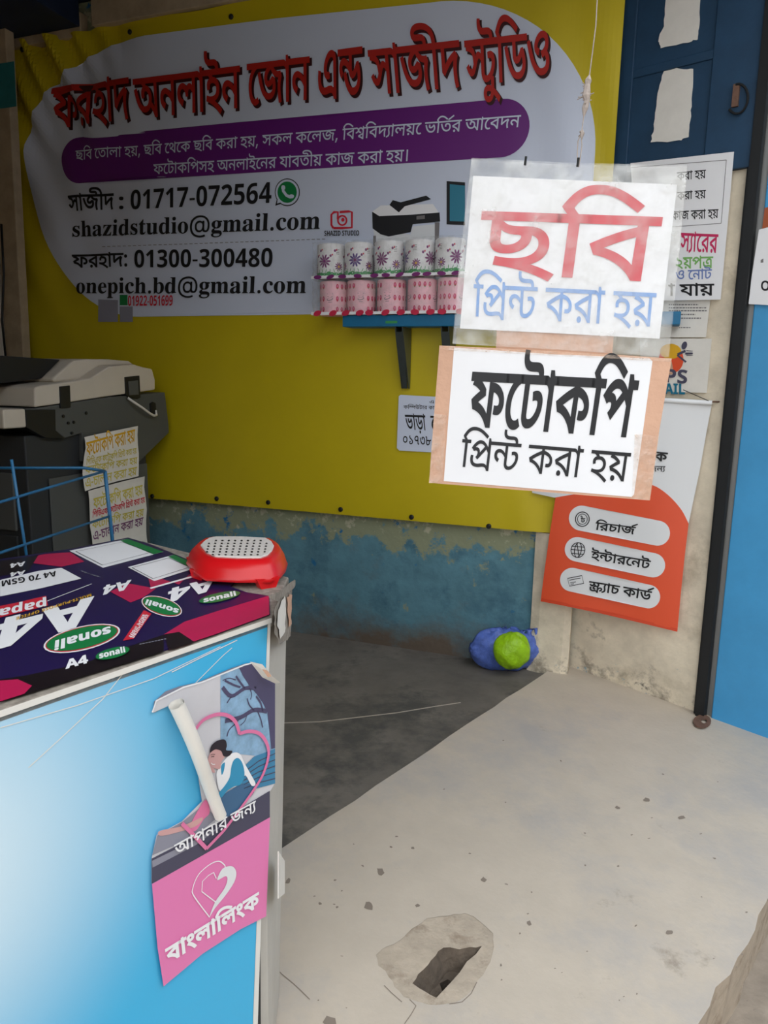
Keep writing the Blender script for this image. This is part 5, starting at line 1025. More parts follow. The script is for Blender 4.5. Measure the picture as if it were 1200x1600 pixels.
# ------------------------------------------------------------------ the big shop banner
def disp(u, v):
    """soft folds of the vinyl, deepest where it is gathered at its far top corner"""
    t = max(0.0, min(1.0, (-1.55 - u) / 1.1))
    top = max(0.0, min(1.0, (v - 1.2) / 1.4))
    d = 0.020 * t * t * top * math.sin(u * 26 + v * 14) + 0.012 * t * top * math.sin(u * 11 - v * 9 + 1)
    c = max(0.0, 1 - math.hypot(u + 2.5, v - 2.72) / 0.55)
    d += 0.035 * c * math.sin((u * 0.9 + v * 0.5) * 46)
    r = max(0.0, min(1.0, (u + 0.25) / 0.4))
    d += 0.006 * r * math.sin(u * 30 + v * 7) + 0.003 * math.sin(u * 3.1 + v * 2.3)
    return d


BW = W.up(0.045)
sheet = MB()
nx, ny = 170, 110
X0, X1, ZB, ZT = -2.655, 0.175, 0.588, 2.724
vs = []
for j in range(ny + 1):
    for i in range(nx + 1):
        u, z = X0 + (X1 - X0) * i / nx, ZB + (ZT - ZB) * j / ny
        if j == ny:
            z += 0.006 * math.sin(u * 9)
        vs.append(BW.w(u, z, disp(u, z)))
sheet.add(vs, [(j * (nx + 1) + i, j * (nx + 1) + i + 1, (j + 1) * (nx + 1) + i + 1, (j + 1) * (nx + 1) + i) for j in range(ny) for i in range(nx)], M['yellow'])
# pale rounded field: level top at 2.645, foot at 1.46, one very round end and a big corner
fld = []
for k in range(25):
    a = math.radians(90 + 90 * k / 24)
    fld.append((-1.85 + 0.72 * math.cos(a), 2.21 + 0.445 * math.sin(a)))
for k in range(25):
    a = math.radians(180 + 90 * k / 24)
    fld.append((-1.95 + 0.62 * math.cos(a), 2.21 + 0.752 * math.sin(a)))
fld += [(0.106, 1.458), (0.106, 2.02)]
for k in range(1, 20):
    a = math.radians(90 * k / 20)
    fld.append((-0.55 + 0.656 * math.cos(a), 2.02 + 0.585 * math.sin(a)))
fld += [(-0.55, 2.605), (-1.2, 2.637)]
sheet.uvpoly(BW, [fld], M['vwhite'], 0.0025, 0.02, disp)


def pill(u0, u1, v0, v1):
    r = (v1 - v0) / 2
    cy = (v0 + v1) / 2
    return [(u1 - r + r * math.cos(math.radians(a)), cy + r * math.sin(math.radians(a))) for a in range(-90, 91, 10)] + \
           [(u0 + r + r * math.cos(math.radians(a)), cy + r * math.sin(math.radians(a))) for a in range(90, 271, 10)]


sheet.uvpoly(BW, [[(x, y - 0.021 * (x + 1.25)) for x, y in pill(-2.352, -0.138, 2.050, 2.256)]], M['purple'], 0.0048, 0.02, disp)


def bt(t, p0, p1, pt, m, bold=0, off=0.0075, H=None):
    sheet.text(BW, t, p0, p1, pt, M[m], bold, off, H, disp)


for t, p0, p1, pt in (('ফরহাদ', (88, 200), (206, 186), (84, 141)), ('অনলাইন', (213, 186), (377, 169), (211, 127)), ('জোন', (390, 166), (485, 156), (389, 104)),
                      ('এন্ড', (498, 158), (567, 150), (497, 86)), ('সাজীদ', (583, 149), (722, 136), (577, 82)), ('স্টুডিও', (730, 134), (862, 121), (727, 67))):
    sheet.text(BW, t, (p0[0] + 2.5, p0[1] + 3), (p1[0] + 2.5, p1[1] + 3), (pt[0] + 2.5, pt[1] + 3), M['titledark'], 24, 0.007, None, disp)
    sheet.text(BW, t, p0, p1, pt, M['titlered'], 12, 0.0105, None, disp)
bt('ছবি তোলা হয়, ছবি থেকে ছবি করা হয়, সকল কলেজ, বিশ্ববিদ্যালয়ে ভর্তির আবেদন', (119, 250.5), (812, 199), (119, 236), 'vwhite', 6)
bt('ফটোকপিসহ অনলাইনের যাবতীয় কাজ করা হয়।', (241, 273), (640, 252.5), (241, 257.5), 'vwhite', 6)
bt('সাজীদ', (109, 330), (178, 326.5), (108, 307), 'ink', 16)
bt(':', (184, 326), (196, 326), (184, 303), 'ink', 20)
bt('01717-072564', (204, 327.5), (426, 317.5), (204, 298), 'ink')
bt('shazidstudio@gmail.com', (113, 370), (502, 358), (113, 345), 'ink', 4)
bt('ফরহাদ:', (116, 418.5), (202, 416), (115, 399), 'ink', 16)
bt('01300-300480', (210, 418), (428, 417), (210, 391.5), 'ink')
bt('onepich.bd@gmail.com', (120, 458.5), (480, 458), (120, 434), 'ink', 4)
bt('01922-051699', (201, 478), (271, 477.5), (201, 462.5), 'redp')
bt('SHAZID STUDIO', (508, 369), (563, 368.5), (508, 361.5), 'ink')
for k in range(44):
    x = 160 + k * 8
    sheet.line(BW, [(x, 385.6 - k * 0.27), (x + 5, 385.5 - k * 0.27)], 0.0025, M['greyink'], 0.004, disp)
sheet.poly(BW, [(188, 461), (200, 461), (200, 477), (188, 477)], M['green'], 0.004, (), None, disp)
sheet.poly(BW, [(155, 468), (185, 469), (185, 503), (155, 503)], M['photomid'], 0.004, (), None, disp)
sheet.poly(BW, [(188, 479), (208, 479), (208, 503), (188, 503)], M['photomid'], 0.004, (), None, disp)
# chat badge: green disc with a handset
for r_, m_, o_ in ((20, 'ink', 0.0038), (18.6, 'vwhite', 0.0045), (15.4, 'green', 0.0052)):
    sheet.poly(BW, ell(450, 301, r_ * 0.98, r_ * 1.08), M[m_], o_, (), None, disp)
sheet.poly(BW, [(434, 310), (440, 319), (431, 322)], M['ink'], 0.0038, (), None, disp)
sheet.poly(BW, [(435.5, 309), (441, 316.5), (434, 318.5)], M['vwhite'], 0.0046, (), None, disp)
sheet.line(BW, [(443, 293), (444, 299), (449, 306), (456, 309)], 0.012, M['vwhite'], 0.006, disp)
sheet.poly(BW, ell(444, 294, 3.2, 4), M['vwhite'], 0.006, (), None, disp)
sheet.poly(BW, ell(457, 307.5, 4, 3.2), M['vwhite'], 0.006, (), None, disp)
# camera mark of the studio
sheet.line(BW, [(522, 357), (519, 352), (519, 336), (523, 332), (529, 332), (529, 343)], 0.009, M['redp'], 0.005, disp)
sheet.line(BW, [(522, 357), (536, 357), (551, 356), (551, 332), (546, 331), (532, 332)], 0.009, M['redp'], 0.005, disp)
sheet.uvpoly(BW, [[BW.uv(BW.at(*p)) for p in ell(536, 345, 8, 8.6)], [BW.uv(BW.at(*p)) for p in ell(536, 345, 5.4, 6)]], M['redp'], 0.005, None, disp)
sheet.poly(BW, ell(537, 344, 2.6, 3), M['redp'], 0.0052, (), None, disp)
# picture of an office printer and a monitor
ZZ = lambda x, y: (450 + x / 2.4, y / 2.4)


def pp(pts, m, o=0.0045):
    sheet.poly(BW, [ZZ(*p) for p in pts], M[m], o, (), None, disp)


pp([(322, 860), (330, 925), (560, 925), (566, 840), (470, 850), (460, 880)], 'vinyl', 0.0038)
pp([(322, 885), (332, 885), (332, 925), (322, 925)], 'greyink', 0.0042)
pp([(552, 835), (570, 835), (566, 925), (552, 925)], 'greyink', 0.0042)
pp([(318, 795), (350, 772), (545, 766), (568, 800), (470, 808), (345, 812)], 'white', 0.0042)
pp([(318, 795), (345, 812), (470, 806), (570, 798), (572, 832), (470, 842), (462, 872), (380, 888), (350, 880), (320, 858)], 'ink', 0.0048)
pp([(484, 812), (515, 808), (515, 822), (484, 825)], 'greyink', 0.0055)
pp([(383, 770), (395, 752), (425, 760), (520, 735), (538, 748), (440, 775), (418, 798)], 'ink', 0.0052)
pp([(596, 680), (665, 685), (665, 845), (596, 842)], 'ink', 0.0042)
pp([(608, 692), (665, 697), (665, 832), (608, 830)], 'screen', 0.005)
ban = thing('banner', W.w(-1.24, 0.588, 0.045), 'huge yellow and white shop banner with red title letters nailed across the back wall', 'banner')
build(sheet, 'banner_sheet', parent=ban, smooth=False)
for x, y in [(239, 775), (339, 779), (419, 785), (532, 796), (643, 808), (764, 822), (362, 27), (203, 50), (36, 78)]:
    c = BW.at(x, y, 0.004)
    u, v = BW.uv(c)
    c = BW.w(u, v, disp(u, v) + 0.002)
    mb = MB()
    mb.loft([[c + (W.ux * math.cos(a) + V((0, 0, 1)) * math.sin(a)) * r + W.n * h for a in [k * math.pi / 5 for k in range(10)]] for r, h in ((0.011, -0.002), (0.011, 0.003), (0.006, 0.007))], M['black'])
    build(mb, 'nail', parent=ban)

# small rental sticker on the yellow
mb = MB()
BS = BW.up(0.008)
mb.poly(BS, [(623, 619), (626, 617), (702, 621), (700, 708), (624, 704), (620, 700)], M['vwhite'], 0.0)
Z1 = lambda x, y: (480 + x / 4.446, 360 + y / 4.446)
mb.text(BS, 'ভাড়া', Z1(690, 1382), Z1(828, 1388), Z1(680, 1283), M['ink'], 10, 0.001)
mb.text(BS, 'ে', Z1(860, 1388), Z1(905, 1390), Z1(858, 1290), M['ink'], 10, 0.001)
mb.text(BS, '০১৭৩৮', Z1(662, 1482), Z1(862, 1494), Z1(662, 1422), M['ink'], 6, 0.001)
mb.text(BS, 'কম্পিউটার কা', Z1(670, 1238), Z1(884, 1244), Z1(670, 1216), M['ink'], 6, 0.001)
mb.text(BS, 'এ', Z1(848, 1200), Z1(885, 1202), Z1(848, 1180), M['ink'], 6, 0.001)
tag(build(mb, 'sticker'), 'small grey rental sticker with black lettering stuck on the yellow banner below the shelf', 'sticker')
# ------------------------------------------------------------------ shelf with tissue rolls
zt = W.up(0.17).at(536, 493).z
zb = zt - 0.045
F0 = W.up(0.17).at(535, 500)
F1 = W.up(0.17).at(1062, 515)
uF0, uF1 = W.uv(F0)[0], W.uv(F1)[0]
back_r = W.w(uF1, 0, 0.0)
p = W.w(uF1, 0, 0.17)
tt = (Q.P - p).dot(Q.n) / (-W.n).dot(Q.n)
br = p - W.n * (tt - 0.012)
sh = thing('wall_shelf', W.w(uF0 + 0.5, zb, 0.0), 'blue painted wall shelf on steel brackets carrying the tissue rolls', 'shelf')
mb = MB()
ring = [W.w(uF0, 0, 0.17), V((p.x, p.y, 0)), V((br.x, br.y, 0)), W.w(0.16, 0, 0.065), W.w(uF0, 0, 0.065)]
mb.prism([V((q.x, q.y, zb)) for q in ring], (0, 0, zt - zb), M['shelfblue'])
build(mb, 'shelf_board', parent=sh, bevel=0.003)
mb = MB()
c = W.uv(W.up(0.17).at(617, 507))[0]
mb.box(W.w(c - 0.04, zb + 0.012, 0.17), W.ux * 0.05, V((0, 0, 0.01)), W.n * 0.001, M['leaf'])
build(mb, 'paint_chip', parent=sh)
for x in (629, 700):
    u = W.uv(W.up(0.12).at(x, 520))[0]
    z0 = W.up(0.06).at(x, 607).z
    mb = MB()
    for du in (-0.018, 0.012):
        mb.prism([W.w(u + du, zb, 0.055), W.w(u + du, zb, 0.165), W.w(u + du, zb - 0.02, 0.16), W.w(u + du, z0, 0.068), W.w(u + du, z0, 0.055)], W.ux * 0.004, M['steel'])
    mb.prism([W.w(u - 0.018, zb - 0.02, 0.16), W.w(u + 0.016, zb - 0.02, 0.16), W.w(u + 0.008, z0, 0.07), W.w(u - 0.010, z0, 0.07)], -W.n * 0.004, M['steel'])
    build(mb, 'shelf_bracket', parent=sh)
    mb = MB()
    mb.tube([W.w(u - 0.002, z0 + 0.10, 0.095), W.w(u - 0.002, z0 + 0.10, 0.104)], 0.006, M['black'], 10)
    build(mb, 'bolt', parent=sh)

RR, RH = 0.0585, 0.135


def make_roll(kind, label, group):
    o = thing('tissue_roll', (0, 0, 0), label, 'tissue roll', group)
    mb = MB()
    col = 'paper' if kind else 'pinkpaper'
    prof = [(0.02, 0.0), (RR - 0.004, 0.0), (RR, 0.004), (RR, RH - 0.004), (RR - 0.004, RH)]
    prof += [(0.02, RH)]
    mb.lathe((0, 0, 0), prof, M[col], 36)
    pos = lambda th, z, e=0.0006: V(((RR + e) * math.sin(th), -(RR + e) * math.cos(th), z))
    rg = random.Random(kind * 7 + 3)

    def spot(th, z, rx, rz, m, rot=0, n=9, e=0.0006):
        pts = ell(0, 0, rx, rz, rot, n)
        mb.add([pos(th + a / RR, z + b, e) for a, b in pts], [tuple(range(n))], M[m])

    if kind:
        for k in range(22):
            th = 2 * math.pi * k / 22
            spot(th, 0.012 + rg.uniform(0, 0.006), 0.011, 0.005 + rg.uniform(0, 0.004), 'leaf', rg.uniform(-25, 25))
            spot(th + 0.1, 0.026, 0.0015, 0.009, 'leaf', rg.uniform(-30, 30), 6)
        for k in range(6):
            th = 2 * math.pi * k / 6 + 0.35
            z, s, m = (0.064, 0.027, 'violet2' if k % 4 else 'violet') if k % 2 == 0 else (0.044, 0.018, 'violet')
            for q in range(10):
                a = 36 * q
                spot(th + math.cos(math.radians(a)) * s * 0.62 / RR, z + math.sin(math.radians(a)) * s * 0.62, s * 0.42, s * 0.15, m, a, 7)
            spot(th, z, s * 0.25, s * 0.25, 'gold' if k % 2 else 'violet', 0, 8, 0.0009)
            for q in range(2):
                t2, z2 = th + 0.45 + 0.3 * q, 0.085 + 0.02 * q
                spot(t2, z2, 0.0045, 0.0055, 'violet', 0)
                spot(t2 + 0.12, z2 + 0.004, 0.003, 0.004, 'redp2', 0)
        for k in range(3):
            th = 2 * math.pi * k / 3 + 1.3
            for q in range(4):
                mb.add([pos(th - 0.12, 0.112 - q * 0.006), pos(th + 0.12, 0.112 - q * 0.006), pos(th + 0.12, 0.110 - q * 0.006), pos(th - 0.12, 0.110 - q * 0.006)], [(0, 1, 2, 3)], M['greyink'])
    else:
        for k in range(18):
            th = 2 * math.pi * k / 18
            if k % 6 in (4, 5):
                continue
            for z in (0.022, 0.064, 0.112):
                spot(th, z, 0.0058, 0.0105, 'redp2', 0)
                spot(th, z + 0.002, 0.002, 0.005, 'pink', 0, 7, 0.0009)
                spot(th, z - 0.009, 0.003, 0.002, 'leaf' if z > 0.1 else 'redp2', 0, 6)
        for k in range(3):
            th = 2 * math.pi * (k * 6 + 4.5) / 18
            for q in range(4):
                w_ = 0.22 - 0.03 * q
                mb.add([pos(th - w_, 0.084 - q * 0.011), pos(th + w_, 0.084 - q * 0.011), pos(th + w_, 0.082 - q * 0.011), pos(th - w_, 0.082 - q * 0.011)], [(0, 1, 2, 3)], M['greyink'])
            spot(th, 0.062, 0.014, 0.006, 'greyink', 12, 10)
            spot(th, 0.063, 0.011, 0.004, 'pinkpaper', 12, 10, 0.0009)
    build(mb, 'printed_wrapper', parent=o, smooth=False)
    mb = MB()
    mb.lathe((0, 0, 0.0), [(0.0185, -0.0004), (0.0198, -0.0004), (0.0198, RH + 0.0006), (0.0185, RH + 0.0006)], M['card'], 20)
    build(mb, 'cardboard_core', parent=o)
    return o


def copy_thing(o):
    c = o.copy()
    COL.objects.link(c)
    for ch in o.children:
        d = ch.copy()
        COL.objects.link(d)
        d.parent = c
    return c


pos_n = ['at the free end of the shelf', 'second from the free end of the shelf', 'third from the free end of the shelf', 'fourth from the free end of the shelf', 'fifth from the free end of the shelf']
RP_ = W.up(0.118)
tops = [518, 561, 608, 656, 703]
for kind, z, name in ((0, zt + 0.003, 'pink'), (1, zt + 0.003 + RH + 0.012, 'white')):
    first = None
    for i, x in enumerate(tops):
        u = W.uv(RP_.at(x + (4 if not kind else 0), 462 if not kind else 410))[0]
        lab = ('pink tissue roll, lower row, ' if not kind else 'white flowered tissue roll, upper row, ') + pos_n[i]
        if first is None:
            first = make_roll(kind, lab, 'tissue rolls on the wall shelf')
            o = first
        else:
            o = copy_thing(first)
            o['label'] = lab
        q = W.w(u, z, 0.118)
        o.location = q
        o.rotation_euler = (0, 0, [0.3, 2.6, 4.4, 1.5, 5.3][i] + kind)
uL = W.uv(RP_.at(497, 440))[0]
uR = W.uv(RP_.at(735, 440))[0]


def wrap(z0, z1, label, seed, crimp):
    mb = MB()
    rg = random.Random(seed)
    n, rings = 44, []
    uc, hw = (uL + uR) / 2, (uR - uL) / 2
    for j in range(9):
        z = z0 + (z1 - z0) * j / 8
        ring = []
        for k in range(n):
            a = 2 * math.pi * k / n
            ex = 0.35
            cx = math.copysign(abs(math.cos(a)) ** ex, math.cos(a))
            cy = math.copysign(abs(math.sin(a)) ** ex, math.sin(a))
            r = 1 + rg.uniform(-0.012, 0.012)
            ring.append(W.w(uc + cx * (hw + 0.01) * r, z, 0.118 + cy * (RR + 0.005) * (1 + rg.uniform(-0.03, 0.03))))
        rings.append(ring)
    mb.loft(rings, M['film2'])
    o = thing('plastic_wrap', W.w(uc, z0, 0.118), label, 'plastic wrap')
    build(mb, 'wrap_film', parent=o, smooth=True)
    mb = MB()   # printed seam band under the rolls
    for k in range(24):
        u0 = uL + (uR - uL) * k / 24
        mb.add([W.w(u0, z0 + 0.001, 0.118 + RR + 0.008), W.w(u0 + (uR - uL) / 24, z0 + 0.001, 0.118 + RR + 0.008), W.w(u0 + (uR - uL) / 24, z0 + 0.012, 0.118 + RR + 0.008), W.w(u0, z0 + 0.012, 0.118 + RR + 0.008)], [(0, 1, 2, 3)], M['white'])
    for k in range(11):
        u0 = uL + (uR - uL) * (k + 0.5 + rg.uniform(-.2, .2)) / 11
        pl_ = Plane(W.w(u0, z0 + 0.007, 0.118 + RR + 0.0095), W.n)
        mb.add([pl_.w(a, b) for a, b in ell(0, 0, 0.018, 0.008 if crimp else 0.011, rg.uniform(-20, 20), 12)], [tuple(range(12))], M['redp2' if not crimp else 'violet'])
    build(mb, 'printed_band', parent=o)
    return o


wrap(zt + 0.0015, zt + RH + 0.006, 'clear plastic wrap around the lower row of pink tissue rolls', 1, 0)
wrap(zt + RH + 0.009, zt + 2 * RH + 0.02, 'clear plastic wrap around the upper row of white flowered tissue rolls', 2, 1)

# ------------------------------------------------------------------ notices and posters on the end wall
QN = Q.up(0.028)
Z3 = lambda x, y: (650 + x / 2.182, 220 + y / 2.182)
mb = MB()
mb.poly(QN, [(985, 255), (1147, 237), (1137, 350), (1126, 468), (1024, 470), (1000, 470)], M['paper'], 0.0)
for a, b in (((985, 262), (1135, 250)), ((1135, 250), (1127, 349)), ((1127, 349), (1000, 358))):
    mb.line(QN, [a, b], 0.002, M['greyink'], 0.0006)
mb.text(QN, 'করা হয়', Z5(640, 868), Z5(778, 856), Z5(640, 830), M['ink'], 8)
mb.text(QN, 'করা হয়', Z5(640, 962), Z5(778, 952), Z5(640, 925), M['ink'], 8)
mb.text(QN, 'কাজ করা হয়', Z5(615, 1058), Z5(838, 1048), Z5(615, 1018), M['ink'], 8)
mb.text(QN, 'স্যারের', Z5(655, 1205), Z5(832, 1215), Z5(660, 1122), M['crimson'], 12)
mb.text(QN, '২য়পত্র', Z5(630, 1292), Z5(812, 1288), Z5(630, 1240), M['greenink'], 12)
mb.text(QN, 'ও নোট', Z5(632, 1345), Z5(806, 1340), Z5(632, 1302), M['blueink'], 12)
mb.text(QN, 'া যায়', Z5(600, 1422), Z5(816, 1420), Z5(600, 1370), M['ink'], 14)
tag(build(mb, 'notice'), 'tall white notice with a ruled box and coloured lines, topmost on the plaster wall', 'notice')
mb = MB()
QN2 = Q.up(0.012)
mb.poly(QN2, [(1000, 466), (1110, 468), (1103, 527), (1000, 527)], M['oldpaper'], 0.0)
rng = random.Random(4)
for k, (y, x0, x1) in enumerate([(1465, 600, 742), (1480, 600, 780), (1494, 600, 782), (1512, 600, 728), (1530, 600, 755), (1575, 650, 705)]):
    x = x0
    while x < x1:
        w_ = rng.uniform(5, 14)
        mb.line(QN2, [Z5(x, y), Z5(min(x1, x + w_), y)], 0.004 if k < 5 else 0.003, M['greyink'], 0.0006)
        x += w_ + 3
tag(build(mb, 'leaflet'), 'small leaflet of fine grey print pasted under the tall white notice', 'leaflet')

mb = MB()
mb.poly(QN2, [(1000, 529), (1112, 529), (1104, 614), (1030, 612), (1000, 610)], M['oldpaper'], -0.002)
FP_ = lambda pts, m, o=0.0: mb.poly(QN2, [Z3(*p) for p in pts], M[m], o)
FP_(ell(870, 745, 42, 48), 'orange', 0.0)
FP_(ell(868, 718, 36, 26), 'gold', 0.0005)
FP_([(838, 770), (872, 752), (880, 795), (848, 800)], 'card', 0.0008)
for pts in ([(890, 725), (918, 712), (920, 720), (893, 733)], [(918, 722), (944, 722), (944, 727), (918, 729)]):
    FP_(pts, 'photodark', 0.0008)
FP_(ell(915, 698, 9, 14, 20), 'photodark', 0.0008)
for k in range(3):
    FP_([(922, 714 + k * 8), (944, 716 + k * 7), (944, 718 + k * 7), (922, 717 + k * 8)], 'photodark', 0.0008)
FP_([(893, 728), (923, 752), (919, 757), (889, 733)], 'photodark', 0.0008)
mb.text(QN2, 'PS', Z3(846, 822), Z3(926, 828), Z3(848, 778), M['photodark'], 10, 0.001)
mb.text(QN2, 'AIL', Z3(848, 862), Z3(918, 864), Z3(848, 828), M['tealink'], 14, 0.001)
tag(build(mb, 'food_poster'), 'pale poster with an orange food picture and utensils, above the orange poster', 'poster')

# orange hanging poster
OP = Plane((0.68, 2.90, 0), (-0.463, -0.886, 0))
ob = thing('hanging_poster', OP.at(950, 960), 'orange and white hanging poster with three white pill shaped fields, on the plaster wall', 'poster')
ZO = lambda x, y: (820 + x / 3.478, 540 + y / 3.478)
U = lambda p: OP.uv(OP.at(*p))


def odisp(u, v):
    return 0.004 * math.sin(u * 14 + v * 3) + 0.003 * math.sin(v * 6)


mb = MB()
arc_ = [(640, 745), (700, 760), (745, 785), (790, 822), (830, 865), (862, 910), (890, 968)]
white = [(60, 262), (1016, 318), (985, 480), (950, 680), (890, 968)] + arc_[::-1][1:] + [(160, 826), (40, 800)]
arc_ = soft(arc_, False, 3)
white = [(60, 262), (1016, 318), (985, 480), (950, 680), (890, 968)] + arc_[::-1][1:] + [(160, 826), (40, 800)]
mb.poly(OP, [ZO(*p) for p in white], M['vinyl'], 0.0, (), 0.03, odisp)
orange = [(167, 826)] + [(300, 800), (480, 765)] + arc_ + [(872, 1120), (850, 1330), (830, 1552), (640, 1508), (400, 1452), (200, 1408), (88, 1388), (105, 1250), (135, 1030)]
mb.poly(OP, [ZO(*p) for p in orange], M['orange'], 0.0004, (), 0.03, odisp)
mb.poly(OP, [ZO(*p) for p in [(88, 1388), (200, 1408), (400, 1452), (640, 1508), (830, 1552), (832, 1535), (640, 1490), (400, 1434), (200, 1390), (90, 1370)]], M['orangedark'], 0.001, (), None, odisp)


def stadium(c1, c2, r):
    a = math.degrees(math.atan2(c2[1] - c1[1], c2[0] - c1[0]))
    pts = [(c2[0] + r * math.cos(math.radians(t)), c2[1] + r * math.sin(math.radians(t))) for t in [a - 90 + 10 * k for k in range(19)]]
    pts += [(c1[0] + r * math.cos(math.radians(t)), c1[1] + r * math.sin(math.radians(t))) for t in [a + 90 + 10 * k for k in range(19)]]
    return [ZO(*p) for p in pts]


for c1, c2, r in (((308, 938), (722, 1018), 68), ((285, 1106), (698, 1192), 66), ((258, 1270), (673, 1362), 64)):
    mb.poly(OP, stadium(c1, c2, r), M['vinyl'], 0.0022, (), 0.02, odisp)
ot = lambda t, a, b, c, bold=14: mb.text(OP, t, ZO(*a), ZO(*b), ZO(*c), M['ink'], bold, 0.0042, None, odisp)
ot('রিচার্জ', (382, 1000), (596, 1026), (388, 962), 18)
ot('ইন্টারনেট', (360, 1160), (678, 1212), (366, 1118), 18)
ot('স্ক্র্যাচ কার্ড', (348, 1325), (684, 1382), (354, 1280), 18)
ot('ক', (700, 622), (772, 630), (704, 576), 26)
ot('জন্য', (670, 682), (764, 684), (670, 654), 8)
for r_, wd in ((37, 0.0035), (26, 0.0025)):
    mb.line(OP, [ZO(*p) for p in ell(313, 943, r_, r_ + 2)], wd, M['ink'], 0.0042, odisp, True)
ot('৳', (300, 958), (328, 962), (302, 930), 20)
for rx in (37, 18):
    mb.line(OP, [ZO(*p) for p in ell(290, 1110, rx, 40, 8)], 0.0032, M['ink'], 0.0042, odisp, True)
mb.line(OP, [ZO(285, 1072), ZO(296, 1150)], 0.0032, M['ink'], 0.0042, odisp)
for a, b in (((256, 1088), (323, 1095)), ((253, 1106), (327, 1114)), ((257, 1127), (322, 1134))):
    mb.line(OP, [ZO(*a), ZO(*b)], 0.0032, M['ink'], 0.0042, odisp)
mb.line(OP, [ZO(*p) for p in [(236, 1262), (312, 1248), (322, 1290), (246, 1304)]], 0.003, M['ink'], 0.0042, odisp, True)
for a, b in (((245, 1272), (305, 1261)), ((250, 1286), (280, 1281)), ((252, 1294), (270, 1291))):
    mb.line(OP, [ZO(*a), ZO(*b)], 0.0024, M['ink'], 0.0042, odisp)
build(mb, 'poster_sheet', parent=ob)
mb = MB()
mb.tube([OP.at(*ZO(60, 262), 0.004), OP.at(*ZO(760, 297), 0.004), OP.at(*ZO(1018, 312), 0.004)], 0.009, M['vinyl'], 10)
build(mb, 'top_rod', parent=ob, smooth=True)
mb = MB()
hk = OP.at(*ZO(1020, 305), 0.004)
mb.tube([hk, hk + Q.ux * 0.02 - Q.n * 0.045], 0.003, M['rust'], 6)
build(mb, 'hook', parent=ob)
mb = MB()
mb.tube([OP.at(*ZO(1010, 305), 0.008), OP.at(*ZO(862, 240), 0.012)], 0.0015, M['black'], 5)
build(mb, 'hanging_string', parent=ob)

# paper at the steel door
mb = MB()
DN = Q.up(0.012)
Z5b = Z5
cs = [Z5(*p) for p in [(1035, 1105), (1130, 1080), (1130, 1470), (985, 1462), (1000, 1330)]]
mb.prism([DN.at(*p) for p in cs], Q.n * 0.004, M['paper'])
mb.text(DN.up(0.004), '০', Z5(1038, 1406), Z5(1090, 1408), Z5(1038, 1362), M['ink'], 8, 0.0006, 420)
mb.poly(DN.up(0.004), [Z5(*p) for p in [(1042, 1250), (1055, 1243), (1055, 1262), (1042, 1264)]], M['greyink'], 0.0005)
tag(build(mb, 'door_notice'), 'white notice card taped on the blue steel door, only its edge showing', 'notice')
mb = MB()
mb.prism([DN.at(*Z5(*p)) for p in [(1062, 1000), (1130, 985), (1130, 1078), (1050, 1100)]], Q.n * 0.003, M['brick'])
tag(build(mb, 'brown_card'), 'brown card fixed on the blue steel door above the white notice card', 'card')
# ------------------------------------------------------------------ the two hanging signs
sd = ray(885, 410)
SP = EYE + sd * 1.1
nn = V((-sd.x, -sd.y, 0)).normalized()
S1 = Plane(SP, nn)
S2 = Plane(SP, (nn + V((0, 0, 0.03))).normalized()).up(0.004)
up_sign = thing('hanging_sign', S1.at(885, 535), 'upper hanging sign: white sheet with large red and pale blue lettering in a clear sleeve', 'sign', 'signs hung from the wire')
mb = MB()
mb.prism([S1.at(*p, 0.001) for p in [Z3(195, 120), Z3(890, 150), Z3(860, 410), Z3(830, 675), Z3(490, 657), Z3(150, 640), Z3(172, 380)]], -S1.n * 0.0012, M['paper'])
mb.text(S1, 'ছবি', Z3(210, 448), Z3(800, 478), Z3(232, 246), M['fadered'], 10, 0.002)
mb.text(S1, 'প্রিন্ট করা হয়', Z3(194, 598), Z3(808, 634), Z3(199, 491), M['fadeblue'], 3, 0.002)
build(mb, 'sign_paper', parent=up_sign)
mb = MB()
mb.prism([S1.at(*p, -0.002) for p in [Z3(275, 640), Z3(675, 655), Z3(668, 742), Z3(272, 728)]], -S1.n * 0.003, M['card'])
build(mb, 'cardboard_backing', parent=up_sign)
mb = MB()
outer = [Z3(190, 60), Z3(540, 78), Z3(925, 85), Z3(905, 300), Z3(880, 560), Z3(862, 738), Z3(480, 712), Z3(125, 692), Z3(150, 400)]
cs = [S1.uv(S1.at(*p)) for p in outer]
for o_ in (0.0035, -0.006):
    mb.uvpoly(S1, [cs], M['film'], o_, 0.012, lambda u, v: 0.0012 * math.sin(u * 70 + v * 31) * math.cos(v * 55))
build(mb, 'clear_sleeve', parent=up_sign, smooth=True)
for p in ((Z3(550, 80)), (Z3(372, 75))):
    mb = MB()
    c = S1.at(p[0], p[1] + 5, 0.004)
    mb.tube([c, c + V((0.001, 0, 0.012))], 0.0018, M['black'], 6)
    build(mb, 'tie', parent=up_sign)
low_sign = thing('hanging_sign', S2.at(850, 782), 'lower hanging sign: white sheet with bold black lettering taped on brown cardboard', 'sign', 'signs hung from the wire')
mb = MB()
board = [Z3(80, 698), Z3(480, 716), Z3(872, 742), Z3(830, 985), Z3(797, 1226), Z3(420, 1196), Z3(45, 1166), Z3(62, 930)]
mb.prism([S2.at(*p, 0) for p in board], -S2.n * 0.003, M['card'])
build(mb, 'cardboard', parent=low_sign)
mb = MB()
mb.prism([S2.at(*p, 0.001) for p in [Z3(130, 705), Z3(470, 728), Z3(796, 742), Z3(806, 752), Z3(775, 980), Z3(743, 1206), Z3(735, 1214), Z3(420, 1187), Z3(95, 1160), Z3(112, 930)]], -S2.n * 0.0008, M['paper'])
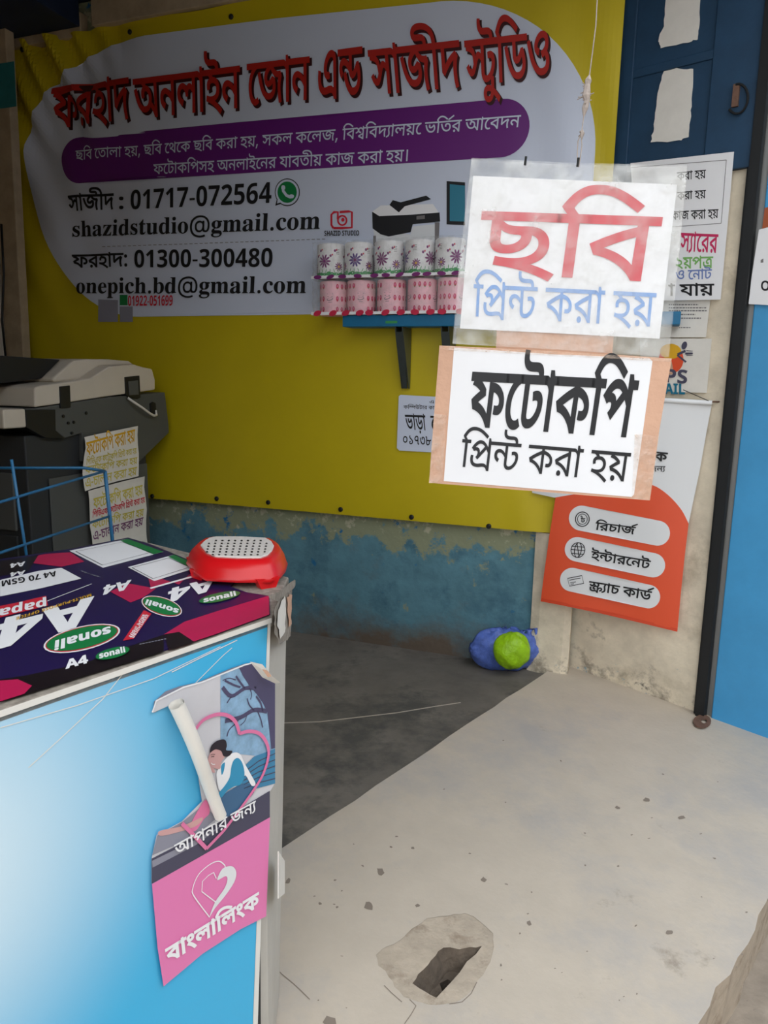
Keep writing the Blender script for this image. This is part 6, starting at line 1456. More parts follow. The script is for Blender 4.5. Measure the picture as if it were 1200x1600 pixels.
mb.text(S2, 'ফটোকপি', Z3(176, 968), Z3(728, 1006), Z3(196, 795), M['ink'], 20, 0.002)
mb.text(S2, 'প্রিন্ট করা হয়', Z3(150, 1110), Z3(718, 1162), Z3(160, 1018), M['ink'], 3, 0.002)
build(mb, 'sign_paper', parent=low_sign)
for pts in ([(45, 1166), (62, 930), (105, 935), (90, 1168)], [(80, 698), (872, 742), (870, 754), (79, 712)], [(745, 1000), (830, 1005), (797, 1226), (735, 1220)]):
    mb = MB()
    cs = [S2.uv(S2.at(*Z3(*p))) for p in pts]
    mb.uvpoly(S2, [cs], M['tape'], 0.0028, 0.012, lambda u, v: 0.0006 * math.sin(u * 120 + v * 90))
    build(mb, 'tape_strip', parent=low_sign, smooth=True)
hw = thing('hanging_wire', S1.at(905, 262), 'thin twisted wire with twine knots holding up the two signs', 'wire')
mb = MB()
pts = [S1.at(*p, 0.002) for p in [(933, 0), (931, 40), (926, 80), (921, 118)]]
d_ = (pts[0] - pts[1]).normalized()
pts = [pts[0] + d_ * ((ZC - pts[0].z) / d_.z)] + pts
mb.tube(pts, 0.0008, M['string'], 6)
build(mb, 'upper_wire', parent=hw)
mb = MB()
mb.tube([S1.at(*p, 0.002) for p in [(921, 118), (919, 126), (918, 133), (916, 150), (917, 158), (914, 170), (912, 183)]], [0.001, 0.005, 0.004, 0.006, 0.004, 0.0045, 0.001], M['string'], 7)
rng = random.Random(3)
for k in range(26):
    c = S1.at(916 + rng.uniform(-5, 5), 150 + rng.uniform(-11, 11), 0.003)
    mb.tube([c, c + V((rng.uniform(-.009, .009), rng.uniform(-.004, .004), rng.uniform(-.009, .009)))], 0.0007, M['string'], 4)
build(mb, 'knot', parent=hw)
mb = MB()
mb.tube([S1.at(*p, 0.002) for p in [(908, 205), (910, 209), (908, 216), (906, 212)]], 0.003, M['string'], 6)
build(mb, 'knot', parent=hw)
mb = MB()
mb.tube([S1.at(*p, 0.003) for p in [(912, 183), (909, 205), (903, 222), (902, 238), (902, 262)]], 0.0008, M['string'], 6)
mb.tube([S1.at(*p, 0.003) for p in [(908, 214), (909, 228), (907, 245), (904, 262)]], 0.0008, M['string'], 6)
build(mb, 'lower_wire', parent=hw)

# ------------------------------------------------------------------ photocopier
CP = Plane((-1.02, 3.494, 1.103), W.ux, W.n)
CP = Plane((-1.02, 3.494, 1.103), W.ux)
Z6 = lambda x, y: (x / 4.286, 500 + y / 4.286)
cop = thing('photocopier', V((-1.5, 3.3, 0)), 'large grey office photocopier with cream lid, against the yellow banner', 'photocopier')
L = -W.ux * 0.72


def slab(pts, m, name, off=0.0, vec=None, bevel=0.004, z=Z6, smooth=False, parent=None):
    mb = MB()
    mb.prism([CP.at(*z(*p), off) for p in pts], L if vec is None else vec, M[m])
    return build(mb, name, parent=parent or cop, bevel=bevel, smooth=smooth)


lid = slab([(235, 585), (232, 455), (270, 440), (470, 413), (600, 392), (725, 312), (830, 300), (900, 298), (960, 316), (1020, 328), (1040, 400), (1040, 468), (700, 515), (400, 562)], 'cream', 'lid', bevel=0.006)
slab([(420, 395), (560, 272), (640, 262), (800, 264), (930, 276), (975, 310), (905, 300), (725, 314), (600, 400), (430, 420)], 'cream', 'document_feeder', off=-0.05, vec=L * 0.55, bevel=0.008)
slab([(-300, 330), (85, 262), (160, 240), (540, 268), (415, 395), (230, 420), (-300, 470)], 'darkplastic', 'paper_tray', off=-0.10, vec=L * 0.7)
slab([(165, 598), (240, 592), (700, 520), (1110, 484), (1135, 700), (1138, 755), (940, 950), (560, 950), (555, 760), (440, 792), (370, 740), (180, 722)], 'greybody', 'scanner_deck', off=-0.004)
slab([(170, 600), (370, 600), (372, 740), (440, 796), (300, 790), (176, 720)], 'darkplastic', 'deck_front_cover', off=0.002, vec=L * 0.05, bevel=0.002)
# body below, down to the floor
b0, b1 = CP.at(*Z6(225, 780), -0.02), CP.at(*Z6(1000, 940), -0.02)
bt0, bt1 = CP.at(*Z6(320, 800), -0.02), CP.at(*Z6(1010, 930), -0.02)
mb = MB()
fr, rr = CP.at(*Z6(190, 780), -0.02), CP.at(*Z6(1005, 940), -0.02)
mb.prism([V((fr.x, fr.y, 0.03)), V((rr.x, rr.y, 0.03)), V((rr.x, rr.y, fr.z)), V((fr.x, fr.y, fr.z))], -W.ux * 0.66, M['darkbody'])
build(mb, 'cabinet_body', parent=cop, bevel=0.006)
mb = MB()
s0, s1 = CP.at(*Z6(340, 980), -0.018), CP.at(*Z6(1000, 960), -0.018)
mb.prism([V((s0.x, s0.y, 0.06)), V((s1.x, s1.y, 0.06)), V((s1.x, s1.y, s1.z)), V((s0.x, s0.y, s1.z))], W.ux * 0.006, M['greybody'])
build(mb, 'side_panel', parent=cop, bevel=0.002)
# front: control panel and tray fronts
fn = W.n
mb = MB()
c0 = CP.at(*Z6(170, 590), -0.0)
mb.box(V((c0.x, c0.y, c0.z - 0.07)), -W.ux * 0.66, fn * 0.10, V((0, 0, 0.068)), M['cream'])
cpn = build(mb, 'control_panel', parent=cop, bevel=0.006)
mb = MB()
cc = CP.at(*Z6(78, 680), 0.0)
c1 = V((c0.x, c0.y, c0.z - 0.04)) - W.ux * 0.09 + fn * 0.101
mb.tube([c1, c1 + fn * 0.004], 0.008, M['steel'], 12)
build(mb, 'button', parent=cpn)
for k in range(3):
    mb = MB()
    z0 = 0.12 + k * 0.24
    mb.box(V((fr.x, fr.y, z0)) - W.ux * 0.06, -W.ux * 0.54, fn * 0.012, V((0, 0, 0.22)), M['greybody'] if k == 2 else M['darkbody'])
    dr = build(mb, 'paper_drawer', parent=cop, bevel=0.004)
    mb = MB()
    mb.box(V((fr.x, fr.y, z0 + 0.16)) - W.ux * 0.3 + fn * 0.012, -W.ux * 0.2, fn * 0.006, V((0, 0, 0.03)), M['darkplastic'])
    build(mb, 'drawer_handle', parent=dr, bevel=0.002)
for pts in ([(395, 445), (465, 438), (470, 585), (402, 592)], [(832, 382), (930, 372), (938, 520), (915, 528), (860, 520), (838, 500)]):
    slab(pts, 'darkplastic', 'lid_hinge', off=0.004, vec=-W.ux * 0.03, bevel=0.002)
slab([(850, 410), (915, 404), (920, 500), (858, 505)], 'greybody', 'hinge_plate', off=0.008, vec=-W.ux * 0.004, bevel=0.001)
slab([(1005, 560), (1022, 548), (1040, 556), (1045, 620), (1030, 636), (1008, 625)], 'black', 'socket', off=0.003, vec=-W.ux * 0.01, bevel=0.001)
mb = MB()
mb.tube([CP.at(*Z6(*p), o_) for p, o_ in (((848, 522), 0.006), ((880, 555), 0.02), ((925, 590), 0.026), ((975, 625), 0.024), ((1010, 640), 0.016), ((1038, 636), 0.008), ((1040, 605), 0.002))], 0.0055, M['oldpaper'], 8)
build(mb, 'cable', parent=cop, smooth=True)
for p in ((578, 624), (458, 690), (495, 685), (482, 757), (425, 645)):
    mb = MB()
    c = CP.at(*Z6(*p), -0.002)
    mb.tube([c, c + W.ux * 0.004], 0.006, M['black'], 10)
    build(mb, 'screw', parent=cop)

# papers taped on the copier's side
Z4 = lambda x, y: (x / 2.5, 500 + y / 2.5)


def side_sheet(pts, lines, off, label):
    mb = MB()
    pl = CP.up(off)
    mb.poly(pl, ragged([Z4(*p) for p in pts], 0.5, 3), M['oldpaper'], 0.0, (), 0.03, lambda u, v: 0.004 * math.sin(v * 30 + u * 9))
    for t, a, b, c, m, bold in lines:
        mb.text(pl, t, Z4(*a), Z4(*b), Z4(*c), M[m], bold, 0.0012, None, lambda u, v: 0.004 * math.sin(v * 30 + u * 9))
    return tag(build(mb, 'taped_sheet'), label, 'notice', 'sheets taped on the copier side')


F1_, F2_, F3_ = 'ফটোকপি করা হয়', 'পিডিএফ ফটোকপি প্রিন্ট করা হয়', 'এ-চালান করা হয়'
side_sheet([(385, 850), (570, 795), (578, 900), (440, 905), (380, 905)], [(F1_, (385, 880), (565, 842), (385, 852), 'lime', 16)], 0.006, 'lowest sheet on the copier side, mostly hidden by the one above it')
side_sheet([(342, 668), (565, 610), (570, 740), (575, 870), (360, 880), (352, 770)],
           [(F1_, (362, 736), (558, 680), (362, 698), 'lime', 16), (F2_, (362, 772), (564, 712), (362, 750), 'redp', 16), (F1_, (362, 815), (558, 764), (362, 786), 'lime', 16), (F3_, (362, 862), (558, 800), (362, 830), 'plumink', 14)], 0.012,
           'middle sheet on the copier side, with red and purple lines of lettering')
side_sheet([(328, 458), (538, 415), (540, 520), (542, 610), (430, 638), (330, 668), (324, 600), (332, 500)],
           [(F1_, (334, 530), (528, 474), (334, 480), 'gold', 16), (F2_, (338, 566), (532, 520), (338, 544), 'lime', 14), (F1_, (336, 600), (532, 560), (336, 574), 'lime', 14), (F3_, (332, 655), (532, 604), (332, 622), 'lime', 14)], 0.018,
           'topmost sheet on the copier side, lettered in faded yellow')

# ------------------------------------------------------------------ blue wire rack
RK = Plane((-0.70, 1.9, 0), (0.989, -0.15, 0))
rk = thing('wire_rack', RK.at(100, 860), 'blue coated wire rack between the counter and the photocopier', 'rack')
rp = lambda x, y, o_=0.0: RK.at(*Z4(x, y), o_)
back = V((-0.42, 0.0, 0.0))


def wire(name, pts, r=0.0032, m='wire'):
    mb = MB()
    mb.tube(pts, r, M[m], 8)
    build(mb, name, parent=rk, smooth=True)


pt_, pb_ = rp(410, 590), rp(440, 868)
dn = (pb_ - pt_).normalized()
pf_ = pt_ + dn * (-(pt_.z) / dn.z)
wire('corner_post', [pt_, pb_, pf_], 0.005)
wire('rail', [pt_, rp(160, 664), rp(0, 712), rp(-260, 790)])
wire('rail', [rp(432, 765), rp(0, 910), rp(-200, 978)])
wire('rail', [pt_, rp(330, 578), pt_ + back], 0.0036)
v0, v1 = rp(45, 545), rp(105, 930)
wire('upright', [v0, v1, v1 + dn * (v1.z / -dn.z)])
wire('upright', [rp(-200, 640), rp(-150, 985), rp(-150, 985) + dn * (rp(-150, 985).z / -dn.z)])
wire('corner_post', [pt_ + back, V((pf_.x, pf_.y, pf_.z)) + back], 0.004)

# ------------------------------------------------------------------ counter
FP = Plane((-0.17, 1.095, 0), (0.8, -0.6, 0))
CZ = 0.83
cn = thing('counter', FP.w(-0.5, 0, -0.3), 'white edged counter cabinet faced with pale blue printed sheet, nearest the camera', 'counter')
cpt = lambda a, d, z: FP.w(a, z, -d)
mb = MB()
ringt = [(-1.1, 0.012), (-0.006, 0.012), (0.17, 0.135), (0.17, 0.6), (-1.1, 0.63)]
ringb = [(-1.1, 0.012), (-0.008, 0.012), (0.135, 0.13), (0.14, 0.6), (-1.1, 0.63)]
mb.loft([[cpt(a, d, -0.02) for a, d in ringb], [cpt(a, d, CZ - 0.016) for a, d in ringt]], M['paleside'])
build(mb, 'cabinet_body', parent=cn)
mb = MB()
tops_ = [(-1.1, 0.0), (0.0, 0.0), (0.185, 0.145), (0.19, 0.6), (-1.1, 0.65)]
mb.prism([cpt(a, d, CZ - 0.016) for a, d in tops_], (0, 0, 0.016), M['stone'])
build(mb, 'worktop', parent=cn, bevel=0.003)
e_t, e_b = FP.uv(FP.at(418, 974)), FP.uv(FP.at(395, 1600))
e_z = (e_b[0] + (e_b[0] - e_t[0]) * 0.1, 0.02)
M['panelblue'] = gradient_sheet('sky_blue_print', (216, 236, 246), (62, 178, 226), tuple(FP.at(-150, 1400)), tuple(FP.at(350, 1220)))
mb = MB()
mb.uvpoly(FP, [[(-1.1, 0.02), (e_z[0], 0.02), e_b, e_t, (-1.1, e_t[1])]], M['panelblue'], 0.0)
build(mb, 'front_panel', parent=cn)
mb = MB()
mb.uvpoly(FP, [[e_t, e_b, (e_z[0], 0.02), (e_z[0] + 0.011, 0.02), (e_b[0] + 0.011, e_b[1]), (e_t[0] + 0.006, e_t[1])]], M['trimwhite'], 0.0006)
build(mb, 'edge_strip', parent=cn)
mb = MB()
mb.uvpoly(FP, [[(e_b[0] + 0.0115, e_b[1] + 0.14), (e_z[0] + 0.0115, 0.02), (e_z[0] + 0.021, 0.02), (e_b[0] + 0.019, e_b[1] + 0.14)]], M['rubber'], 0.0004)
build(mb, 'rubber_gasket', parent=cn)
mb = MB()
tl = [(-1.1, e_t[1] - 0.0), (e_t[0] + 0.006, e_t[1] - 0.0), (e_t[0] + 0.006, e_t[1] + 0.008), (-1.1, e_t[1] + 0.008)]
mb.uvpoly(FP, [tl], M['trimwhite'], 0.003)
build(mb, 'edge_strip', parent=cn)
mb = MB()   # frayed tape at the corner
Z7 = lambda x, y: (x / 2.5, 800 + y / 2.5)
P8 = Plane(cpt(0.0, 0.0, 0) + V((0.004, 0, 0)), (1, 0.028, 0))
rng = random.Random(9)
for pts, m_, o_ in (([(1062, 400), (1080, 340), (1105, 300), (1135, 285), (1130, 380), (1132, 480), (1110, 505), (1082, 515), (1066, 470)], 'stone', 0.003),
                   ([(1070, 420), (1085, 350), (1100, 330), (1108, 400), (1100, 470), (1080, 500)], 'oldpaper', 0.005), ([(1112, 330), (1130, 320), (1128, 440), (1115, 450)], 'card', 0.005),
                   ([(1030, 330), (1060, 318), (1100, 290), (1140, 262), (1142, 292), (1105, 318), (1070, 350)], 'stone', 0.006)):
    mb.poly(P8, ragged([Z7(*p) for p in pts], 1.4, 4), M[m_], o_)
build(mb, 'frayed_tape', parent=cn)
mb = MB()
for pts, w_ in (([(760, 670), (870, 560), (905, 530)], 0.0012), ([(670, 625), (800, 560), (925, 500)], 0.0014), ([(110, 998), (250, 870), (400, 730), (500, 605)], 0.0013), ([(0, 842), (300, 755), (600, 650), (860, 525)], 0.0012)):
    mb.line(FP, [Z7(*p) for p in pts], w_, M['trimwhite'], 0.0008)
mb.poly(FP, [Z7(*p) for p in [(598, 785), (600, 740), (645, 700), (700, 680), (770, 665), (900, 610), (960, 590), (985, 590), (960, 604), (860, 640), (775, 672), (700, 745), (660, 752)]], M['photomid'], 0.0009)
build(mb, 'creased_film', parent=cn)

# ------------------------------------------------------------------ flattened paper-ream wrap on the counter top
BX = level(CZ + 0.003)
rw = thing('ream_wrap', BX.at(150, 960), 'flattened navy and crimson paper ream wrapper lying over the counter top', 'wrapper')
mb = MB()
sheet_px = [Z7(*p) for p in [(-60, 205), (0, 190), (270, 150), (500, 105), (580, 128), (640, 152), (780, 210), (925, 270), (900, 298), (965, 320), (1052, 334), (1055, 403), (850, 478), (640, 545), (400, 620), (150, 698), (0, 744), (-160, 800), (-160, 230)]]
mb.prism([level(CZ).at(*p, 0.0005) for p in sheet_px], (0, 0, 0.0025), M['boxnavy'])
bp_ = lambda pts, m, o=0.0006: mb.poly(BX, [Z7(*p) for p in pts], M[m], o)
bp_([(0, 655), (100, 640), (330, 590), (520, 520), (640, 480), (640, 545), (400, 620), (150, 698), (0, 744)], 'boxblack', 0.0004)
bp_([(0, 660), (70, 655), (125, 680), (95, 712), (0, 742)], 'boxpink')
bp_([(640, 480), (720, 430), (860, 385), (1050, 328), (1052, 402), (850, 476), (660, 540)], 'boxpink')
bp_([(640, 480), (700, 470), (760, 510), (660, 540)], 'boxblack', 0.0008)
bp_([(430, 312), (500, 280), (610, 300), (560, 335), (510, 355)], 'boxpink')
bp_([(30, 190), (180, 165), (275, 158), (330, 195), (240, 215), (120, 200)], 'boxpink')
bp_([(0, 192), (150, 170), (110, 235), (0, 252)], 'boxblack', 0.0009)
bp_([(580, 262), (610, 255), (700, 285), (740, 245), (790, 232), (830, 238), (590, 300)], 'boxpink', 0.0008)
bp_([(585, 298), (820, 232), (828, 236), (590, 303)], 'white', 0.0011)
bp_([(0, 268), (150, 232), (240, 220), (318, 262), (160, 300), (0, 332)], 'paper', 0.001)
for t, a, b, c, m, o_ in (('A4 70 GSM 80', (218, 233), (-60, 285), (224, 252), 'ink', 0.0016), ('A4', (362, 335), (-5, 425), (366, 432), 'white', 0.0012),
                          ('MULTI-PURPOSE OFFICE', (358, 322), (62, 415), (360, 331), 'gold', 0.0016),
                          ('A4', (512, 268), (408, 290), (504, 303), 'white', 0.0012), ('A4', (838, 258), (660, 305), (840, 304), 'white', 0.0014),
                          ('A4', (98, 196), (40, 205), (98, 212), 'white', 0.0014), ('A4', (98, 231), (40, 240), (98, 246), 'white', 0.0014)):
    mb.text(BX, t, Z7(*a), Z7(*b), Z7(*c), M[m], 20 if t == 'A4' else 4, o_)
bp_([(0, 370), (60, 358), (180, 330), (188, 368), (60, 400), (0, 415)], 'redp', 0.0012)
mb.text(BX, 'papar', Z7(185, 345), Z7(-40, 392), Z7(186, 368), M['white'], 16, 0.0018, 520)
mb.line(BX, [Z7(0, 392), Z7(180, 352), Z7(358, 283)], 0.002, M['white'], 0.0011)
mb.text(BX, 'A4', Z7(258, 616), Z7(345, 592), Z7(256, 584), M['white'], 24, 0.0014)


def oval(cx, cy, rx, ry, rot_, t0, t1, tt_, ring=True):
    if ring:
        mb.poly(BX, [Z7(*p) for p in ell(cx, cy, rx * 1.08, ry * 1.18, rot_)], M['white'], 0.0012)
        mb.poly(BX, [Z7(*p) for p in ell(cx, cy, rx * 1.03, ry * 1.08, rot_)], M['redp'], 0.0015)
    mb.poly(BX, [Z7(*p) for p in ell(cx, cy, rx, ry, rot_)], M['green'], 0.0018)
    mb.text(BX, 'sonali', Z7(*t0), Z7(*t1), Z7(*tt_), M['white'], 26, 0.0021, 730)


oval(320, 497, 142, 40, -13, (432, 452), (212, 510), (436, 484))
oval(440, 556, 68, 20, -14, (388, 578), (492, 552), (386, 556), False)
oval(632, 371, 76, 30, 17, (700, 385), (572, 345), (694, 405))
oval(858, 336, 82, 17, -12, (795, 358), (925, 330), (793, 340), False)
bp_([(480, 506), (562, 386), (592, 400), (522, 498)], 'redp', 0.0012)
mb.text(BX, '100% PURE', Z7(500, 494), Z7(560, 402), Z7(511, 497), M['white'], 4, 0.0016)
mb.text(BX, 'BRIGHTNESS', Z7(511, 494), Z7(572, 404), Z7(522, 497), M['white'], 4, 0.0016)
for y0, x0, x1, dy in ((232, 318, 372, 20), (238, 330, 392, 18), (520, 545, 650, -22), (195, 625, 640, 4)):
    x = x0
    while x < x1:
        t = (x - x0) / (x1 - x0)
        mb.line(BX, [Z7(x, y0 + dy * t), Z7(min(x1, x + 8), y0 + dy * min(1, (x + 8 - x0) / (x1 - x0)))], 0.003, M['photomid'], 0.0012)
        x += 12
build(mb, 'printed_sheet', parent=rw)
# two pale payment cards lying on it (their codes left out)
for pts, strip, lab, off in (([(272, 152), (500, 106), (638, 156), (402, 218)], [(500, 106), (638, 156), (600, 166), (470, 113)], 'larger white card with a green edge lying on the ream wrapper', 0.004),
                             ([(500, 216), (680, 168), (780, 214), (602, 270)], [(680, 168), (780, 214), (752, 222), (658, 175)], 'smaller white card with a green edge lying on the ream wrapper', 0.0045)):
    mb = MB()
    PC = level(CZ + off)
    mb.prism([PC.at(*Z7(*p)) for p in pts], (0, 0, 0.0006), M['paper'])
    PT = PC.up(0.0006)
    mb.poly(PT, [Z7(*p) for p in strip], M['green'], 0.0006)
    cx, cy = sum(p[0] for p in pts) / 4, sum(p[1] for p in pts) / 4
    inner = [(cx - 12 + (p[0] - cx) * 0.80, cy + 2 + (p[1] - cy) * 0.80) for p in pts]
    mb.line(PT, [Z7(*p) for p in inner], 0.002, M['ink'], 0.0006, None, True)
    tag(build(mb, 'payment_card'), lab, 'card', 'cards on the counter')

# ------------------------------------------------------------------ torn advertising poster on the counter front
ZP = lambda x, y: (200 + x / 2.857, 1000 + y / 2.857)
TP = FP.up(0.0035)
tp = thing('torn_poster', FP.at(330, 1480), 'torn pink and photo poster peeling off the blue counter front, pink heart outline', 'poster')
mb = MB()
CURVED = ('skin', 'hair', 'sleeve', 'white', 'jeans', 'branch', 'pinkline')


def pp_(pts, m, o=0.0):
    q = soft(pts) if m in CURVED else pts
    mb.poly(TP, [ZP(*p) for p in q], M[m], o)



pp_([(110, 325), (122, 270), (245, 208), (330, 185), (415, 150), (520, 108), (555, 100), (600, 150), (655, 192), (655, 640), (632, 680), (632, 792), (105, 1088), (105, 975), (128, 870), (240, 810), (330, 720), (300, 520), (190, 290)], 'photobg')
pp_([(412, 152), (520, 108), (555, 100), (600, 150), (655, 192), (655, 500), (600, 520), (412, 500)], 'photosky', 0.0004)
pp_([(105, 975), (290, 880), (420, 800), (632, 672), (632, 792), (105, 1088)], 'photodark', 0.0006)
pp_([(105, 985), (300, 890), (430, 820), (300, 915), (108, 1015)], 'photomid', 0.0009)
pp_([(108, 960), (130, 872), (240, 812), (330, 740), (400, 790), (290, 880)], 'photomid', 0.0007)
mb.poly(TP, [ZP(*p) for p in [(492, 118), (555, 100), (600, 150), (655, 192), (655, 482), (638, 486), (628, 390), (620, 320), (600, 280), (572, 240), (538, 200), (512, 160)]], M['branch'], 0.0008)
for pts, w_ in (([(420, 210), (460, 250), (520, 215), (570, 215)], 0.006), ([(432, 360), (500, 345), (560, 312), (620, 318)], 0.007), ([(520, 215), (500, 190), (480, 160)], 0.003), ([(430, 180), (470, 200), (500, 210)], 0.003), ([(560, 312), (540, 290), (530, 260)], 0.002), ([(500, 345), (480, 370), (450, 400), (440, 430)], 0.002), ([(460, 250), (440, 280)], 0.002), ([(570, 215), (545, 180), (535, 150)], 0.003), ([(600, 316), (590, 280), (570, 250)], 0.003), ([(420, 180), (450, 170), (480, 178)], 0.0015), ([(530, 330), (520, 360), (500, 380)], 0.0015), ([(575, 315), (590, 350), (600, 390)], 0.002), ([(540, 212), (550, 240), (545, 265)], 0.0015)):
    mb.line(TP, [ZP(*p) for p in soft(pts, False)], w_, M['branch'], 0.001)
pp_([(520, 560), (560, 520), (655, 485), (655, 640), (560, 665), (500, 680)], 'bench', 0.0009)
for k in range(5):
    mb.line(TP, [ZP(515, 590 + k * 18), ZP(580, 540 + k * 24), ZP(655, 505 + k * 28)], 0.0016, M['photodark'], 0.0012)
heart = [(290, 405), (330, 355), (390, 330), (440, 335), (475, 365), (492, 415), (535, 405), (580, 415), (612, 455), (622, 510), (600, 590), (560, 660), (500, 745), (420, 850), (345, 928), (290, 870), (235, 815)]
for part, rnd in ((heart[:6], True), (heart[5:14], True), (heart[13:15], False), (heart[14:], False)):
    mb.line(TP, [ZP(*p) for p in (soft(part, False) if rnd else part)], 0.0055, M['pinkline'], 0.0030)
pp_([(415, 700), (470, 660), (515, 640), (550, 650), (560, 680), (500, 745), (440, 790), (395, 770)], 'jeans', 0.0012)
pp_([(340, 548), (348, 528), (360, 535), (375, 560), (385, 590), (365, 585), (348, 570)], 'skin', 0.0016)
pp_([(362, 505), (372, 490), (392, 483), (412, 476), (432, 492), (428, 518), (412, 545), (408, 572), (388, 572), (370, 563), (359, 548), (354, 530)], 'skin', 0.0019)
pp_([(362, 500), (368, 470), (395, 447), (428, 443), (437, 468), (434, 490), (462, 494), (446, 516), (422, 516), (412, 494), (388, 486), (372, 494)], 'hair', 0.0022)
mb.line(TP, [ZP(366, 546), ZP(373, 553), ZP(384, 552)], 0.0010, M['white'], 0.0025)
mb.line(TP, [ZP(366, 520), ZP(372, 517), ZP(380, 518)], 0.0009, M['hair'], 0.0025)
mb.line(TP, [ZP(364, 511), ZP(374, 507), ZP(384, 509)], 0.0007, M['hair'], 0.0025)
pp_([(405, 565), (430, 532), (455, 507), (480, 500), (500, 512), (515, 545), (540, 590), (566, 640), (548, 648), (520, 602), (500, 640), (450, 662), (408, 672), (396, 640), (392, 595)], 'white', 0.0018)
pp_([(458, 560), (470, 532), (490, 526), (508, 552), (516, 600), (500, 642), (470, 652), (440, 670), (412, 702), (400, 684), (428, 648), (450, 610)], 'sleeve', 0.0021)
pp_([(412, 560), (428, 545), (424, 580), (414, 600)], 'sleeve', 0.0021)
pp_([(330, 725), (352, 720), (362, 770), (335, 800), (300, 850), (270, 840)], 'pinkline', 0.0012)
pp_([(140, 850), (235, 830), (330, 790), (300, 830), (200, 862), (140, 872)], 'skin', 0.0013)
pp_([(105, 1088), (632, 790), (615, 1232), (500, 1290), (330, 1400), (157, 1545), (130, 1370)], 'pink', 0.001)
mb.text(TP, 'আপনার জন্য', ZP(205, 960), ZP(565, 758), ZP(200, 912), M['white'], 12, 0.0036)
mb.text(TP, 'বাংলালিংক', ZP(172, 1440), ZP(580, 1182), ZP(165, 1378), M['white'], 34, 0.0026)
hl = [(360, 1235), (290, 1140), (285, 1105), (310, 1045), (360, 1000), (400, 985), (425, 1000), (430, 1012)]
mb.line(TP, [ZP(*p) for p in soft(hl, False)], 0.0016, M['white'], 0.0022)
hr = [(430, 1012), (462, 1008), (480, 1035), (470, 1080), (430, 1140), (385, 1195), (360, 1235), (385, 1168), (425, 1110), (440, 1070), (432, 1052), (395, 1070), (410, 1030)]
mb.poly(TP, [ZP(*p) for p in soft(hr)], M['vinyl'], 0.0018)
mb.line(TP, [ZP(*p) for p in [(388, 1168), (325, 1120), (328, 1075), (355, 1048), (378, 1035), (390, 1062)]], 0.0014, M['white'], 0.0022)
mb.line(TP, [ZP(*p) for p in [(106, 322), (124, 270), (246, 210), (330, 187), (416, 152), (520, 110), (552, 102)]], 0.0022, M['white'], 0.0012)
build(mb, 'poster_sheet', parent=tp)
mb = MB()   # peeled strip curled into a roll
a, b = TP.up(0.012).at(*ZP(214, 286)), TP.up(0.013).at(*ZP(420, 790))
ax = (b - a).normalized()
s_ = ax.cross(TP.n).normalized()
rings = []
for t in [k / 10 for k in range(11)]:
    c = a + (b - a) * t + TP.n * 0.004 * math.sin(t * 5)
    r0 = 0.0115 - 0.002 * t
    ring = []
    for k in range(34):
        th = -0.5 + 2 * math.pi * 1.35 * k / 33
        r = r0 * (1 - 0.22 * k / 33)
        ring.append(c - s_ * r * math.cos(th) + TP.n * r * math.sin(th))
    rings.append(ring)
vs = [p for r in rings for p in r]
mb.add(vs, [(j * 34 + i, j * 34 + i + 1, (j + 1) * 34 + i + 1, (j + 1) * 34 + i) for j in range(10) for i in range(33)], M['oldpaper'])
build(mb, 'curled_strip', parent=tp, smooth=True)
mb = MB()
c = [TP.at(*ZP(*p), o_) for p, o_ in (((540, 95), 0.002), ((575, 100), 0.012), ((612, 150), 0.016), ((660, 182), 0.010), ((650, 192), 0.004), ((595, 165), 0.002))]
mb.add(c, [(0, 1, 2, 5), (2, 3, 4, 5)], M['oldpaper'])
d = [TP.at(*ZP(*p), 0.004) for p in ((565, 118), (590, 125), (608, 150), (592, 155))]
mb.add([q + TP.n * 0.012 for q in d], [(0, 1, 2, 3)], M['card'])
build(mb, 'peeled_corner', parent=tp)
mb = MB()
c = FP.w(0.02, 0, -0.02)
g0 = [V(VER.at(*p)) for p in [(436, 1352), (437, 1400), (430, 1404)]]
mb.prism([P8.at(*q, 0.003) for q in ((431, 1330), (441, 1345), (441, 1396), (431, 1404))], V((0.0015, 0, 0)), M['oldpaper'])
tag(build(mb, 'paper_scrap'), 'scrap of white paper stuck low on the side of the counter', 'paper')

# ------------------------------------------------------------------ red plastic stool on the counter's far corner
ST = level(CZ + 0.048)
ins = [(312, 852), (318, 846), (326, 841), (336, 839), (376, 839), (416, 841), (425, 846), (429, 853), (426, 861), (419, 868), (408, 872), (372, 872), (336, 870), (322, 864)]
ip = [ST.at(*p) for p in ins]
ic = sum(ip, V((0, 0, 0))) / len(ip)
sc = lambda k, z: [V((ic.x + (q.x - ic.x) * k, ic.y + (q.y - ic.y) * k, z)) for q in ip]
st = thing('stool', V((ic.x, ic.y, CZ)), 'low red plastic stool with a perforated white seat, at the far corner of the counter', 'stool')
mb = MB()
z_ = CZ + 0.048
mb.loft([sc(0.90, z_ - 0.006), sc(0.98, z_ - 0.001), sc(1.10, z_ - 0.001), sc(1.20, z_ - 0.008), sc(1.27, z_ - 0.016), sc(1.33, z_ - 0.030), sc(1.37, z_ - 0.036), sc(1.34, z_ - 0.037), sc(1.2, z_ - 0.02)], M['stoolred'])
build(mb, 'seat_shell', parent=st, smooth=True)
mb = MB()
mb.loft([sc(0.97, z_ - 0.006), sc(0.985, z_ + 0.0005), sc(0.96, z_ + 0.002)], M['stoolwhite'])
rr_ = ST.up(0.0025)
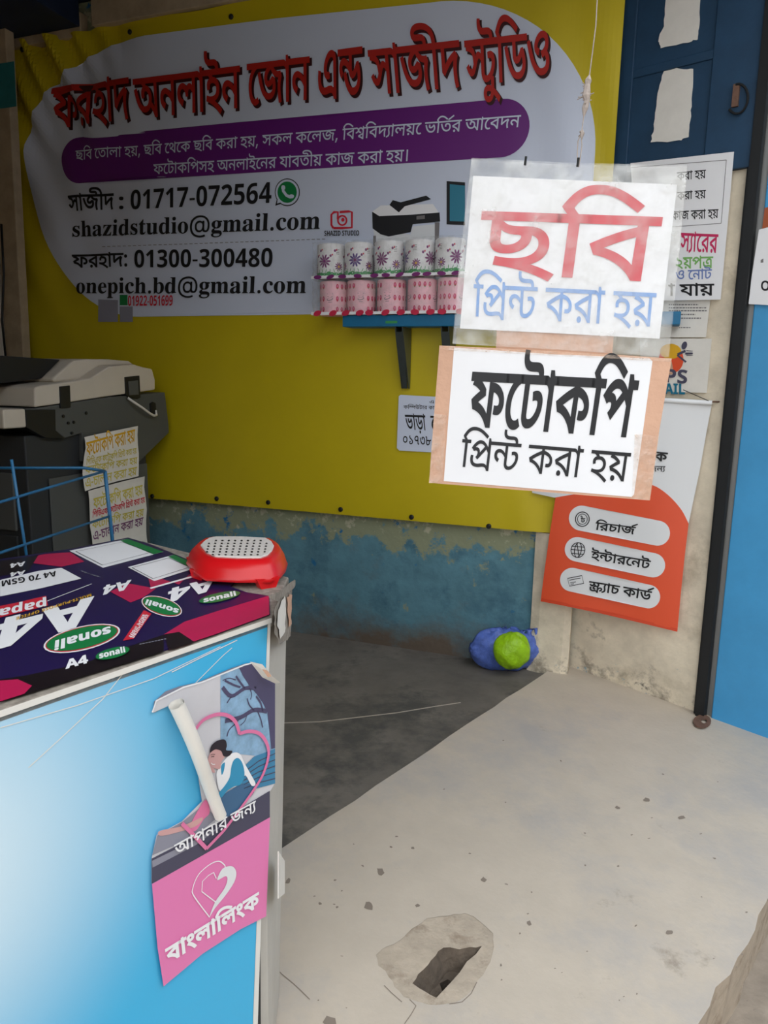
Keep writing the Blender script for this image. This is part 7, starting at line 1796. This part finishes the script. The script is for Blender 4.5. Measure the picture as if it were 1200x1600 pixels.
for j in range(6):
    for i in range(10):
        fx = (i + 0.5) / 10 * 2 - 1
        fy = (j + 0.5) / 6 * 2 - 1
        if abs(fx) > 0.85 and abs(fy) > 0.7:
            continue
        mb.poly(rr_, ell(370 + fx * 50 + fy * -3, 855.5 + fy * 13.2, 1.9, 1.1, 0, 8), M['black'], 0.0)
build(mb, 'seat_insert', parent=st)
fr4 = sc(1.30, CZ)
for k in (1, 5, 10, 13):
    q = fr4[k]
    d_ = (V((ic.x, ic.y, CZ)) - q).normalized()
    s_ = V((-d_.y, d_.x, 0))
    mb = MB()
    tq = V((q.x, q.y, CZ + 0.018))
    mb.loft([[q + s_ * 0.014, q + s_ * -0.014, q + s_ * -0.014 + d_ * 0.02, q + s_ * 0.014 + d_ * 0.02], [tq + s_ * 0.022, tq - s_ * 0.022, tq - s_ * 0.022 + d_ * 0.02, tq + s_ * 0.022 + d_ * 0.02]], M['stoolred'])
    build(mb, 'leg', parent=st)


# ------------------------------------------------------------------ crumpled bags at the foot of the back wall
def blob(mb, c, r, amp, seed, m, flat=0.0, nu=30, nv=18):
    rg = random.Random(seed)
    ph = [(rg.uniform(2, 9), rg.uniform(2, 9), rg.uniform(0, 6), rg.uniform(0.4, 1)) for _ in range(9)]
    rings = []
    for j in range(1, nv):
        a = math.pi * j / nv
        ring = []
        for i in range(nu):
            b = 2 * math.pi * i / nu
            d = sum(w_ * math.sin(p_ * a + round(q_) * b + s) for p_, q_, s, w_ in ph) / 4
            k = 1 + amp * d
            z = c[2] - r[2] * math.cos(a) * k
            ring.append(V((c[0] + r[0] * math.sin(a) * math.cos(b) * k, c[1] + r[1] * math.sin(a) * math.sin(b) * k, max(z, flat))))
        rings.append(ring)
    mb.loft(rings, M[m])


BF = W.up(0.14)
c = FLOOR.at(788, 1048)
zf = c.z + 0.001
mb = MB()
blob(mb, (c.x + 0.0, c.y + 0.02, zf + 0.085), (0.15, 0.055, 0.095), 0.16, 4, 'bluebag', zf)
bag = thing('plastic_bag', V((c.x, c.y, zf)), 'crumpled blue plastic bag at the foot of the back wall', 'bag')
build(mb, 'bag_body', parent=bag, smooth=True)
mb = MB()
for k, (dx, h) in enumerate(((0.06, 0.17), (0.09, 0.19))):
    b0 = V((c.x + dx, c.y + 0.02, zf + 0.12))
    mb.tube([b0, b0 + V((0.01, -0.01, h * 0.3)), b0 + V((0.035, -0.01, h * 0.35)), b0 + V((0.05, 0.0, 0.0))], [0.012, 0.009, 0.009, 0.012], M['bluebag'], 8)
build(mb, 'bag_handle', parent=bag, smooth=True)
mb = MB()
blob(mb, (c.x + 0.015, c.y - 0.06, zf + 0.112), (0.078, 0.058, 0.076), 0.10, 8, 'limebag', zf + 0.03)
g_ = build(mb, 'knotted_bag', smooth=True)
tag(g_, 'bright lime green knotted bundle in front of the blue plastic bag', 'bag')
